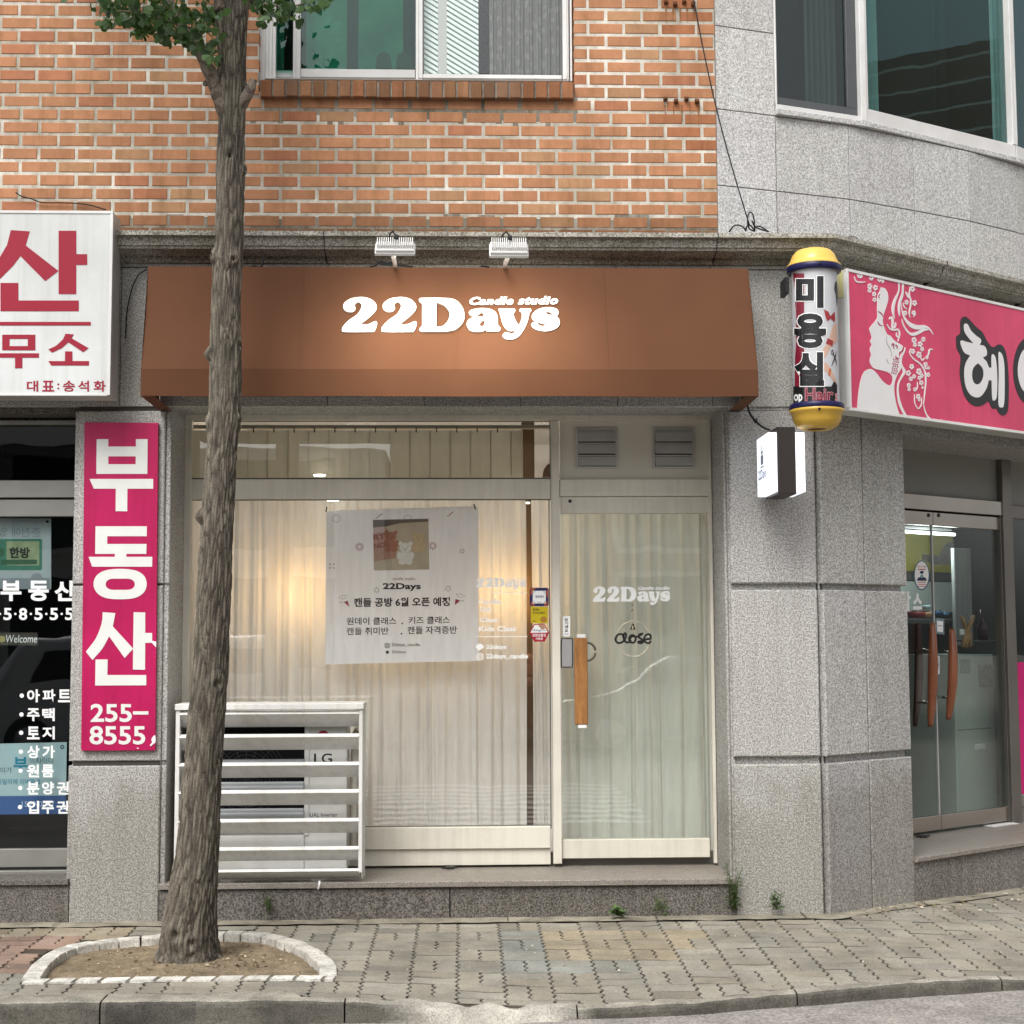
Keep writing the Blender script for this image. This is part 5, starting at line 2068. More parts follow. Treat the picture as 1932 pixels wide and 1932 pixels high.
curtain("sheer_curtain", "wide cream pleated curtain glowing orange behind the large shop window", 353, 993, 925, 1612, .72, 23, "cream curtains inside the shop")
curtain("sheer_curtain", "narrow strip of cream curtain at the window's right edge beside the payment stickers", 1004, 1050, 925, 1612, .70, 2.4, "cream curtains inside the shop")
curtain("sheer_curtain", "cream pleated curtain hanging behind the glass door with the close sign", 1050, 1326, 960, 1612, .70, 9, "cream curtains inside the shop")
curtain("sheer_curtain", "bunched strip of curtain at the hinge side of the glass door", 1322, 1352, 960, 1612, .66, 4, "cream curtains inside the shop")
rl_ = MB()
f = FR(.72)
a, b = f.px(353, 809), f.px(1046, 809)
rl_.box(f, a[0], b[0], a[1], a[1] + .02, -.02, .03)
track = tag(rl_.build("curtain_track", mat("beige curtain track", (.22, .20, .15), .5)), "beige curtain track with small dark hooks above the large shop window", "curtain rail")
for i in range(13):
    x = 480 + i * 38.2
    hk = MB()
    a = f.px(x, 809)
    hk.box(f, a[0] - .004, a[0] + .004, a[1] - .028, a[1] + .004, .03, .042)
    hk.build("hook", mat("dark hook", (.07, .055, .035), .5), track)
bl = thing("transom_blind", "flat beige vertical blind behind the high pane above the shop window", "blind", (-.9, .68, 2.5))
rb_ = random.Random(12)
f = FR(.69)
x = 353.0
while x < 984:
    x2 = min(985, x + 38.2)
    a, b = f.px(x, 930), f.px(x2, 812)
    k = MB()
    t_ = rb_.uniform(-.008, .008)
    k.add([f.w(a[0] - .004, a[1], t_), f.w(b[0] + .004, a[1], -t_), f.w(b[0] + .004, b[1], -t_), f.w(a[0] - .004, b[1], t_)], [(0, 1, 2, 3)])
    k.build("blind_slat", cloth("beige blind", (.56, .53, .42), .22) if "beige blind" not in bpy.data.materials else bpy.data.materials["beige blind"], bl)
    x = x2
# wooden post and round brown stool seat glimpsed in the gap
wp_ = MB()
f = FR(1.05)
a, b = f.px(988, 1600), f.px(1008, 790)
wp_.box(f, a[0], b[0], .21, b[1] + .1, -.05, 0, .003)
tag(wp_.build("wooden_shelf_post", mat("brown shelf wood", (.12, .078, .042), .6, var=.15)), "brown wooden shelf post seen in the gap between the curtains", "shelf")
wp_ = MB()
f = FR(.78)
c_ = f.px(1040, 900)
wp_.poly(f, [[(c_[0] + .055 * math.cos(t), c_[1] + .09 * math.sin(t)) for t in [math.pi * i / 16 for i in range(17)]]], -.03, 0)
tag(wp_.build("brown_wall_ornament", mat("dark brown wood", (.09, .045, .02), .5)), "dark brown rounded wooden ornament behind the high window pane", "ornament")
wp_ = MB()
f = FR(.80)
for y0, s_ in ((1245, .030), (1285, .026)):
    c_ = f.px(998, y0)
    wp_.blob(f.w(c_[0], c_[1], 0), s_, s_, s_ * 1.3, 14)
c_ = f.px(998, 1265)
wp_.blob(f.w(c_[0], c_[1] + .012, 0), .03, .03, .05, 14)
tag(wp_.build("brown_vase", mat("brown glazed vase", (.20, .095, .06), .35)), "brown rounded vase showing in the gap between the curtains", "vase")

for i, (x, y, e) in enumerate(((574, 1150, 6), (760, 1190, 2), (955, 1150, 6))):
    Yb = 1.0
    f = FR(Yb)
    u_, v_ = f.px(x, y)
    lampo = thing("table_lamp", ("warm lamp glowing behind the curtain near the poster's left edge", "warm lamp glowing dimly behind the window poster", "warm lamp glowing behind the curtain right of the window poster")[i], "lamp", (u_, Yb, .2), "warm lamps behind the curtain")
    k = MB()
    k.tube([(u_, Yb, .2), (u_, Yb, v_ - .08)], .014, 10)
    k.lathe((u_, Yb, .2), [(.0, .0), (.12, .0), (.12, .015), (.02, .03)], 24)
    k.build("stand", mat("dark brown wood", (.09, .045, .02), .5), lampo)
    k = MB()
    k.blob((u_, Yb, v_), .05, .05, .06, 16)
    k.build("bulb", emis("warm bulb", (1, .62, .25), 9), lampo)
    la = bpy.data.lights.new("table_lamp_light", 'POINT')
    la.energy = e
    la.color = (1, .60, .24)
    la.shadow_soft_size = .08
    lo_ = bpy.data.objects.new("table_lamp_light", la)
    COL.objects.link(lo_)
    lo_.parent = lampo
    lo_.location = Vector((u_, Yb - .02, v_ + .10)) - Vector(lampo.location)
for (x, y) in ((603, 897), (628, 944), (990, 939), (996, 949)):  # first disc stands in for a bright oval in the high pane
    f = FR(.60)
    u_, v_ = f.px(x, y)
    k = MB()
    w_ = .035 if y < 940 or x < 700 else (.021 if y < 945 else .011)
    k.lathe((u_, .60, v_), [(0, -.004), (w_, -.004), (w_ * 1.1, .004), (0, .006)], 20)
    tag(k.build("lit_disc", emis("warm white glow", (1, .95, .85), 5)), {603: "small oval disc glowing behind the high window pane", 628: "small lit lamp just above the left half of the poster", 990: "brighter lit lamp under the window rail near the shop door", 996: "tiny lit lamp below the brighter one near the shop door"}[x], "ceiling lamp", "small lit lamps inside the shop window")

# ------------------------------------------------------------------ poster behind the glass
c5 = crop(950, 1450, 700, 1932)
PO = FR(.585)
po = thing("opening_poster", "large white paper poster with bear candles photo behind the shop window", "poster", FR(.585).w(*PO.px(*c5([(655, 1400)])[0])))
k = MB()
q = PO.P(c5([(38, 160), (1275, 122), (1278, 1385), (30, 1412)]))
k.poly(PO, [q[::-1]], -.001, 0)
mp_ = cloth("poster paper", (.93, .945, .97), .22, .6)
k.build("paper", mp_, po)
M_INK = mat("black print", (.010, .010, .012), .5, spec=.2)
M_INKG = mat("grey print ink", (.22, .22, .22), .6)
k = MB()
T = lambda body, x0, y0, x1, y1, bold=0.0, sh=0.0, sp=1.0, sk=0: add_text(k, PO, body, 0, 0, 0, 0, .0012, bold=bold, shear=sh, spacing=sp, quad=c5([(x0, y0 + sk), (x1, y0 - sk), (x1, y1 - sk), (x0, y1 + sk)]))
T("22Days", 498, 750, 808, 815, .035)
T("캔들 공방 6월 오픈 예정", 262, 868, 1045, 942, .03, sk=4)
T("원데이 클래스", 203, 1030, 608, 1090, .012, sk=2)
T("키즈 클래스", 708, 1022, 1045, 1082, .012, sk=2)
T("캔들 취미반", 203, 1112, 545, 1172, .012, sk=2)
T("캔들 자격증반", 700, 1102, 1103, 1165, .012, sk=2)
T("22days_candle", 568, 1240, 803, 1272, .008)
T("22days", 572, 1300, 687, 1328, .008)
for (x, y) in ((657, 1080), (650, 1163)):
    p_ = PO.P(c5([(x + 7 * math.cos(t), y + 7 * math.sin(t)) for t in [2 * math.pi * i / 10 for i in range(10)]]))
    k.poly(PO, [p_], 0, .0012)
def rrect(x0, y0, x1, y1, r):
    return [(x0 + r, y0), (x1 - r, y0), (x1, y0 + r), (x1, y1 - r), (x1 - r, y1), (x0 + r, y1), (x0, y1 - r), (x0, y0 + r)]
def circ(x, y, r, n=16, ry=None): return [(x + r * math.cos(2 * math.pi * i / n), y + (ry or r) * math.sin(2 * math.pi * i / n)) for i in range(n)]
k.ppoly(PO, [c5(rrect(514, 1240, 554, 1280, 9)), c5(rrect(519, 1245, 549, 1275, 7))], 0, .0012)
k.ppoly(PO, [c5(circ(534, 1260, 10)), c5(circ(534, 1260, 6))], 0, .0012)
k.ppoly(PO, [c5(circ(535, 1314, 13))], 0, .0012)
k.build("poster_text", M_INK, po)
k = MB()
T("candle studio", 578, 702, 762, 726, .006)
def spark(x, y, r0, r1, n, w, ph=0):
    for i in range(n):
        t = 2 * math.pi * i / n + ph
        a, b = (math.cos(t), math.sin(t)), (-math.sin(t) * w, math.cos(t) * w)
        k.ppoly(PO, [c5([(x + a[0] * r0 + b[0], y + a[1] * r0 + b[1]), (x + a[0] * r1 + b[0], y + a[1] * r1 + b[1]), (x + a[0] * r1 - b[0], y + a[1] * r1 - b[1]), (x + a[0] * r0 - b[0], y + a[1] * r0 - b[1])])], 0, .0012)
spark(1145, 490, 9, 21, 8, 2.5); spark(82, 612, 12, 30, 4, 3.5, .78); spark(448, 808, 12, 25, 8, 2.5); spark(1030, 795, 12, 25, 8, 2.5)
for i in range(12):
    t = 2 * math.pi * i / 12
    k.ppoly(PO, [c5(circ(118 + 30 * math.cos(t), 225 + 30 * math.sin(t), 4, 8))], 0, .0012)
for i in range(7):
    t = math.pi + math.pi * i / 6
    k.ppoly(PO, [c5(circ(700 + 28 * math.cos(t), 222 + 24 * math.sin(t), 4, 8))], 0, .0012)
for sx, cx0 in ((1, 175), (-1, 1130)):
    for dx, dy in ((-30, -10), (-12, -25), (8, -28), (18, -8), (-5, -2), (-25, 25), (-8, 28), (30, -25)):
        k.ppoly(PO, [c5(circ(cx0 + sx * dx, 880 + dy - (0 if sx > 0 else 12), 5, 8))], 0, .0012)
k.build("poster_confetti", M_INKG, po)
k = MB()
spark(308, 455, 14, 36, 10, 3, .2); spark(905, 447, 14, 34, 9, 3, .2)
k.ppoly(PO, [c5([(180, 905), (225, 945), (212, 893)])], 0, .0012)
k.ppoly(PO, [c5([(1130, 893), (1085, 930), (1090, 880)])], 0, .0012)
for x, y in ((468, 200), (1048, 185)):
    pts_ = [(x + t * 22 + 6 * math.sin(t * 9), y - t * 20 + 6 * math.cos(t * 9)) for t in [i / 12 for i in range(-12, 13)]]
    for p0, p1 in zip(pts_[:-1], pts_[1:]):
        k.ppoly(PO, [c5([(p0[0], p0[1] - 3), (p1[0] + .5, p1[1] - 3), (p1[0] + .5, p1[1] + 3), (p0[0], p0[1] + 3)])], 0, .0012)
k.build("poster_sparks", mat("wine red print", (.32, .035, .07), .6), po)
# the printed photo
k = MB()
k.ppoly(PO, [c5([(418, 235), (870, 226), (877, 640), (425, 648)])], 0, .001)
ph_ = k.build("poster_photo", mat("photo beige print", (.50, .42, .30), .5, var=.12, vs=6), po)
def flat(name, loops, col, d):
    k = MB()
    for lp in loops: k.ppoly(PO, [c5(lp)], d - .0003, d)
    return k.build(name, mat("print %s %.2f" % (name, col[0]), col, .55, var=.08, vs=40), ph_)
flat("printed_backdrop", [[(418, 235), (870, 226), (870, 250), (640, 262), (520, 290), (418, 305)]], (.13, .105, .085), .0013)
flat("printed_box", [[(421, 340), (515, 300), (560, 345), (605, 480), (605, 545), (425, 575)]], (.42, .235, .16), .0014)
flat("printed_lid", [[(419, 298), (512, 290), (520, 330), (421, 350)]], (.55, .42, .38), .0015)
k = MB()
for b_, q in (("RT", [(420, 358), (516, 350), (518, 392), (422, 400)]), ("ND", [(424, 432), (512, 418), (514, 458), (426, 470)])):
    add_text(k, PO, b_, 0, 0, 0, 0, .0018, bold=.03, quad=c5(q))
k.build("printed_box_text", mat("brown print", (.25, .03, .03), .6), ph_)
def bear(cx_, cy_, s, col, dark, d):
    flat("printed_bear", [circ(cx_, cy_ - 42 * s, 40 * s, 18, 36 * s), circ(cx_ - 34 * s, cy_ - 72 * s, 15 * s), circ(cx_ + 34 * s, cy_ - 72 * s, 15 * s), circ(cx_, cy_ + 22 * s, 42 * s, 18, 44 * s), circ(cx_ - 42 * s, cy_ + 10 * s, 16 * s, 14, 28 * s), circ(cx_ + 42 * s, cy_ + 10 * s, 16 * s, 14, 28 * s), circ(cx_ - 24 * s, cy_ + 52 * s, 24 * s, 14, 20 * s), circ(cx_ + 24 * s, cy_ + 52 * s, 24 * s, 14, 20 * s)], col, d)
    flat("printed_bear_face", [circ(cx_ - 13 * s, cy_ - 46 * s, 2.5 * s, 6), circ(cx_ + 13 * s, cy_ - 46 * s, 2.5 * s, 6), circ(cx_, cy_ - 32 * s, 5 * s, 8, 4 * s)], dark, d + .0006)
bear(565, 418, 1.1, (.36, .15, .09), (.06, .025, .02), .0020)
bear(787, 428, 1.05, (.55, .42, .24), (.10, .06, .03), .0022)
bear(683, 515, 1.2, (.78, .75, .66), (.10, .08, .07), .0030)
for (x, y, dx) in ((38, 150, 4), (1248, 128, -6)):
    k = MB()
    a, b = PO.P(c5([(x + dx * 1.5, y - 22), (x - dx, y + 22)]))
    k.tube([PO.w(*a, .004), PO.w(*b, .004)], .004, 8)
    k.build("peg", mat("dark peg", (.06, .055, .05), .5), po)

# ------------------------------------------------------------------ vinyl and stickers on the shop glass
GW = FR(YG - .003)
k = MB()
X5 = 1932 / 3024
bx = c5([(1262, 708), (1668, 802)])
logo(k, GW, 0, .0006, (bx[0][0], bx[0][1], bx[1][0], bx[1][1]), n=3)
for body, x0, y0, x1, y1 in (("Candle", 1278, 882, 1462, 922), ("Gift", 1285, 948, 1385, 985), ("Class", 1285, 1030, 1432, 1070), ("Kids Class", 1280, 1102, 1585, 1144), ("22days", 1338, 1252, 1505, 1296), ("22days_candle", 1338, 1326, 1682, 1376)):
    (a, b), (c, d) = c5([(x0, y0), (x1, y1)])
    add_text(k, GW, body, a, b, c, d, .0006, bold=.032)
for (a, b, c, d) in ((1385, 826, 1674, 833), (1255, 1184, 1678, 1190)):
    k.ppoly(GW, [c5([(a, b), (c, b), (c, d), (a, d)])], 0, .0006)
k.ppoly(GW, [c5(smooth([(1290, 1243), (1324, 1268), (1295, 1293), (1270, 1304), (1272, 1290), (1255, 1268)], 4))], 0, .0006)
k.ppoly(GW, [c5(rrect(1262, 1322, 1318, 1378, 14)), c5(rrect(1269, 1329, 1311, 1371, 11))], 0, .0006)
k.ppoly(GW, [c5(circ(1290, 1350, 14)), c5(circ(1290, 1350, 8))], 0, .0006)
tag(k.build("window_lettering", M_LET), "white vinyl lettering with thin rules on the shop window right of the poster", "window lettering")

GD_ = FR(YG - .012 - .004)
k = MB()
(a, b), (c, d) = cH([(750, 392), (1424, 556)])
logo(k, GD_, 0, .0006, (a, b, c, d), n=3)
tag(k.build("door_lettering", M_LET), "white vinyl shop name on the glass door above the close sign", "door lettering")

st1 = thing("payment_sticker", "navy and orange framed payment sticker, topmost of three beside the door frame", "sticker", GW.w(*GW.px(*cH([(275, 560)])[0])), "payment stickers on the shop glass")
k = MB(); k.ppoly(GW, [cH(rrect(192, 403, 358, 566, 12))], 0, .0006); k.build("navy_border", mat("navy print", (.018, .022, .10), .4), st1)
k = MB(); k.ppoly(GW, [cH([(200, 408), (240, 408), (205, 470), (200, 470)])], 0, .0009); k.ppoly(GW, [cH([(340, 420), (352, 420), (352, 500), (338, 470)])], 0, .0009); k.ppoly(GW, [cH([(205, 520), (240, 556), (225, 560), (203, 556)])], 0, .0009); k.ppoly(GW, [cH([(320, 545), (350, 520), (345, 558), (315, 560)])], 0, .0009); k.build("orange_accent", mat("orange print", (.45, .10, .04), .4), st1)
k = MB(); k.ppoly(GW, [cH([(218, 430), (332, 430), (332, 541), (218, 541)])], 0, .0011); k.build("white_panel", M_LET, st1)
k = MB(); add_text(k, GW, "제로페이", *cH([(238, 470)])[0], *cH([(314, 494)])[0], .0014, bold=.02); add_text(k, GW, "ZEROPAY", *cH([(254, 526)])[0], *cH([(298, 537)])[0], .0014)
for (x, y, sx, sy) in ((226, 437, 1, 1), (324, 437, -1, 1), (226, 533, 1, -1), (324, 533, -1, -1)):
    k.ppoly(GW, [cH([(x, y), (x + 16 * sx, y), (x + 16 * sx, y + 3 * sy), (x + 3 * sx, y + 3 * sy), (x + 3 * sx, y + 16 * sy), (x, y + 16 * sy)])], 0, .0014)
k.build("sticker_text", mat("navy ink", (.03, .03, .09), .5), st1)
st2 = thing("payment_sticker", "yellow square payment sticker between the navy and the red hexagonal ones", "sticker", GW.w(*GW.px(*cH([(275, 715)])[0])), "payment stickers on the shop glass")
k = MB(); k.ppoly(GW, [cH([(200, 568), (352, 572), (350, 716), (202, 712)])], 0, .0006); k.build("yellow_sheet", mat("yellow print", (.55, .43, .015), .4), st2)
k = MB(); add_text(k, GW, "결제는", *cH([(216, 584)])[0], *cH([(280, 606)])[0], .001, bold=.02); add_text(k, GW, "카카오페이", *cH([(216, 613)])[0], *cH([(326, 636)])[0], .001, bold=.02); k.ppoly(GW, [cH([(216, 694), (244, 694), (244, 700), (216, 700)])], 0, .001); k.build("sticker_text", M_INK, st2)
k = MB(); k.ppoly(GW, [cH(circ(312, 682, 28))], 0, .001); k.build("ochre_spot", mat("ochre print", (.40, .20, .03), .5), st2)
st3 = thing("payment_sticker", "red and white hexagonal gift certificate sticker, lowest of three beside the door", "sticker", GW.w(*GW.px(*cH([(275, 880)])[0])), "payment stickers on the shop glass")
k = MB(); k.ppoly(GW, [cH([(230, 722), (318, 718), (362, 798), (322, 876), (232, 878), (187, 800)])], 0, .0006); k.build("red_hexagon", mat("deep red print", (.36, .012, .035), .4), st3)
k = MB(); k.ppoly(GW, [cH([(235, 730), (314, 726), (350, 796), (198, 798)])], 0, .0009); k.build("white_panel", M_LET, st3)
k = MB(); k.ppoly(GW, [cH([(262, 730), (312, 727), (330, 760), (296, 770)])], 0, .0011); k.build("brown_patch", mat("brown patch print", (.42, .24, .14), .5), st3)
k = MB(); add_text(k, GW, "GangOn", *cH([(216, 764)])[0], *cH([(332, 792)])[0], .0013, bold=.01, shear=.2); k.build("blue_text", mat("dark blue ink", (.02, .03, .12), .5), st3)
k = MB(); add_text(k, GW, "강원상품권", *cH([(214, 806)])[0], *cH([(332, 834)])[0], .0010, bold=.02); add_text(k, GW, "사용점", *cH([(242, 840)])[0], *cH([(304, 861)])[0], .001, bold=.02); k.build("white_text", M_LET, st3)
st4 = thing("pull_label", "small white vertical pull label above the silver door lock", "label", GD_.w(*GD_.px(*cH([(515, 832)])[0])))
k = MB(); k.ppoly(GD_, [cH(rrect(481, 652, 546, 833, 6))], 0, .0006); k.build("label_sheet", M_LET, st4)
k = MB()
for i, ch in enumerate("당기세요"): add_text(k, GD_, ch, *cH([(498, 670 + i * 31)])[0], *cH([(528, 698 + i * 31)])[0], .001, bold=.03)
add_text(k, GD_, "PULL", *cH([(500, 803)])[0], *cH([(536, 814)])[0], .001, bold=.02)
k.build("label_text", M_INK, st4)

# hoop with the word close, hung from a suction hook
hp_ = FR(YG - .012 - .012)
cs_ = thing("close_sign", "thin hoop sign with black handwritten close hanging on the glass door", "sign", hp_.w(*hp_.px(*cH([(1100, 1010)])[0])))
k = MB()
k.tube([hp_.w(*hp_.px(*cH([(1102 + 146 * math.cos(t), 852 + 156 * math.sin(t))])[0]), 0) for t in [2 * math.pi * i / 60 for i in range(61)]], .0045, 10, False)
k.build("hoop", mat("pale rattan hoop", (.50, .47, .38), .7, var=.2, vs=60), cs_)
k = MB()
wr = smooth([(1012, 835), (1000, 812), (965, 815), (943, 850), (955, 882), (992, 886), (1020, 862), (1036, 822), (1028, 802), (1014, 822), (1022, 868), (1050, 884), (1075, 872), (1062, 852), (1072, 826), (1100, 820), (1120, 845), (1108, 880), (1080, 884), (1066, 862), (1090, 830), (1130, 834), (1172, 812), (1176, 806), (1150, 815), (1148, 838), (1178, 858), (1184, 880), (1160, 890), (1140, 880), (1185, 868), (1215, 855), (1250, 848), (1245, 815), (1215, 815), (1196, 845), (1205, 880), (1235, 888), (1254, 872)], 6, False)
k.tube([hp_.w(*hp_.px(*p_), .008 + .003 * math.sin(i * .2)) for i, p_ in enumerate(cH(wr))], .0064, 10)
k.build("handwritten_word", mat("black cord", (.012, .012, .012), .6), cs_)
k = MB()
c_ = hp_.px(*cH([(1096, 742)])[0])
k.lathe(hp_.w(c_[0], c_[1], .004), [(.0, .018), (.006, .016), (.009, .002), (.017, -.016), (.018, -.020), (.012, -.020)], 20)
k.build("bell", mat("dark brass bell", (.10, .085, .06), .25, metal=.9), cs_)
k = MB()
for yy in (555, 600):
    c_ = hp_.px(*cH([(1093, yy)])[0])
    k.box(hp_, c_[0] - .007, c_[0] + .007, c_[1] - .005, c_[1] + .005, -.008, .002, .001)
k.tube([hp_.w(*hp_.px(*cH([(1093, 556)])[0]), 0), hp_.w(*hp_.px(*cH([(1095, 725)])[0]), 0)], .0008, 5)
k.build("hanging_hook", mat("grey hook", (.22, .22, .20), .4), cs_)

# ------------------------------------------------------------------ estate agent's shop at the left
YE = .26
FE = FR(YE)
cE, cE2 = crop(0, 1220, 240, 859), crop(0, 1700, 240, 493)
ex0 = -4.6
ag = bpy.data.objects.new("agency_window", None)
COL.objects.link(ag)
ag.parent = bld
ag.location = Vector((-3.4, YE, .2)) - bld.location
ze = lambda y, c=cE: FE.px(*c([(400 if c is cE else 200, y)])[0])[1]
k = MB()
k.box(FE, ex0, lx0, ze(900), ze(718), 0, .05, .003)
k.box(FE, ex0, lx0, ze(1098), ze(920), 0, .04, .003)
k.box(FE, ex0, lx0, ze(1762, cE2), ze(1652, cE2), 0, .04, .003)
k.box(FE, ex0, lx0, ze(1848, cE2), ze(1780, cE2), 0, .06, .003)
k.box(FE, ex0, lx0, ze(133), ze(88), 0, .05, .002)
k.box(FE, lx0 - .012, lx0, ze(1762, cE2), ze(88), -.02, .03, .002)
k.build("frame", mat("dull window metal", (.27, .27, .245), .4, metal=.35, var=.08), ag)
k = MB()
k.box(FE, ex0, lx0 - .013, ze(1652, cE2), ze(1098), .004, .008)
k.build("agency_pane", glass("agency glass", (.88, .91, .91), boost=.6), ag)
k = MB()
k.box(FE, ex0, lx0 - .013, ze(718), ze(133), .004, .008)
k.build("agency_transom", glass("agency transom glass", (.6, .6, .6), boost=.2), ag)
k = MB()
k.box(FR(YE + .02), ex0, lx0 + .02, ze(90), z_head + .3, -.04, 0)
k.box(FR(.05), ex0, lx0, z_head - .034, z_head - .002, -.2, 0, .003)
k.build("head_closer", M_GRAND, ag)
k = MB()
zt5 = z_head + .1
k.add([(ex0, YE + .03, .1), (lx0 + .3, YE + .03, .1), (lx0 + .3, 3.5, .1), (ex0, 3.5, .1), (ex0, YE + .03, zt5), (lx0 + .3, YE + .03, zt5), (lx0 + .3, 3.5, zt5), (ex0, 3.5, zt5)], [(0, 1, 2, 3), (4, 7, 6, 5), (3, 2, 6, 7), (0, 3, 7, 4), (1, 5, 6, 2)])
k.build("agency_room", mat("dark agency room", (.028, .028, .030), .9), ag)
k = MB()
zs5 = FR(-.02).px(60, 1660)[1]
k.box(FR(-.018), ex0, lx0 - .003, zs5 - .032, zs5, -.4, 0, .003)
k.box(FR(.0), ex0, lx0 - .003, -.15, zs5 - .035, -.4, 0)
k.build("agency_step", M_GRAND, ag)
# cards and banner behind the glass
GE = FR(YE - .009)
GI = FR(YE + .06)
bn = thing("agency_card", "pale acrylic card with a green license plate picture inside the dark agency window", "notice", GI.w(*GI.px(*cE([(300, 1860)])[0])))
k = MB(); k.ppoly(GI, [cE([(-160, 1112), (540, 1114), (540, 1862), (-160, 1858)])], -.004, 0); k.build("acrylic_sheet", mat("pale acrylic", (.40, .46, .46), .4, var=.08), bn)
k = MB(); k.ppoly(GI, [cE(rrect(-160, 1330, 444, 1660, 12))], 0, .001); k.build("green_frame", mat("green print", (.05, .20, .13), .4), bn)
k = MB(); k.ppoly(GI, [cE(rrect(68, 1355, 415, 1610, 8))], 0, .0015); k.build("pale_green_panel", mat("pale green print", (.30, .36, .20), .4, var=.2, vs=14), bn)
k = MB(); k.ppoly(GI, [cE([(10, 1550), (392, 1548), (392, 1598), (10, 1602)])], 0, .002); k.ppoly(GI, [cE(circ(0, 1470, 48))], 0, .002); k.build("dark_green_strip", mat("dark green print", (.04, .12, .06), .4), bn)
k = MB()
add_text(k, GI, "한방", *cE([(100, 1418)])[0], *cE([(316, 1535)])[0], .0022, bold=.04)
k.ppoly(GI, [cE(circ(500, 1147, 14))], 0, .001)
k.build("card_text", M_INK, bn)
k = MB()
add_text(k, GI, "춘천에 있", *cE([(-20, 1205)])[0], *cE([(430, 1310)])[0], .0012, mirror=True)
k.ppoly(GI, [cE(smooth([(325, 1745, 1), (345, 1705), (388, 1692), (430, 1705), (455, 1745, 1)], 4))], 0, .001)
k.ppoly(GI, [cE([(-160, 1745), (525, 1745), (525, 1858), (-160, 1856)])], 0, .0008)
k.build("faint_grey_print", mat("grey blue print", (.26, .29, .31), .5), bn)
bn2 = thing("apartment_banner", "light blue apartment sales banner with navy foot inside the dark agency window", "notice", GI.w(*GI.px(*cE2([(200, 1445)])[0])))
k = MB(); k.ppoly(GI, [cE2([(-120, 1022), (405, 1010), (398, 1445), (-120, 1450)])], -.004, 0); k.build("banner_sheet", mat("light blue print", (.44, .58, .60), .4, var=.06), bn2)
k = MB(); k.ppoly(GI, [cE2([(-120, 1338), (400, 1334), (398, 1445), (-120, 1450)])], 0, .001); k.build("navy_foot", mat("royal blue print", (.045, .12, .32), .4), bn2)
k = MB(); add_text(k, GI, "부", *cE2([(82, 1100)])[0], *cE2([(168, 1192)])[0], .001, bold=.03); add_text(k, GI, "자밀리에 리버파크", *cE2([(-20, 1232)])[0], *cE2([(245, 1268)])[0], .001, bold=.012); k.build("blue_text", mat("cyan blue print", (.03, .25, .36), .5), bn2)
k = MB(); add_text(k, GI, "의차이다", *cE2([(178, 1104)])[0], *cE2([(328, 1140)])[0], .001); add_text(k, GI, "이가", *cE2([(0, 1162)])[0], *cE2([(72, 1198)])[0], .001)
k.ppoly(GI, [cE2(circ(378, 1040, 13)), cE2(circ(378, 1040, 6))], 0, .001); k.build("dark_text", mat("dark slate print", (.05, .08, .09), .5), bn2)
k = MB(); add_text(k, GI, "1599-0007", *cE2([(132, 1368)])[0], *cE2([(330, 1402)])[0], .0014, bold=.01); k.build("phone_text", mat("pale blue print", (.45, .55, .70), .5), bn2)
wl_ = thing("welcome_plaque", "small dark plaque with white handwritten Welcome inside the agency window", "plaque", GI.w(*GI.px(*cE2([(130, 422)])[0])))
k = MB(); k.ppoly(GI, [cE2(rrect(-20, 345, 228, 422, 8))], -.01, 0); k.build("plaque", mat("dark plaque wood", (.06, .052, .04), .6, var=.3, vs=20), wl_)
k = MB(); add_text(k, GI, "Welcome", *cE2([(36, 360)])[0], *cE2([(224, 406)])[0], .001, bold=-.004, shear=.15); k.build("plaque_text", M_LET, wl_)
k = MB(); k.ppoly(GI, [cE2(circ(12, 385, 20))], 0, .001); k.build("yellow_flower", mat("dull yellow", (.35, .32, .12), .6), wl_)
k = MB()
for ch, a, b in (("부", 3, 130), ("동", 172, 296), ("산", 330, 462)): add_text(k, GE, ch, *cE2([(a, 30)])[0], *cE2([(b, 154)])[0], .0008, bold=.035)
tag(k.build("agency_lettering", M_LET), "white vinyl name lettering, three large syllables on the dark agency window", "window lettering")
k = MB()
for x, ch in ((-140, "2"), (-47, "5"), (46, "5"), (140, "8"), (234, "5"), (327, "5"), (420, "5")):
    add_text(k, GE, ch, *cE2([(x - 25, 196)])[0], *cE2([(x + 25, 270)])[0], .0008, bold=.025)
    if x < 420: k.ppoly(GE, [cE2(circ(x + 47, 232, 7))], 0, .0008)
tag(k.build("phone_lettering", M_LET), "white dotted phone number on the dark agency window under the large syllables", "window lettering")
k = MB()
for t, x1, y0 in (("아파트", 430, 690), ("주택", 332, 804), ("토지", 332, 915), ("상가", 333, 1030), ("원룸", 326, 1145), ("분양권", 418, 1250), ("입주권", 416, 1366)):
    x0 = 164
    n_ = len(t)
    w_ = (x1 - x0 + 16) / n_
    for i, ch in enumerate(t): add_text(k, GE, ch, *cE2([(x0 + i * w_, y0)])[0], *cE2([(x0 + (i + 1) * w_ - 16, y0 + 78)])[0], .0008, bold=.03)
    k.ppoly(GE, [cE2(circ(132 - (y0 - 690) * .016, y0 + 38, 13))], 0, .0008)
tag(k.build("listing_lettering", M_LET), "white bulleted seven line vinyl list low on the dark agency window", "window lettering")

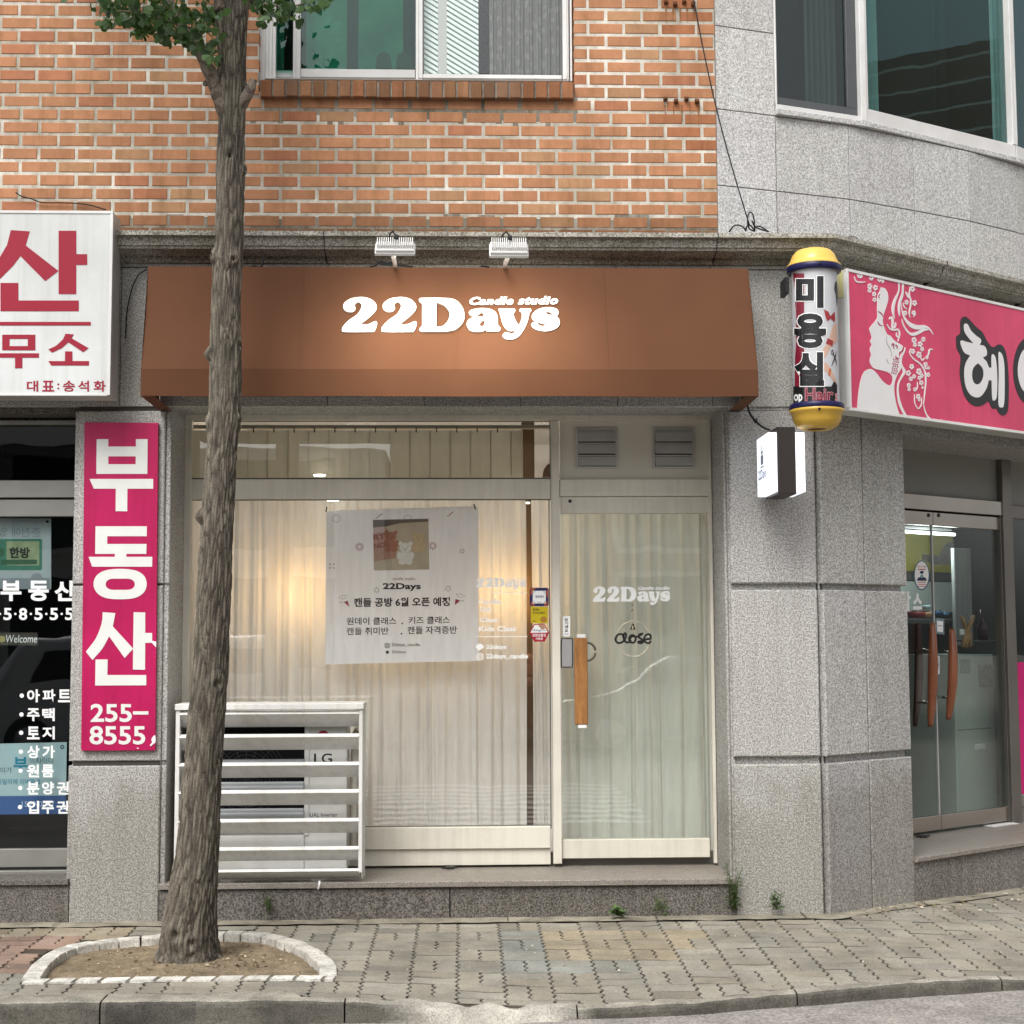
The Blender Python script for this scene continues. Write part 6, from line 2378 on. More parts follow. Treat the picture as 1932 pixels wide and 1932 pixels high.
# ------------------------------------------------------------------ hair salon: entrance on the chamfered corner
cT, cU = crop(2640, 1280, 384, 1091), crop(2640, 1900, 384, 927)
SDO = -.62
SD = CH.off(SDO)
su_ = lambda x, y, c=cT: SD.px(*c([(x, y)])[0])[0]
sz_ = lambda y, c=cT, x=88: SD.px(*c([(x, y)])[0])[1]
sal = bpy.data.objects.new("salon_entrance", None)
COL.objects.link(sal)
sal.parent = bld
sal.location = SD.w(.8, .2) - bld.location
ul = su_(60, 900) - .35
ud = su_(315, 900)
up0, up1 = su_(858, 350), su_(936, 350)
ur = up1 + 2.6
z_pt, z_pb = sz_(45), sz_(503)
z_h1, z_h0 = z_pb - .004, sz_(632)
z_r1, z_r0 = sz_(645), sz_(760)
z_b1, z_b0 = sz_(1245, cU, 131), sz_(1352, cU, 131)
zsl = CH.off(.02).px(*cU([(140, 1532)])[0])[1]
z_b0 = max(z_b0, zsl + .012)
k = MB()
k.box(SD, ul, up0, z_pb, z_pt, -.03, 0)
k.box(SD, up1, ur, z_pb - .02, z_pt, -.03, 0)
k.build("transom_panel", mat("grey transom panel", (.27, .28, .26), .35, var=.06, vs=1.5), sal)
k = MB()
k.box(SD, ul, up0 + .02, z_h0, z_h1, -.05, .04, .003)
k.build("header_beam", M_STEEL, sal)
k = MB()
k.box(SD, ul, up0, z_r1 - .01, z_h0 + .01, -.05, -.024)  # dark strip added behind the gap to hide the lit tube
k.build("header_gap_blocker", M_BLACK, sal)
for (a_, b_) in ((ul, ud - .003), (ud + .003, up0 - .01)):
    for (c_, d_) in ((z_r0, z_r1), (z_b0, z_b1)):
        k = MB()
        k.box(SD, a_, b_, c_, d_, -.02, .02, .003)
        k.build("door_rail", M_STEEL, sal)
k = MB()
k.box(SD, up0, up1, zsl, z_pt + .1, -.05, .05, .004)
k.box(SD, up0 - .012, up0, zsl, z_h0, -.03, .03, .002)
k.box(SD, up1, ur, z_h0 - .01, z_h1 - .02, -.03, .03, .002)
k.build("door_post", M_STEELD, sal)
k = MB()
k.box(SD, ud - .008, ud + .006, z_b1, z_r0, -.008, .008, .002)
k.build("glass_edge_strip", mat("pale seal strip", (.55, .55, .54), .3, metal=.5), sal)
k = MB()
k.box(SD, ul, ud - .009, z_b1, z_r0, -.005, .005)
M_SG = glass("salon glass", (.93, .96, .95), boost=1.1)
k.build("door_leaf_pane", M_SG, sal)
k = MB()
k.box(SD, ud + .007, up0 - .013, z_b1, z_r0, -.005, .005)
k.build("door_leaf_pane", M_SG, sal)
k = MB()
zp1 = SD.px(*cU([(835, 135)])[0])[1]
zp0 = SD.px(*cU([(850, 1080)])[0])[1]
k.box(SD, up1 + .002, ur, zp0, z_h0 - .012, -.005, .0)
k.build("side_pane", M_SG, sal)
k = MB()
k.box(SD, up1 + .004, ur, zp0, zp1, .001, .006)
k.build("magenta_film", mat("magenta film", (.60, .012, .17), .4), sal)
k = MB()
k.box(SD, up1 + .002, ur, zp0 - .09, zp0 - .001, -.03, .02, .003)
k.box(SD, up1 + .002, ur, zsl, zp0 - .093, -.03, .01, .003)
k.build("side_rail", mat("taupe metal rail", (.27, .245, .215), .4, metal=.3), sal)
for x in (270, 355):
    k = MB()
    c_ = SD.px(*cT([(x, 688)])[0])
    k.tube([SD.w(*c_, .018), SD.w(*c_, .024)], .014, 14)
    k.build("rail_screw", mat("dark screw", (.04, .04, .04), .4), sal)


def bow(p0, p1, p2, r, m_, nm, d):
    f = SD.off(d)
    a, b, c = f.P([p0, p1, p2])
    pts_, rr = [], []
    for i in range(25):
        t = i / 24
        u_ = (1 - t) ** 2 * a[0] + 2 * t * (1 - t) * b[0] + t * t * c[0]
        v_ = (1 - t) ** 2 * a[1] + 2 * t * (1 - t) * b[1] + t * t * c[1]
        pts_.append(f.w(u_, v_, .015 * math.sin(math.pi * t)))
        rr.append(r * (.35 + .65 * math.sin(math.pi * min(1, max(0, t * .92 + .06))) ** .6))
    k = MB()
    k.tube(pts_, rr, 14)
    o = k.build(nm, m_, sal)
    k = MB()
    for t in (6, 18): k.tube([pts_[t], pts_[t] - SD.n * (d + .0)], .009, 8)
    k.build("standoff", M_STEEL, o)
    return o


M_HW = mat("varnished red wood", (.22, .075, .035), .3, var=.25, vs=5, stretch=(3, 3, .6), coat=.4)
bow(cT([(322, 1592)])[0], cU([(262, 260)])[0], cU([(258, 596)])[0], .034, M_HW, "wooden_handle", .07)
bow(cT([(486, 1640)])[0], cU([(412, 230)])[0], cU([(388, 545)])[0], .034, M_HW, "wooden_handle", .07)
bow(cT([(200, 1595)])[0], cU([(170, 240)])[0], cU([(150, 592)])[0], .03, mat("dark handle wood", (.05, .018, .013), .4), "inner_handle", -.07)
# step of the salon
k = MB()
k.box(CH, u2 + .003, 4.2, zsl - .03, zsl, -.9, .02, .004)
k.build("salon_step", M_GRANS, sal)
k = MB()
k.box(CH, u2 + .003, 4.2, -.25, zsl - .033, -.4, -.005, 0)
k.build("salon_step_riser", granite("grey brown riser", (.27, .255, .235), (.14, .132, .122), 115, stain=.5), sal)
k = MB()
zlin = CH.px(1716, 812)[1]
k.box(CH, u2 + .004, 4.2, zlin, zf(768, 0) + .0, -.75, -.012)
k.box(CH, u2 + .004, 4.2, zlin - .02, zlin - .002, -.06, -.03)
k.build("salon_lintel", M_GRAN, sal)
k = MB()
k.box(SD, ul, ur, z_pt - .004, zlin + .05, -.05, -.031)
k.build("lintel_shadow_gap", M_JOINT, sal)
# salon room
ro = MB()
q0, q1 = CH.w(.25, 0, SDO - .06), CH.w(4.3, 0, SDO - .06)
pl4 = [(q0.x, q0.y), (q1.x, q1.y), (q1.x, q1.y + 2.4), (q0.x, q0.y + 4.2)]
ro.add([(x, y, .1) for x, y in pl4] + [(x, y, 2.95) for x, y in pl4], [(0, 1, 2, 3), (7, 6, 5, 4), (1, 2, 6, 5), (2, 3, 7, 6), (3, 0, 4, 7)])
ro.build("salon_room", mat("grey salon wall", (.20, .215, .21), .85, var=.06, vs=1), sal)

# furnishings seen through the salon glass
def sbox(name, label, cat, c, x0, y0, x1, y1, d, th, m_, bev=.004):
    k = MB()
    f = SD.off(d)
    a = f.px(*c([(x0, (y0 + y1) / 2)])[0])[0]
    b = f.px(*c([(x1, (y0 + y1) / 2)])[0])[0]
    zt6, zb6 = f.px(*c([((x0 + x1) / 2, y0)])[0])[1], f.px(*c([((x0 + x1) / 2, y1)])[0])[1]
    k.box(f, a, b, zb6, zt6, -th, 0, bev)
    return tag(k.build(name, m_), label, cat), f, (a, b, zb6, zt6)


cab_o = thing("salon_cabinet", "pale green cabinet with recessed pull behind the right leaf of the salon door", "cabinet", SD.w(ud + .3, zsl, -.4))
f = SD.off(-.22)
a, b = f.px(*cU([(440, 600)])[0])[0], f.px(*cU([(722, 600)])[0])[0]
zt6 = f.px(*cU([(580, 78)])[0])[1]
k = MB(); k.box(f, a, b, zsl, zt6, -.45, 0, .006); k.build("carcass", mat("pale green laminate", (.34, .40, .36), .35, var=.04), cab_o)
k = MB(); c_ = f.px(*cU([(612, 737)])[0]); k.box(f, c_[0] - .062, c_[0] + .062, c_[1] - .022, c_[1] + .022, 0, .006, .003); k.build("recessed_pull", mat("pale pull", (.52, .55, .52), .35), cab_o)
k = MB(); c_ = f.px(*cU([(560, 612)])[0]); k.box(f, a + .02, b - .06, c_[1] - .003, c_[1] + .003, 0, .0015); k.build("drawer_gap", mat("grey gap", (.14, .15, .14), .8), cab_o)
k = MB(); c_, e_ = f.px(*cU([(605, 312)])[0]), f.px(*cU([(712, 150)])[0]); k.box(f, c_[0], e_[0], c_[1], e_[1], 0, .004); c_, e_ = f.px(*cU([(470, 215)])[0]), f.px(*cU([(540, 112)])[0]); k.box(f, c_[0], e_[0], c_[1], e_[1], 0, .003); k.build("pinned_notice", mat("pale grey notice", (.24, .27, .245), .5, var=.25, vs=30), cab_o)

sbox("salon_poster", "yellow wall poster with a dark bridge picture high inside the salon", "poster", cT, 20, 840, 500, 1160, -1.6, .01, mat("mustard poster", (.42, .38, .06), .5, var=.1, vs=2), 0)
k = MB(); f = SD.off(-1.59)
k.ppoly(f, [smooth(cT([(380, 1040, 1), (400, 980), (440, 930), (500, 900, 1), (500, 1045, 1)]), 4)], 0, .002)
k.ppoly(f, [cT([(240, 1012), (380, 1025), (500, 1050), (500, 1100), (340, 1100), (240, 1062)])], 0, .003)
tag(k.build("poster_picture", mat("grey poster picture", (.20, .18, .15), .5, var=.4, vs=9)), "grey arched bridge picture printed on the yellow salon poster", "picture")
sbox("wall_mirror", "pale grey green mirror panel below the yellow salon poster", "mirror", cT, 60, 1245, 522, 1500, -1.5, .02, mat("pale mirror", (.42, .47, .45), .25, var=.1, vs=2))
sbox("dark_shelf_board", "dark horizontal shelf board under the yellow salon poster", "shelf", cT, 60, 1168, 512, 1238, -1.5, .12, mat("dark board", (.06, .062, .06), .5))
tl_ = thing("tube_lamp", "lit white fluorescent tube high inside the salon door", "ceiling lamp", SD.w(0, 2.4, -1.0))
k = MB(); f = SD.off(-.9); c_, e_ = f.px(*cT([(20, 818)])[0]), f.px(*cT([(506, 818)])[0]); k.tube([f.w(c_[0], c_[1]), f.w(e_[0], c_[1] - .0)], .013, 12); k.build("tube", emis("tube light", (.95, 1, 1), 3), tl_)
la = bpy.data.lights.new("salon_tube_light", 'POINT'); la.energy = 16; la.color = (.93, 1, .97); la.shadow_soft_size = .2
lo_ = bpy.data.objects.new("salon_tube_light", la); COL.objects.link(lo_); lo_.parent = tl_; lo_.location = f.w((c_[0] + e_[0]) / 2, c_[1] - .1, .05) - Vector(tl_.location)
k = MB(); k.box(f, c_[0], e_[0], c_[1] + .03, c_[1] + .05, -.06, -.02, .003); k.build("batten", mat('grey batten', (.25, .25, .25), .5), tl_)
sbox("grey_curtain_panel", "grey upright curtain panel inside the right leaf of the salon door", "curtain", cT, 515, 965, 655, 1780, -.75, .03, mat("grey fabric panel", (.26, .28, .275), .9, var=.15, vs=6, stretch=(8, 8, .3)))
sbox("salon_shelf", "narrow dark glass shelf inside the right leaf of the salon door", "shelf", cT, 640, 1735, 880, 1748, -.30, .2, mat("dark shelf glass", (.10, .12, .12), .2))
tw = thing("twine_ornament", "hanging bundle of tan rolled twine tied like a doll inside the salon door", "ornament", SD.w(ud + .25, 1.2, -.2))
f = SD.off(-.15)
M_TW = mat("tan twine", (.34, .22, .11), .9, var=.25, vs=30)
for x0, y0, x1, y1 in ((560, 1530, 600, 1640), (668, 1530, 612, 1640), (600, 1625, 575, 1790), (610, 1625, 602, 1800), (618, 1625, 635, 1790)):
    k = MB(); p0, p1 = f.px(*cT([(x0, y0)])[0]), f.px(*cT([(x1, y1)])[0]); k.tube([f.w(*p0), f.w((p0[0] + p1[0]) / 2, (p0[1] + p1[1]) / 2, .008), f.w(*p1)], [.012, .017, .013], 10); k.build("twine_roll", M_TW, tw)
k = MB(); c_ = f.px(*cT([(552, 1665)])[0]); k.box(f, c_[0] - .03, c_[0] + .022, c_[1] - .022, c_[1] + .02, .018, .024); k.build("paper_tag", mat("white paper tag", (.6, .62, .6), .6), tw)
bt = thing("salon_bottle", "dark bottle with a slim neck on the shelf behind the salon door", "bottle", SD.w(up0 - .15, 1.3, -.3))
f = SD.off(-.36); c_ = f.px(*cT([(742, 1732)])[0])
k = MB(); k.lathe(f.w(c_[0], c_[1]), [(0, 0), (.04, 0), (.042, .09), (.03, .12), (.012, .16), (.012, .23), (0, .23)], 20); k.build("bottle_body", mat("dark wine glass", (.06, .03, .04), .2), bt)
for i, (x, y, w_, h_, c_, lab, sh) in enumerate(((190, 1545, 45, 62, (.22, .03, .03), "small red tub on the counter inside the left salon door leaf", 0), (268, 1545, 30, 60, (.50, .30, .18), "small orange cup on the counter inside the left salon door leaf", 1), (265, 1478, 25, 50, (.32, .42, .42), "small pale jar standing behind the orange cup in the salon", 0), (372, 1530, 26, 50, (.03, .09, .18), "small dark blue bottle on the counter inside the right salon door leaf", 1), (425, 1535, 24, 42, (.06, .14, .22), "small blue jar beside the dark blue bottle inside the salon", 0))):
    f = SD.off(-.95)
    p0, p1 = f.px(*cT([(x - w_, y)])[0]), f.px(*cT([(x + w_, y - h_)])[0])
    r_ = (p1[0] - p0[0]) / 2
    hgt = p1[1] - p0[1]
    o = thing("salon_jar", lab, "jar", f.w(p0[0] + r_, p0[1]), "jars on the salon counter")
    k = MB(); k.lathe(f.w(p0[0] + r_, p0[1]), [(0, 0), (r_ * (.75 if sh else .95), 0), (r_, hgt * .7), (r_ * .9, hgt * .76), (0, hgt * .76)], 20); k.build("jar_body", mat("jar " + lab[:20], c_, .35), o)
    k = MB(); k.lathe(f.w(p0[0] + r_, p0[1] + hgt * .765), [(r_ * .6, 0), (r_ * .6, hgt * .2), (0, hgt * .22)], 20); k.build("jar_lid", mat("dark lid", (.05, .05, .06), .4), o)
sbox("salon_counter", "dark counter carrying jars inside the salon door", "counter", cT, 60, 1555, 520, 1600, -.85, .4, mat("dark counter", (.08, .085, .085), .4))
sbox("black_washstand", "black cupboard low inside the left salon door leaf", "cupboard", cU, 40, 470, 436, 1190, -1.2, .5, mat("black cupboard", (.016, .017, .018), .5))
# stickers on the salon glass
GSD = SD.off(.0055)
os_ = thing("oval_notice_sticker", "white oval mask notice sticker with blue rim on the salon door glass", "sticker", GSD.w(*GSD.px(*cT([(233, 1315)])[0])))
k = MB(); k.ppoly(GSD, [cT(circ(233, 1191, 66, 30, 125))], 0, .0006); k.build("blue_rim", mat("slate blue print", (.06, .14, .20), .4), os_)
k = MB(); k.ppoly(GSD, [cT(circ(233, 1189, 58, 30, 115))], 0, .001); k.build("white_oval", M_LET, os_)
k = MB(); add_text(k, GSD, "마스크 착용", *cT([(196, 1108)])[0], *cT([(270, 1128)])[0], .0013, bold=.02); k.ppoly(GSD, [cT([(200, 1136), (266, 1136), (266, 1146), (200, 1146)])], 0, .0013)
for y in (1245, 1262, 1279): k.ppoly(GSD, [cT([(198, y), (272, y), (270, y + 7), (200, y + 7)])], 0, .0013)
k.build("red_print", mat("faded red print", (.50, .17, .15), .5), os_)
k = MB(); k.ppoly(GSD, [cT(circ(234, 1165, 17, 14, 13))], 0, .0013); k.ppoly(GSD, [cT(smooth([(192, 1236, 1), (200, 1215), (220, 1205), (248, 1205), (268, 1215), (276, 1236, 1)], 3))], 0, .0013); k.build("navy_figure", mat("navy ink", (.03, .03, .09), .5), os_)
k = MB(); k.ppoly(GSD, [cT(circ(234, 1198, 13, 14, 16))], 0, .0016); k.build("mask_mark", mat("teal print", (.20, .36, .38), .5), os_)
k = MB(); add_text(k, GSD, "박", *cT([(60, 1325)])[0], *cT([(140, 1490)])[0], .0008, bold=.045); add_text(k, GSD, "스", *cT([(160, 1342)])[0], *cT([(236, 1478)])[0], .0008, bold=.05)
tag(k.build("salon_lettering", M_LET), "bold white Korean vinyl letters on the salon door beside granite pillar", "window lettering")
ps = thing("card_sticker", "small white card sticker with blue corners near the salon door handles", "sticker", GSD.w(*GSD.px(*cT([(388, 1690)])[0])))
k = MB(); k.ppoly(GSD, [cT([(350, 1548), (422, 1554), (424, 1688), (352, 1680)])], 0, .0006); k.build("blue_ground", mat("blue ochre print", (.20, .27, .30), .5, var=.5, vs=40), ps)
k = MB(); k.ppoly(GSD, [cT([(363, 1572), (411, 1576), (412, 1668), (364, 1662)])], 0, .001); k.build("white_panel", M_LET, ps)
k = MB(); add_text(k, GSD, "제로페이", *cT([(370, 1608)])[0], *cT([(405, 1620)])[0], .0013, bold=.02); k.build("sticker_text", M_INK, ps)
pl3 = thing("narrow_pull_label", "narrow white vertical label between the wooden salon handles", "label", GSD.w(*GSD.px(*cU([(311, 220)])[0])))
k = MB(); k.ppoly(GSD, [cU(rrect(297, 90, 325, 220, 3))], 0, .0006); k.build("label_sheet", M_LET, pl3)
k = MB()
for i, ch in enumerate("당기세요"): add_text(k, GSD, ch, *cU([(303, 100 + i * 22)])[0], *cU([(319, 119 + i * 22)])[0], .001, bold=.03)
k.build("label_text", M_INK, pl3)

# ------------------------------------------------------------------ pink salon sign
c4 = crop(2100, 700, 924, 1932)
SO = .30
SF = CH.off(SO)
s_u0 = SF.px(*c4([(848, 640)])[0])[0]
s_z1 = SF.px(*c4([(847, 200)])[0])[1]
s_z0 = SF.px(*c4([(864, 1066)])[0])[1]
ssn = thing("salon_sign", "long pink salon sign with white woman silhouette and bold Korean letter", "sign", SF.w(s_u0 + 1.4, s_z0, -.1))
k = MB()
k.box(SF, s_u0, s_u0 + 3.0, s_z0, s_z1, -.17, -.006, .003)
k.build("cabinet", mat("pale sign cabinet", (.60, .61, .58), .4, metal=.1, var=.05, dirt=.12), ssn)
k = MB()
t_ = .014
k.box(SF, s_u0 + t_, s_u0 + 3.0 - t_, s_z0 + t_, s_z1 - t_, -.006, -.001)
k.build("face", mat("rose pink sign face", (.62, .07, .15), .35, var=.07, vs=.9, dirt=.12, streak=.08), ssn)
k = MB()
k.box(SF, s_u0, s_u0 + 3.0, s_z1 - t_ + .001, s_z1 + .004, -.02, .004, .001)
k.box(SF, s_u0, s_u0 + 3.0, s_z0 - .004, s_z0 + t_ - .001, -.02, .004, .001)
k.box(SF, s_u0 - .002, s_u0 + t_ - .001, s_z0 + t_, s_z1 - t_, -.02, .004, .001)
k.build("trim", M_ALUW, ssn)
k = MB()
f = Pl(SF.w(s_u0 - .001, 0, 0), -CHN, (0, 0, 1), -CHD)
k.box(f, .03, .168, s_z1 - .16, s_z1 - .003, 0, .002)
k.build("yellowed_patch", mat("pale yellow tape", (.55, .54, .24), .6), ssn)
c7, c8 = crop(2500, 790, 300, 1260), crop(2800, 880, 224, 1030)


def stroke(pts, w0, w1=None, n=6):
    p = smooth(pts, n, False)
    L_, R_ = [], []
    for i, q in enumerate(p):
        a, b = p[max(0, i - 1)], p[min(len(p) - 1, i + 1)]
        dx, dy = b[0] - a[0], b[1] - a[1]
        l_ = math.hypot(dx, dy) + 1e-9
        t = i / (len(p) - 1)
        w_ = (w0 + ((w1 if w1 is not None else w0) - w0) * t) * (.25 + .75 * math.sin(math.pi * (.06 + .88 * t)))
        L_.append((q[0] - dy / l_ * w_, q[1] + dx / l_ * w_))
        R_.append((q[0] + dy / l_ * w_, q[1] - dx / l_ * w_))
    return L_ + R_[::-1]


art = MB()
W1 = smooth([(130, 1760, 1), (160, 1480), (205, 1320), (260, 1265), (320, 1265), (380, 1320), (450, 1410), (530, 1462), (568, 1425), (566, 1350), (515, 1300), (430, 1275), (340, 1250), (297, 1195), (290, 1140), (305, 1085), (292, 1030), (297, 985), (312, 960), (293, 915), (312, 875), (303, 830), (285, 765), (310, 720), (375, 640), (383, 590), (380, 520), (383, 440), (385, 350), (420, 280), (460, 250), (505, 300), (518, 390), (490, 500), (455, 610), (455, 700), (500, 820), (545, 848), (600, 910), (700, 975), (690, 1030), (650, 1060), (660, 1130), (682, 1235), (632, 1330), (596, 1440), (595, 1560), (620, 1700), (660, 1835, 1)], 5)
art.ppoly(SF, [c7(W1)], -.001, .0012)
for pts in ([(728, 985), (725, 1040), (690, 1120), (690, 1200), (735, 1290), (690, 1370), (655, 1440), (650, 1560), (690, 1720), (758, 1858), (728, 1852), (660, 1730), (630, 1600), (632, 1450), (680, 1340), (700, 1290), (672, 1200), (668, 1090), (705, 1040)],
            [(642, 190), (658, 200), (655, 300), (605, 450), (592, 560), (600, 635), (570, 580), (560, 500), (585, 400), (642, 290)],
            [(692, 200), (710, 215), (705, 350), (672, 450), (662, 605), (640, 540), (645, 430), (685, 320)],
            [(683, 440), (705, 570), (770, 665), (870, 712), (970, 715), (1035, 755), (1078, 835), (1000, 752), (900, 770), (800, 745), (725, 660), (690, 560)],
            [(688, 635), (730, 740), (790, 805), (860, 800), (960, 755), (1020, 772), (960, 790), (880, 835), (810, 845), (750, 800), (700, 715)],
            [(955, 1690), (1000, 1820), (1080, 1890), (1190, 1884), (1110, 1905), (1030, 1890), (975, 1800)]):
    art.ppoly(SF, [c7(smooth(pts, 4))], -.001, .0012)
for pts, w_ in (([(800, 1005), (785, 1060), (830, 1130), (920, 1200), (975, 1300), (985, 1420), (970, 1580), (957, 1700)], 9), ([(95, 110), (120, 170), (180, 182), (240, 178)], 9), ([(135, 80), (150, 120), (190, 115), (185, 80)], 9), ([(500, 700), (540, 760), (590, 775), (640, 770), (660, 830), (640, 915)], 11), ([(525, 640), (560, 620), (575, 680), (560, 745)], 15), ([(610, 680), (600, 730), (560, 760)], 15), ([(620, 800), (625, 850), (650, 870)], 9), ([(790, 240), (780, 330), (800, 430), (780, 560), (790, 620)], 9), ([(735, 300), (760, 350), (790, 385)], 14), ([(700, 430), (720, 490), (755, 515)], 7), ([(845, 530), (850, 580), (830, 610)], 9), ([(880, 1420), (880, 1490), (850, 1540)], 6), ([(845, 1570), (850, 1680), (890, 1750), (930, 1700), (935, 1610)], 6), ([(1075, 1020), (1035, 1015), (1020, 1070), (1000, 1120)], 9), ([(910, 1080), (940, 1150), (970, 1120)], 8), ([(960, 1180), (985, 1250), (1020, 1250)], 8)):
    art.ppoly(SF, [c7(stroke(pts, w_))], -.001, .0012)
for (x, y, r_, rot) in ((290, 232, 30, 0), (288, 285, 24, .4), (310, 128, 28, .2), (160, 110, 20, 0), (410, 150, 26, .5), (450, 170, 20, 0), (360, 250, 30, .6), (345, 330, 26, 0), (350, 400, 24, .3), (435, 265, 18, 0), (820, 265, 30, .3), (748, 430, 26, 0), (845, 440, 30, .2), (728, 565, 26, .1), (830, 560, 22, .4), (840, 900, 32, 0), (850, 960, 24, .2), (955, 890, 26, .5), (915, 950, 30, 0), (825, 1040, 28, .2), (900, 1080, 34, .5), (940, 1010, 24, .3), (1000, 1115, 20, 0), (985, 1200, 24, .2), (1018, 1245, 18, .4), (1015, 1330, 24, 0), (810, 1230, 28, .3), (770, 1310, 30, .1), (800, 1380, 24, .6), (840, 1350, 22, .2), (775, 1460, 24, 0), (778, 1510, 20, .3), (900, 1290, 34, .2), (935, 1340, 24, 0), (905, 1370, 22, .3), (930, 1430, 26, .1), (945, 1490, 14, .4), (850, 1510, 20, 0), (890, 1600, 28, .3), (905, 1640, 18, 0)):
    for i in range(5):
        t = rot + 2 * math.pi * i / 5
        art.ppoly(SF, [c7(circ(x + r_ * .62 * math.cos(t), y + r_ * .8 * math.sin(t), r_ * .40, 10, r_ * .46))], -.001, .0012 + .0001 * (i % 3))
art.build("silhouette_artwork", mat("pale pink white vinyl", (.70, .69, .69), .4, var=.03), ssn)
art = MB()
for r_ in range(7):
    for q_ in range(3):
        art.ppoly(SF, [c7(circ(585 + q_ * 26 - r_ * 4 + (r_ % 2) * 10, 1135 + r_ * 28 + q_ * 6, 8, 8, 11))], .001, .0022)
for pts, w_ in (([(555, 975), (580, 945), (590, 1010)], 8), ([(600, 960), (625, 970), (630, 1010)], 7), ([(390, 540), (430, 570), (455, 610)], 8), ([(385, 670), (410, 710), (450, 725)], 8), ([(660, 1050), (690, 1035), (708, 985)], 8), ([(410, 385), (400, 350), (420, 330)], 6), ([(605, 1095), (630, 1130), (655, 1120)], 9)):
    art.ppoly(SF, [c7(stroke(pts, w_))], .001, .0022)
art.build("artwork_details", mat("wine print", (.33, .045, .095), .45), ssn)
art = MB()
for pts in ([(500, 840), (500, 930), (545, 1020), (565, 1110)], [(497, 1130), (510, 1170), (530, 1195)]): art.ppoly(SF, [c7(stroke(pts, 4))], .001, .0022)
art.build("artwork_lines", mat("grey line print", (.30, .30, .31), .5), ssn)
BK = [(230, 250), (290, 290), (380, 390), (470, 470), (540, 600), (610, 668), (690, 628), (750, 660), (790, 760), (815, 950), (825, 1200), (815, 1500), (780, 1580), (730, 1592), (680, 1550), (655, 1500), (600, 1500), (545, 1405), (480, 1450), (390, 1470), (300, 1430), (220, 1320), (175, 1150), (158, 1000), (172, 830), (160, 770), (120, 690), (110, 600), (115, 520), (165, 475), (165, 330), (190, 270)]
WH1 = [(215, 390), (225, 352), (265, 357), (310, 440), (380, 510), (440, 555), (448, 600), (430, 635), (490, 650), (525, 710), (522, 780), (475, 810), (520, 860), (555, 945, 1), (590, 945, 1), (590, 800), (607, 762), (640, 800), (660, 920), (668, 1150), (660, 1340), (630, 1392), (600, 1360), (592, 1120, 1), (552, 1115, 1), (520, 1230), (450, 1330), (380, 1350), (300, 1310), (240, 1200), (220, 1050), (235, 900), (300, 780, 1), (220, 740), (172, 630), (180, 577), (250, 595), (345, 618, 1), (270, 530), (225, 460)]
WHh = [(408, 885, 1), (460, 940), (482, 1010), (470, 1100), (430, 1160), (385, 1172), (345, 1140), (325, 1060), (335, 970), (365, 920)]
WH2 = [(685, 760), (710, 738), (745, 800), (765, 950), (768, 1300), (755, 1460), (735, 1485), (690, 1465), (685, 1300), (690, 1000)]
k = MB()
k.ppoly(SF, [c8(smooth(BK, 4))], -.001, .0012)
k.ppoly(SF, [c8(circ(1100, 985, 215, 40, 455))], -.001, .0012)
k.build("letter_outline", mat("charcoal vinyl", (.032, .032, .034), .45), ssn)
k = MB()
k.ppoly(SF, [c8(smooth(WH1, 4)), c8(smooth(WHh, 4))], .001, .0024)
k.ppoly(SF, [c8(smooth(WH2, 4))], .001, .0024)
k.ppoly(SF, [c8(circ(1100, 985, 152, 36, 320)), c8(circ(1110, 985, 60, 30, 140))], .001, .0024)
k.build("letter", mat("pale pink white vinyl", (.70, .69, .69), .4, var=.03), ssn)
k = MB()
for u_ in (.25, 1.6): k.box(CH.off(.0), s_u0 + u_, s_u0 + u_ + .04, s_z0 + .2, s_z0 + .24, .0, SO - .172)
k.build("bracket", M_STEELD, ssn)

# ------------------------------------------------------------------ barber pole
c6 = crop(2310, 720, 210, 724)
YP = -.36
FP = FR(YP)
pu = FP.px(*c6([(336, 960)])[0])[0]
pz = lambda y: FP.px(*c6([(336, y)])[0])[1]
kx = .21 / .21 * (FP.px(*c6([(600, 960)])[0])[0] - FP.px(*c6([(500, 960)])[0])[0]) / 100
bp = thing("barber_pole", "yellow capped round salon light pole with Korean letters hung on the granite corner", "barber pole", (pu, YP, pz(1890)))
O = Vector((pu, YP, 0))
k = MB()
prof_ = [(0, 58), (110, 60), (175, 80), (215, 125), (240, 185), (252, 222), (272, 226), (274, 240), (262, 248)]
k.lathe(O, [(a * kx, pz(b)) for a, b in prof_], 48)
k.build("top_cap", mat("yellow plastic cap", (.72, .47, .10), .3, var=.04, coat=.3), bp, recalc=True)
k = MB()
k.lathe(O, [(a * kx, pz(b)) for a, b in ((264, 236), (274, 242), (272, 295), (262, 304), (240, 304))], 48)
k.build("collar", mat("navy plastic", (.012, .012, .06), .35), bp, recalc=True)
k = MB()
k.lathe(O, [(a * kx, pz(b)) for a, b in ((240, 1640), (262, 1636), (273, 1645), (273, 1690), (262, 1700))], 48)
k.build("collar", bpy.data.materials["navy plastic"], bp, recalc=True)
k = MB()
k.lathe(O, [(a * kx, pz(b)) for a, b in ((262, 1690), (274, 1697), (272, 1722), (255, 1735), (240, 1800), (205, 1862), (150, 1890), (98, 1890), (98, 1875))], 48)
k.build("bottom_cap", mat("shaded yellow plastic cap", (.56, .35, .05), .28, var=.04, coat=.3), bp, recalc=True)  # yellow cap coloured darker for the shade at the bottom
k = MB()
k.lathe(O, [(a * kx, pz(b)) for a, b in ((98, 1886), (60, 1870), (0, 1868))], 30)
k.build("socket", mat("brown socket", (.10, .04, .01), .5), bp, recalc=True)
k = MB()
k.lathe(O, [(258 * kx, pz(1640)), (258 * kx, pz(300))], 56)
k.build("clear_tube", glass("clear acrylic tube", (.97, .97, .97), boost=.45), bp)
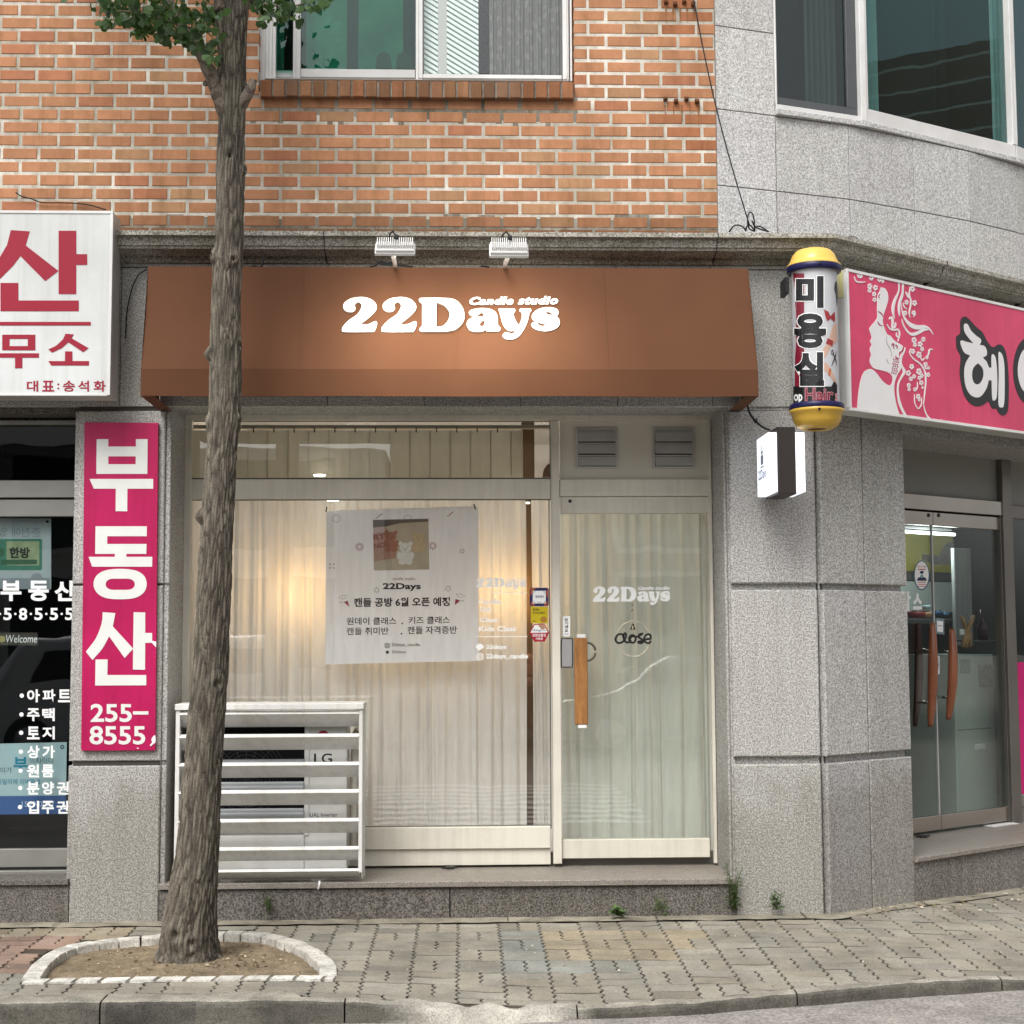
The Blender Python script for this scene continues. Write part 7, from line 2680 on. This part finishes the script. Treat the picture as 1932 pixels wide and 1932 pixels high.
RI = 228 * kx
k = MB()
k.lathe(O, [(RI, pz(1642)), (RI, pz(298))], 56)
drum = k.build("printed_drum", mat("white drum print", (.53, .54, .56), .45, var=.03), bp)
k = MB()
k.box(FR(YP), pu - 300 * kx, pu - 262 * kx, pz(508), pz(347), -.12, .02, .003)
k.box(FR(-.02), pu - .05, pu + .05, pz(1500), pz(1440), 0, -YP - .04 - RI)
k.box(FR(-.02), pu - .05, pu + .05, pz(460), pz(400), 0, -YP - .04 - RI)
k.build("wall_bracket", mat("black bracket", (.015, .015, .016), .5), bp)


def cyl_hit(x, y, r):
    d = ray(x, y)
    ox, oy = EYE.x - pu, EYE.y - YP
    A, Bq, Cq = d.x ** 2 + d.y ** 2, 2 * (ox * d.x + oy * d.y), ox * ox + oy * oy - r * r
    disc = max(0.0, Bq * Bq - 4 * A * Cq)
    t = (-Bq - math.sqrt(disc)) / (2 * A)
    p = EYE + d * t
    v_ = Vector((p.x - pu, p.y - YP, 0)).normalized() * r
    return Vector((pu + v_.x, YP + v_.y, p.z))


def wrap(name, tris, d, m_):
    """tris: list of (verts2d px, faces) laid round the drum"""
    bm = bmesh.new()
    for vs_, fs_ in tris:
        bv = [bm.verts.new((x, y, 0)) for x, y in vs_]
        for f_ in fs_:
            try: bm.faces.new([bv[i] for i in f_])
            except ValueError: pass
    x0, x1 = min(v_.co.x for v_ in bm.verts), max(v_.co.x for v_ in bm.verts)
    x = math.ceil(x0 / 2.5) * 2.5
    while x < x1:
        bmesh.ops.bisect_plane(bm, geom=bm.verts[:] + bm.edges[:] + bm.faces[:], plane_co=(x, 0, 0), plane_no=(1, 0, 0))
        x += 2.5
    bm.verts.index_update()
    k = MB()
    k.add([cyl_hit(v_.co.x, v_.co.y, RI + d) for v_ in bm.verts], [[v_.index for v_ in f_.verts][::-1] for f_ in bm.faces])
    bm.free()
    return k.build(name, m_, drum)


def ptri(loops):
    flat_ = [p for L in loops for p in L]
    t = tessellate_polygon([[Vector((p[0], p[1], 0)) for p in L] for L in loops])
    out = []
    for f_ in t:
        a, b, c = (Vector(flat_[i]) for i in f_)
        out.append(tuple(f_) if (b - a).cross(c - a) > 0 else (f_[0], f_[2], f_[1]))
    return flat_, out


def ttri(body, x0, y0, x1, y1, bold, c=c6):
    vs_, fs_ = text_loops(body, bold)
    xs_, ys_ = [p[0] for p in vs_], [p[1] for p in vs_]
    (a, b), (e, f_) = c([(x0, y0), (x1, y1)])
    return [(a + (x - min(xs_)) / (max(xs_) - min(xs_)) * (e - a), f_ + (y - min(ys_)) / (max(ys_) - min(ys_)) * (b - f_)) for x, y in vs_], [t[::-1] for t in fs_]


wrap("red_stripe", [ptri([c6([(112, 300), (224, 300), (222, 1640), (112, 1640)])])], .0008, mat("wine red print on drum", (.20, .012, .03), .4))
wrap("black_band", [ptri([c6([(112, 1452), (500, 1452), (530, 1395), (560, 1440), (560, 1640), (112, 1640)])])], .0014, M_INK)
wrap("letter_halo", [ttri("미", 130, 320, 430, 662, .075), ttri("용", 112, 698, 455, 1072, .075), ttri("실", 112, 1094, 436, 1456, .075)], .0018, M_LET)
wrap("letters", [ttri("미", 139, 328, 421, 653, .052), ttri("용", 121, 708, 447, 1063, .052), ttri("실", 121, 1103, 427, 1447, .052)], .0026, M_INK)
wrap("white_text", [ttri("op", 118, 1530, 205, 1632, .03)], .0022, M_LET)
wrap("pink_text", [ttri("Hair", 230, 1465, 526, 1602, .035), ttri("s", 538, 1520, 566, 1602, .03)], .0020, mat("pale pink print", (.60, .28, .32), .5))
wrap("red_text", [ttri("Hair", 236, 1470, 520, 1597, .008)], .0026, mat("wine red print on drum", (.20, .012, .03), .4))
wrap("butterfly", [ptri([c6([(425, 668), (470, 690), (492, 735), (535, 690), (540, 770), (530, 797), (495, 762), (460, 790), (440, 740)])])], .0018, mat("butterfly red", (.30, .025, .03), .5))
wrap("skin_shape", [ptri([c6([(520, 830), (556, 800), (558, 1000), (535, 1010), (500, 1040), (440, 1160), (410, 1160), (395, 1110), (450, 1020), (480, 950)])]), ptri([c6([(415, 1215), (450, 1205), (500, 1280), (540, 1370), (560, 1430), (520, 1390), (470, 1330), (415, 1270)])])], .0016, mat("skin tone print", (.58, .37, .28), .5))
wrap("red_armband", [ptri([c6([(462, 958), (520, 990), (512, 1045), (445, 1015)])])], .0022, mat("butterfly red", (.30, .025, .03), .5))
wrap("orange_armband", [ptri([c6([(485, 1262), (500, 1275), (488, 1345), (470, 1340), (474, 1290)])])], .0022, mat("orange print on drum", (.50, .13, .03), .5))
wrap("hair_shape", [ptri([c6(smooth([(555, 380), (535, 410), (532, 470), (548, 530), (558, 640), (564, 500)], 3))]), ptri([c6(stroke([(512, 1075), (525, 1130), (545, 1180), (556, 1240)], 5))]), ptri([c6(stroke([(552, 1095), (540, 1150), (520, 1200), (502, 1245)], 5))]), ptri([c6(circ(510, 1105, 13, 12, 26)), c6(circ(510, 1105, 8, 12, 18))])], .0022, M_INK)
for (x, y) in ((385, 200), (380, 1680)):
    k = MB(); p_ = cyl_hit(*c6([(x, y)])[0], 272 * kx); k.blob(p_, .008, .008, .008, 8); k.build("fixing_screw", M_BLACK, bp)

# ------------------------------------------------------------------ small lit projecting sign
cJ = crop(2024, 1000, 1000, 1932)
YJ = -.40
FJ = FR(YJ)
jx = [FJ.px(*cJ([(x, 700)])[0])[0] for x in (475, 527, 630, 685)]
jz = {n: FJ.px(*cJ([(x, y)])[0])[1] for n, x, y in (("w1", 500, 533), ("w0", 500, 874), ("d1", 580, 503), ("d0", 580, 886))}
js = thing("projecting_lightbox", "small lit white box sign with dark brown frame projecting from the granite pillar", "sign", ((jx[1] + jx[2]) / 2, -.02, jz["d0"]))
DPJ = .34
k = MB()
k.box(FJ, jx[1], jx[2], jz["d0"], jz["d1"], -DPJ, 0, .003)
k.box(FR(-.0), jx[1] - .015, jx[2] + .015, jz["d0"] + .06, jz["d1"] - .06, 0, .06, .002)
k.build("frame", mat("dark brown powder coat", (.028, .022, .020), .4), js)
M_LIT = emis("lit acrylic", (.90, .94, 1.0), .62)
for a, b in ((jx[0], jx[1] - .001), (jx[2] + .001, jx[3])):
    k = MB()
    k.box(FJ.off(-.004), a, b, jz["w0"], jz["w1"], -DPJ + .012, 0, .004)
    acr = k.build("acrylic_panel", M_LIT, js, bevel=.004)
    if a == jx[0]:
        side = Pl((jx[0], 0, 0), (0, -1, 0), (0, 0, 1), (-1, 0, 0))
        k = MB()
        ya, yb = -YJ - .33, -YJ - .03
        zm = (jz["w0"] + jz["w1"]) / 2
        LL = logo
        vs_, fs_ = text_loops("22Days", .03)
        x0_, x1_ = min(p[0] for p in vs_), max(p[0] for p in vs_)
        k.add([side.w(ya + .04 + (p[0] - x0_) / (x1_ - x0_) * .22, zm - .075 + p[1] * .075, .0012) for p in vs_], fs_)
        k.box(side, .5 * (ya + yb) - .035, .5 * (ya + yb) + .035, zm + .005, zm + .06, 0, .0012)
        k.box(side, .5 * (ya + yb) - .045, .5 * (ya + yb) + .045, zm - .012, zm - .004, 0, .0012)
        k.box(side, .5 * (ya + yb) - .022, .5 * (ya + yb) + .022, zm + .066, zm + .085, 0, .0012)
        k.box(side, .5 * (ya + yb) - .006, .5 * (ya + yb) + .006, zm + .088, zm + .115, 0, .0012)
        k.build("candle_emblem", mat("pale blue grey print", (.36, .40, .52), .5), acr)
cbk = MB()
wp2 = smooth([(352, 375), (370, 430), (410, 480), (450, 510), (480, 520)], 6, False)
cbk.tube([FR(-.06 - .16 * i / len(wp2)).w(*FR(-.06 - .16 * i / len(wp2)).px(*p_)) for i, p_ in enumerate(cJ(wp2))], .006, 8)
for (a, b) in (((385, 455), (400, 485)), ((405, 452), (412, 492))):
    cbk.tube([FR(-.1).w(*FR(-.1).px(*cJ([q])[0])) for q in (a, b)], .004, 6)
tag(cbk.build("sign_cable", M_BLACK), "black cable hanging from the awning corner to the small lit sign", "cable")

# ------------------------------------------------------------------ cables, weeds, small things
def wire(name, label, pts3, r, cat="cable", group=None, m_=None):
    k = MB()
    k.tube(pts3, r, 8)
    return tag(k.build(name, m_ or M_BLACK), label, cat, group)


def on(Y, pts, n=6):
    f = FR(Y)
    return [f.w(*f.px(*p)) for p in smooth(pts, n, False)]


k = MB()
a_, b_ = FR(YB - .03), FR(-.12)
top = a_.w(*a_.px(1298, -60))
mid = a_.w(*a_.px(1340, 190))
end = b_.w(*b_.px(1414, 425))
pts_ = []
for i in range(25):
    t = i / 24
    p = top.lerp(end, t)
    p.z -= .05 * math.sin(math.pi * t)
    p.x -= .02 * math.sin(math.pi * t)
    pts_.append(p)
k.tube(pts_, .0042, 8)
c3b = crop(2024, 0, 1000, 1932)
for lp in ([(395, 1320), (390, 1240), (372, 1210), (355, 1240), (362, 1300), (392, 1320)], [(250, 1322), (275, 1290), (300, 1284), (330, 1296), (345, 1318)], [(345, 1318), (352, 1290), (375, 1290), (395, 1318)], [(395, 1318), (400, 1295), (430, 1294), (475, 1322)], [(380, 1260), (395, 1290), (420, 1305), (470, 1320)]):
    P2 = smooth(c3b(lp), 6, False)
    k.tube([FR(-.12 - .03 * math.sin(i * .4)).w(*FR(-.12 - .03 * math.sin(i * .4)).px(*p)) for i, p in enumerate(P2)], .0045, 8)
tag(k.build("black_cable", M_BLACK), "black cable slanting down the brick wall to loops on the stone ledge", "cable")
cB2 = crop(0, 0, 1000, 1932)
wire("thin_cable", "thin black cable drooping on the brick wall above the white light box", on(YB - .02, cB2([(90, 1098), (120, 1118), (180, 1135), (240, 1155), (330, 1157), (430, 1160), (520, 1172), (605, 1198)])), .0038)
wire("grey_cable", "thin grey cable curling over the stone ledge beside the barber pole", [CH.off(.16 + .03 * math.sin(i * .2)).w(*CH.off(.16 + .03 * math.sin(i * .2)).px(*p)) for i, p in enumerate(smooth(c3b([(930, 1348), (975, 1355), (1003, 1395), (990, 1440), (950, 1490), (905, 1505)]), 6, False))], .004, m_=mat("grey cable", (.16, .16, .15), .5))
wire("thin_cable", "thin black cable hanging beside the awning's left end under the white light box", on(-.03, cB2([(840, 1535), (790, 1570), (755, 1640), (735, 1720), (722, 1800), (716, 1930)])), .0035)

# rusty stubs of an old fitting with rust runs on the bricks
M_RUST = mat("rust", (.13, .05, .02), .9, var=.3, vs=40, bump=.5)
for i, (x, y, w_, lab) in enumerate(((1285, 187, 30, "row of rusty iron stubs on the brickwork below the black cable's middle"), (1282, 4, 26, "rusty iron stubs on the brickwork at the top edge beside the black cable"))):
    rb = thing("rusty_bracket", lab, "bracket", FB.w(*FB.px(x, y)), "rusty stubs on the brick wall")
    for j in range(4):
        k = MB()
        u_, v_ = FB.px(x - w_ + j * w_ * .66, y + (j % 2) * 5)
        k.box(FB, u_ - .012, u_ + .012, v_ - .012, v_ + .010, -.01, .02 + .008 * (j % 2), .003)
        k.tube([FB.w(u_, v_, .02), FB.w(u_ + .006, v_ - .01, .036)], .005, 8)
        k.build("iron_stub", M_RUST, rb)
    for j in range(5):
        k = MB()
        u_, v_ = FB.px(x - w_ + j * w_ * .52, y + 8)
        ln = rs.uniform(.06, .17)
        w0 = rs.uniform(.003, .007)
        k.poly(FB, [[(u_ - w0, v_ - .01), (u_ - w0 * .3, v_ - ln), (u_ + w0 * .4, v_ - ln * .95), (u_ + w0, v_ - .01)]], .0018, .0024)
        k.build("rust_run", mat("rust stain", (.25, .115, .05), .95, var=.3, vs=30), rb)

# weeds
rw = random.Random(17)
M_WEED = attr_mat("weed leaf", rough=.6, grain=.2, bump=.1)


def weed(x, y, h, n, spread, label, Y=-.06, wide=1.0, curl=.4):
    f = FR(Y)
    u_, v_ = f.px(x, y)
    base = Vector((u_, Y, max(v_, gz(u_, Y) - .005)))
    k = MB()
    for st_i in range(max(1, int(n / 14))):
        lean = Vector((rw.uniform(-.28, .28), rw.uniform(-.25, 0), 1)) * h * rw.uniform(.6, 1.0)
        b0 = base + Vector((rw.uniform(-.018, .018), rw.uniform(-.006, .004), 0))
        mid = b0 + lean * .5 + Vector((rw.uniform(-.01, .01), 0, 0))
        k.tube([b0, mid, b0 + lean], [.0022, .0018, .0008], 5, col=(.09, .12, .04))
        nn_ = int(n / max(1, int(n / 14)))
        for i in range(nn_):
            t = .08 + .92 * (i + rw.random()) / nn_
            o_ = b0.lerp(mid, t * 2) if t < .5 else mid.lerp(b0 + lean, t * 2 - 1)
            a = rw.uniform(0, 6.28)
            d = Vector((math.cos(a), math.sin(a) * .7 - .25, rw.uniform(-.15, .9))).normalized()
            l_ = spread * rw.uniform(.45, 1.15) * (1.1 - .55 * t)
            s_ = d.cross(Vector((rw.uniform(-.5, .5), rw.uniform(-.5, .5), 1))).normalized() * l_ * .10 * wide
            g = rw.uniform(.7, 1.4)
            m1 = o_ + d * l_ * .45
            e_ = o_ + d * l_ - Vector((0, 0, l_ * curl * .5))
            k.add([o_, m1 + s_, e_, m1 - s_], [(0, 1, 2), (0, 2, 3)], (.085 * g, .14 * g, .042 * g * rw.uniform(.8, 1.3)))
    return tag(k.build("weed", M_WEED), label, "weed", "weeds along the shop base")


weed(505, 1722, .13, 50, .055, "small leafy weed in front of the slatted cover on the step riser", -.03, 1.2, .15)
weed(1160, 1727, .06, 44, .075, "low rosette weed at the foot of the step beneath the glass door", -.08, 2.2)
weed(1246, 1721, .11, 70, .05, "feathery weed at the foot of the step under the door's right half", -.05, .7)
weed(1384, 1716, .29, 150, .055, "tallest weed growing in the joint between the step and granite pillar", -.03, .8)
weed(1464, 1716, .15, 90, .055, "bushy weed in front of the granite pillar's left stone", -.06, .8)
weed(1250, 1729, .04, 12, .045, "tiny weed sprig at the wall strip in front of the feathery weed", -.12, 1.4)
u_ = ground(270, 1852, -.02)
k = MB()
for i in range(40):
    a, r_ = rw.uniform(0, 6.28), rw.uniform(0, .07)
    o_ = Vector((u_.x + math.cos(a) * r_ * 1.6, u_.y + math.sin(a) * r_ * .7 + .07, -.036))
    d = Vector((math.cos(a), math.sin(a), rw.uniform(.3, 1))).normalized()
    s_ = d.cross(Vector((0, 0, 1))).normalized() * .005
    g = rw.uniform(.7, 1.2)
    k.add([o_ - s_, o_ + s_, o_ + d * .03], [(0, 1, 2)], (.06 * g, .10 * g, .03 * g))
tag(k.build("grass_tuft", M_WEED), "small low tuft of grass in the front left of the tree pit", "grass tuft")

# litter: dry leaves and petals
k = MB()
def chip(x, y, z, s, col):
    a = rw.uniform(0, 6.28)
    c_, s_ = math.cos(a) * s, math.sin(a) * s
    k.add([(x - c_, y - s_ * .8, z + .002), (x + s_ * .5, y - c_ * .5, z + rw.uniform(.003, .012)), (x + c_, y + s_ * .8, z + .003), (x - s_ * .4, y + c_ * .4, z + rw.uniform(.002, .01))], [(0, 1, 2, 3)], col)
for _ in range(150):
    t = rw.random()
    px_, py_ = rw.choice([(rw.gauss(1880, 40), rw.gauss(1690, 10)), (rw.gauss(1770, 50), rw.gauss(1712, 5)), (rw.gauss(1650, 40), rw.gauss(1718, 4)), (rw.gauss(1380, 60), rw.gauss(1728, 4)), (rw.gauss(1500, 90), rw.gauss(1726, 5))])
    g_ = ground(px_, py_, -.02)
    if g_.y > wall_y(g_.x) + .1: continue
    chip(g_.x, g_.y, gz(g_.x, g_.y) + .008, rw.uniform(.010, .024), rw.choice([(.55, .48, .36), (.30, .22, .12), (.16, .11, .06), (.62, .57, .48), (.12, .13, .05)]))
for _ in range(240):
    a = rw.uniform(0, 6.28); r_ = rw.uniform(.1, .7)
    x, y = TRX + .15 + math.cos(a) * r_, TRY + math.sin(a) * r_ * .7
    if in_pit(x, y): chip(x, y, soil_base(x, y) + .002, rw.uniform(.006, .018), rw.choice([(.40, .32, .20), (.20, .13, .07), (.5, .44, .33), (.14, .10, .06)]))
for _ in range(150):
    x = rw.uniform(-3, 3.2); y = rw.uniform(-1.7, -.2)
    if not in_pit(x, y): chip(x, y, gz(x, y) + .003, rw.uniform(.004, .011), rw.choice([(.6, .57, .5), (.25, .2, .13), (.5, .45, .36)]))
tag(k.build("leaf_litter", attr_mat("dry litter", rough=.8, grain=.2, bump=.2), kind="stuff"), "scattered dry leaf litter along the wall base and in the tree pit", "litter")
for nm, lab, pl_o, (x, y) in (("door_stop", "small black folding door stop lying on the granite step in front of shop window", None, (849, 1639)), ("door_stop", "small black folding door stop lying on the hair salon step", 1, (1741, 1580))):
    d = ray(x, y)
    z_ = z_st if pl_o is None else zsl
    p = EYE + d * ((z_ - H) / d.z)
    o = thing(nm, lab, "door stop", (p.x, p.y, z_), "door stops on the steps")
    k = MB()
    k.box(Pl((p.x, p.y, z_), (1, 0, 0), (0, 1, 0), (0, 0, 1)), -.022, .022, -.03, .03, .001, .018, .004)
    k.build("stop_body", mat("dark iron", (.04, .038, .036), .5, metal=.5), o)
    k = MB()
    k.tube([(p.x - .048, p.y - .01, z_ + .008), (p.x + .05, p.y + .012, z_ + .010)], .006, 8)
    k.build("stop_arm", bpy.data.materials["dark iron"], o)
q = [SD.off(.30).px(*cU([p])[0]) for p in ((640, 1300), (860, 1288))]
d = ray(*cU([(752, 1293)])[0])
p = EYE + d * ((zsl - H) / d.z)
k = MB()
k.box(Pl((p.x, p.y, zsl), CHD, -CHN, (0, 0, 1)), -.15, .15, -.06, .06, .001, .006)
tag(k.build("folded_paper", mat("white paper", (.72, .72, .70), .7)), "flat white paper sheet lying on the salon step by the door post", "paper")
d = ray(*cU([(600, 1625)])[0])

# small drain hose end under the slatted cover
f = FR(-.05)
a, b = f.px(603, 1662), f.px(600, 1678)
wire("drain_hose", "short white drain hose end hanging below the slatted cover", [f.w(*a), f.w((a[0] + b[0]) / 2 + .004, (a[1] + b[1]) / 2), f.w(*b)], .006, "hose", None, M_WHITE)

# ------------------------------------------------------------------ the other side of the street (seen in the glass)
opp = thing("facing_building", "long brick and plaster building across the street mirrored in the shop glass", "building", (0, -15.5, 0))
OP = Pl((0, -15.5, 0), (-1, 0, 0), (0, 0, 1), (0, 1, 0))
k = MB()
k.box(OP, -16, 1.2, -.1, 5.6, -8, 0)
k.build("brick_front", mat("brown brick front", (.30, .19, .13), .9, var=.25, vs=2), opp)
k = MB()
k.box(OP, 1.3, 18, -.1, 4.8, -8, .15)
k.build("plaster_front", mat("grey plaster front", (.55, .54, .50), .9, var=.12, vs=1), opp)
for fx_ in (-14, -10.5, -7, -3.5, 3, 6.5, 10, 13.5):
    for z0 in (1.0, 3.0):
        k = MB()
        k.box(OP, fx_ - .95, fx_ + .95, z0, z0 + 1.7, .151, .2, .01)
        w_ = k.build("window", M_ALUW, opp)
        k = MB()
        k.box(OP, fx_ - .85, fx_ + .85, z0 + .1, z0 + 1.6, .2, .21)
        k.build("pane", mat("dark far pane", (.03, .035, .04), .1), w_)
k = MB()
k.box(OP, -16, 18, -.1, .04, .15, 2.6)
k.build("far_pavement", mat("far paving", (.33, .31, .28), .9), kind="structure")

m, N, L, B = nodes("red brick with pale joints")
t_ = N.new("ShaderNodeTexCoord")
mp_2 = N.new("ShaderNodeMapping")
mp_2.inputs['Rotation'].default_value = (R(90), 0, R(90))
L.new(t_.outputs['Object'], mp_2.inputs['Vector'])
bt_ = N.new("ShaderNodeTexBrick")
bt_.inputs['Scale'].default_value = 1
bt_.inputs['Brick Width'].default_value = .4
bt_.inputs['Row Height'].default_value = .16
bt_.inputs['Mortar Size'].default_value = .022
bt_.inputs['Color1'].default_value = (.26, .12, .08, 1)
bt_.inputs['Color2'].default_value = (.20, .10, .07, 1)
bt_.inputs['Mortar'].default_value = (.55, .52, .46, 1)
L.new(mp_2.outputs[0], bt_.inputs['Vector'])
L.new(bt_.outputs[0], B.inputs['Base Color'])
B.inputs['Roughness'].default_value = .9
nb_ = thing("side_building", "red brick apartment block down the street mirrored in the rounded upper windows", "building", (18, -4, 0))
SB = Pl((17, 0, 0), (0, -1, 0), (0, 0, 1), (-1, 0, 0))
k = MB()
k.box(SB, .6, 7.5, -.1, 11, -8, 0)
k.build("brick_front", m, nb_)
for u_ in (2.0, 4.6):
    for z0 in (4.2, 7.4):
        k = MB(); k.box(SB, u_, u_ + 1.5, z0, z0 + 1.6, .001, .05, .01); w_ = k.build("window", M_ALUW, nb_)
        k = MB(); k.box(SB, u_ + .1, u_ + 1.4, z0 + .1, z0 + 1.5, .05, .06); k.build("pane", bpy.data.materials["dark far pane"], w_)

# ---- cars parked across the street, mirrored in the glass
def parked_car(x, y, col, name_col, tall, label):
    o = thing("parked_car", label, "car", (x, y, -.1), "cars parked across the street")
    h = 1.75 if tall else 1.42
    W_ = .86
    side = [(-2.15, .32), (-2.12, .62), (-2.0, .82), (-1.25, .95), (-.55, h - .04), (-.2, h), (1.1, h), (1.7, h - .08), (2.05, 1.0), (2.15, .9), (2.16, .4), (2.1, .26), (-2.05, .26)] if not tall else [(-2.2, .32), (-2.18, .75), (-1.95, 1.0), (-1.5, h - .1), (-1.2, h), (1.9, h), (2.15, h - .15), (2.2, .9), (2.2, .4), (2.15, .26), (-2.1, .26)]
    P_ = [(a, b) for a, b in smooth([q + (0,) for q in side], 4)]
    b = MB()
    n_ = len(P_)
    vs_ = []
    for yy, k_ in ((-W_, .93), (-W_ * .94, .985), (-W_ * .6, 1), (W_ * .6, 1), (W_ * .94, .985), (W_, .93)):
        for a, z in P_:
            tuck = 1 - .14 * max(0, (z - .95) / (h - .95))
            vs_.append((x + a * k_, y + yy * tuck, -.1 + .62 + (z - .62) * k_))
    fs_ = [(r_ * n_ + i, r_ * n_ + (i + 1) % n_, (r_ + 1) * n_ + (i + 1) % n_, (r_ + 1) * n_ + i) for r_ in range(5) for i in range(n_)]
    b.add(vs_, fs_, None, True)
    b.add(vs_[:n_], [tuple(range(n_))])
    b.add(vs_[-n_:], [tuple(range(n_))[::-1]])
    b.build("body", mat("car paint " + name_col, col, .25, coat=.8, spec=.5), o, recalc=True)
    gl_ = mat("dark car glass", (.012, .014, .016), .06, spec=.6)
    f = Pl((x, y, -.1), (-1, 0, 0), (0, 0, 1), (0, 1, 0))
    for wd in (([(-.02, 1.0), (.62, 1.0), (.55, h - .14), (.02, h - .12)], [(-.08, 1.0), (-1.45, 1.0), (-1.2, h - .18), (-.08, h - .12)]) if not tall else ([(1.35, 1.02), (.55, 1.02), (.55, h - .18), (1.15, h - .2)], [(.45, 1.02), (-.75, 1.02), (-.75, h - .18), (.45, h - .18)], [(-.85, 1.02), (-1.9, 1.02), (-1.85, h - .2), (-.85, h - .18)])):
        k = MB()
        k.poly(f, [wd], W_ * .80, W_ * .925)
        k.build("side_window", gl_, o)
    for wx in (-1.3, 1.3):
        k = MB()
        c_ = Vector((x + wx, y + W_ - .1, .22))
        k.tube([c_ + Vector((0, -.1, 0)), c_ + Vector((0, .125, 0))], .32, 28)
        w_ = k.build("wheel", mat("tyre rubber", (.015, .015, .016), .8), o)
        k = MB()
        k.tube([c_ + Vector((0, .126, 0)), c_ + Vector((0, .135, 0))], .2, 24)
        k.build("rim", mat("alloy rim", (.5, .5, .52), .3, metal=.9), w_)
    k = MB()
    k.box(f, -1.15, -1.0, .80, .83, W_ * .93, W_ * 1.0, .004)
    k.box(f, .1, .25, .80, .83, W_ * .93, W_ * 1.0, .004)
    k.build("door_handle", mat("car paint " + name_col, col, .25), o)


parked_car(-4.6, -12.2, (.75, .76, .77), "white", True, "white van parked across the street, mirrored in the shop window")
parked_car(3.4, -12.4, (.06, .065, .07), "charcoal", False, "charcoal saloon car parked across the street, mirrored in the glass door")
parked_car(9.0, -12.2, (.72, .73, .74), "white", False, "white saloon car parked across the street toward the corner")
parked_car(-10.0, -12.3, (.02, .02, .022), "black", False, "black saloon car parked across the street before the agency window")
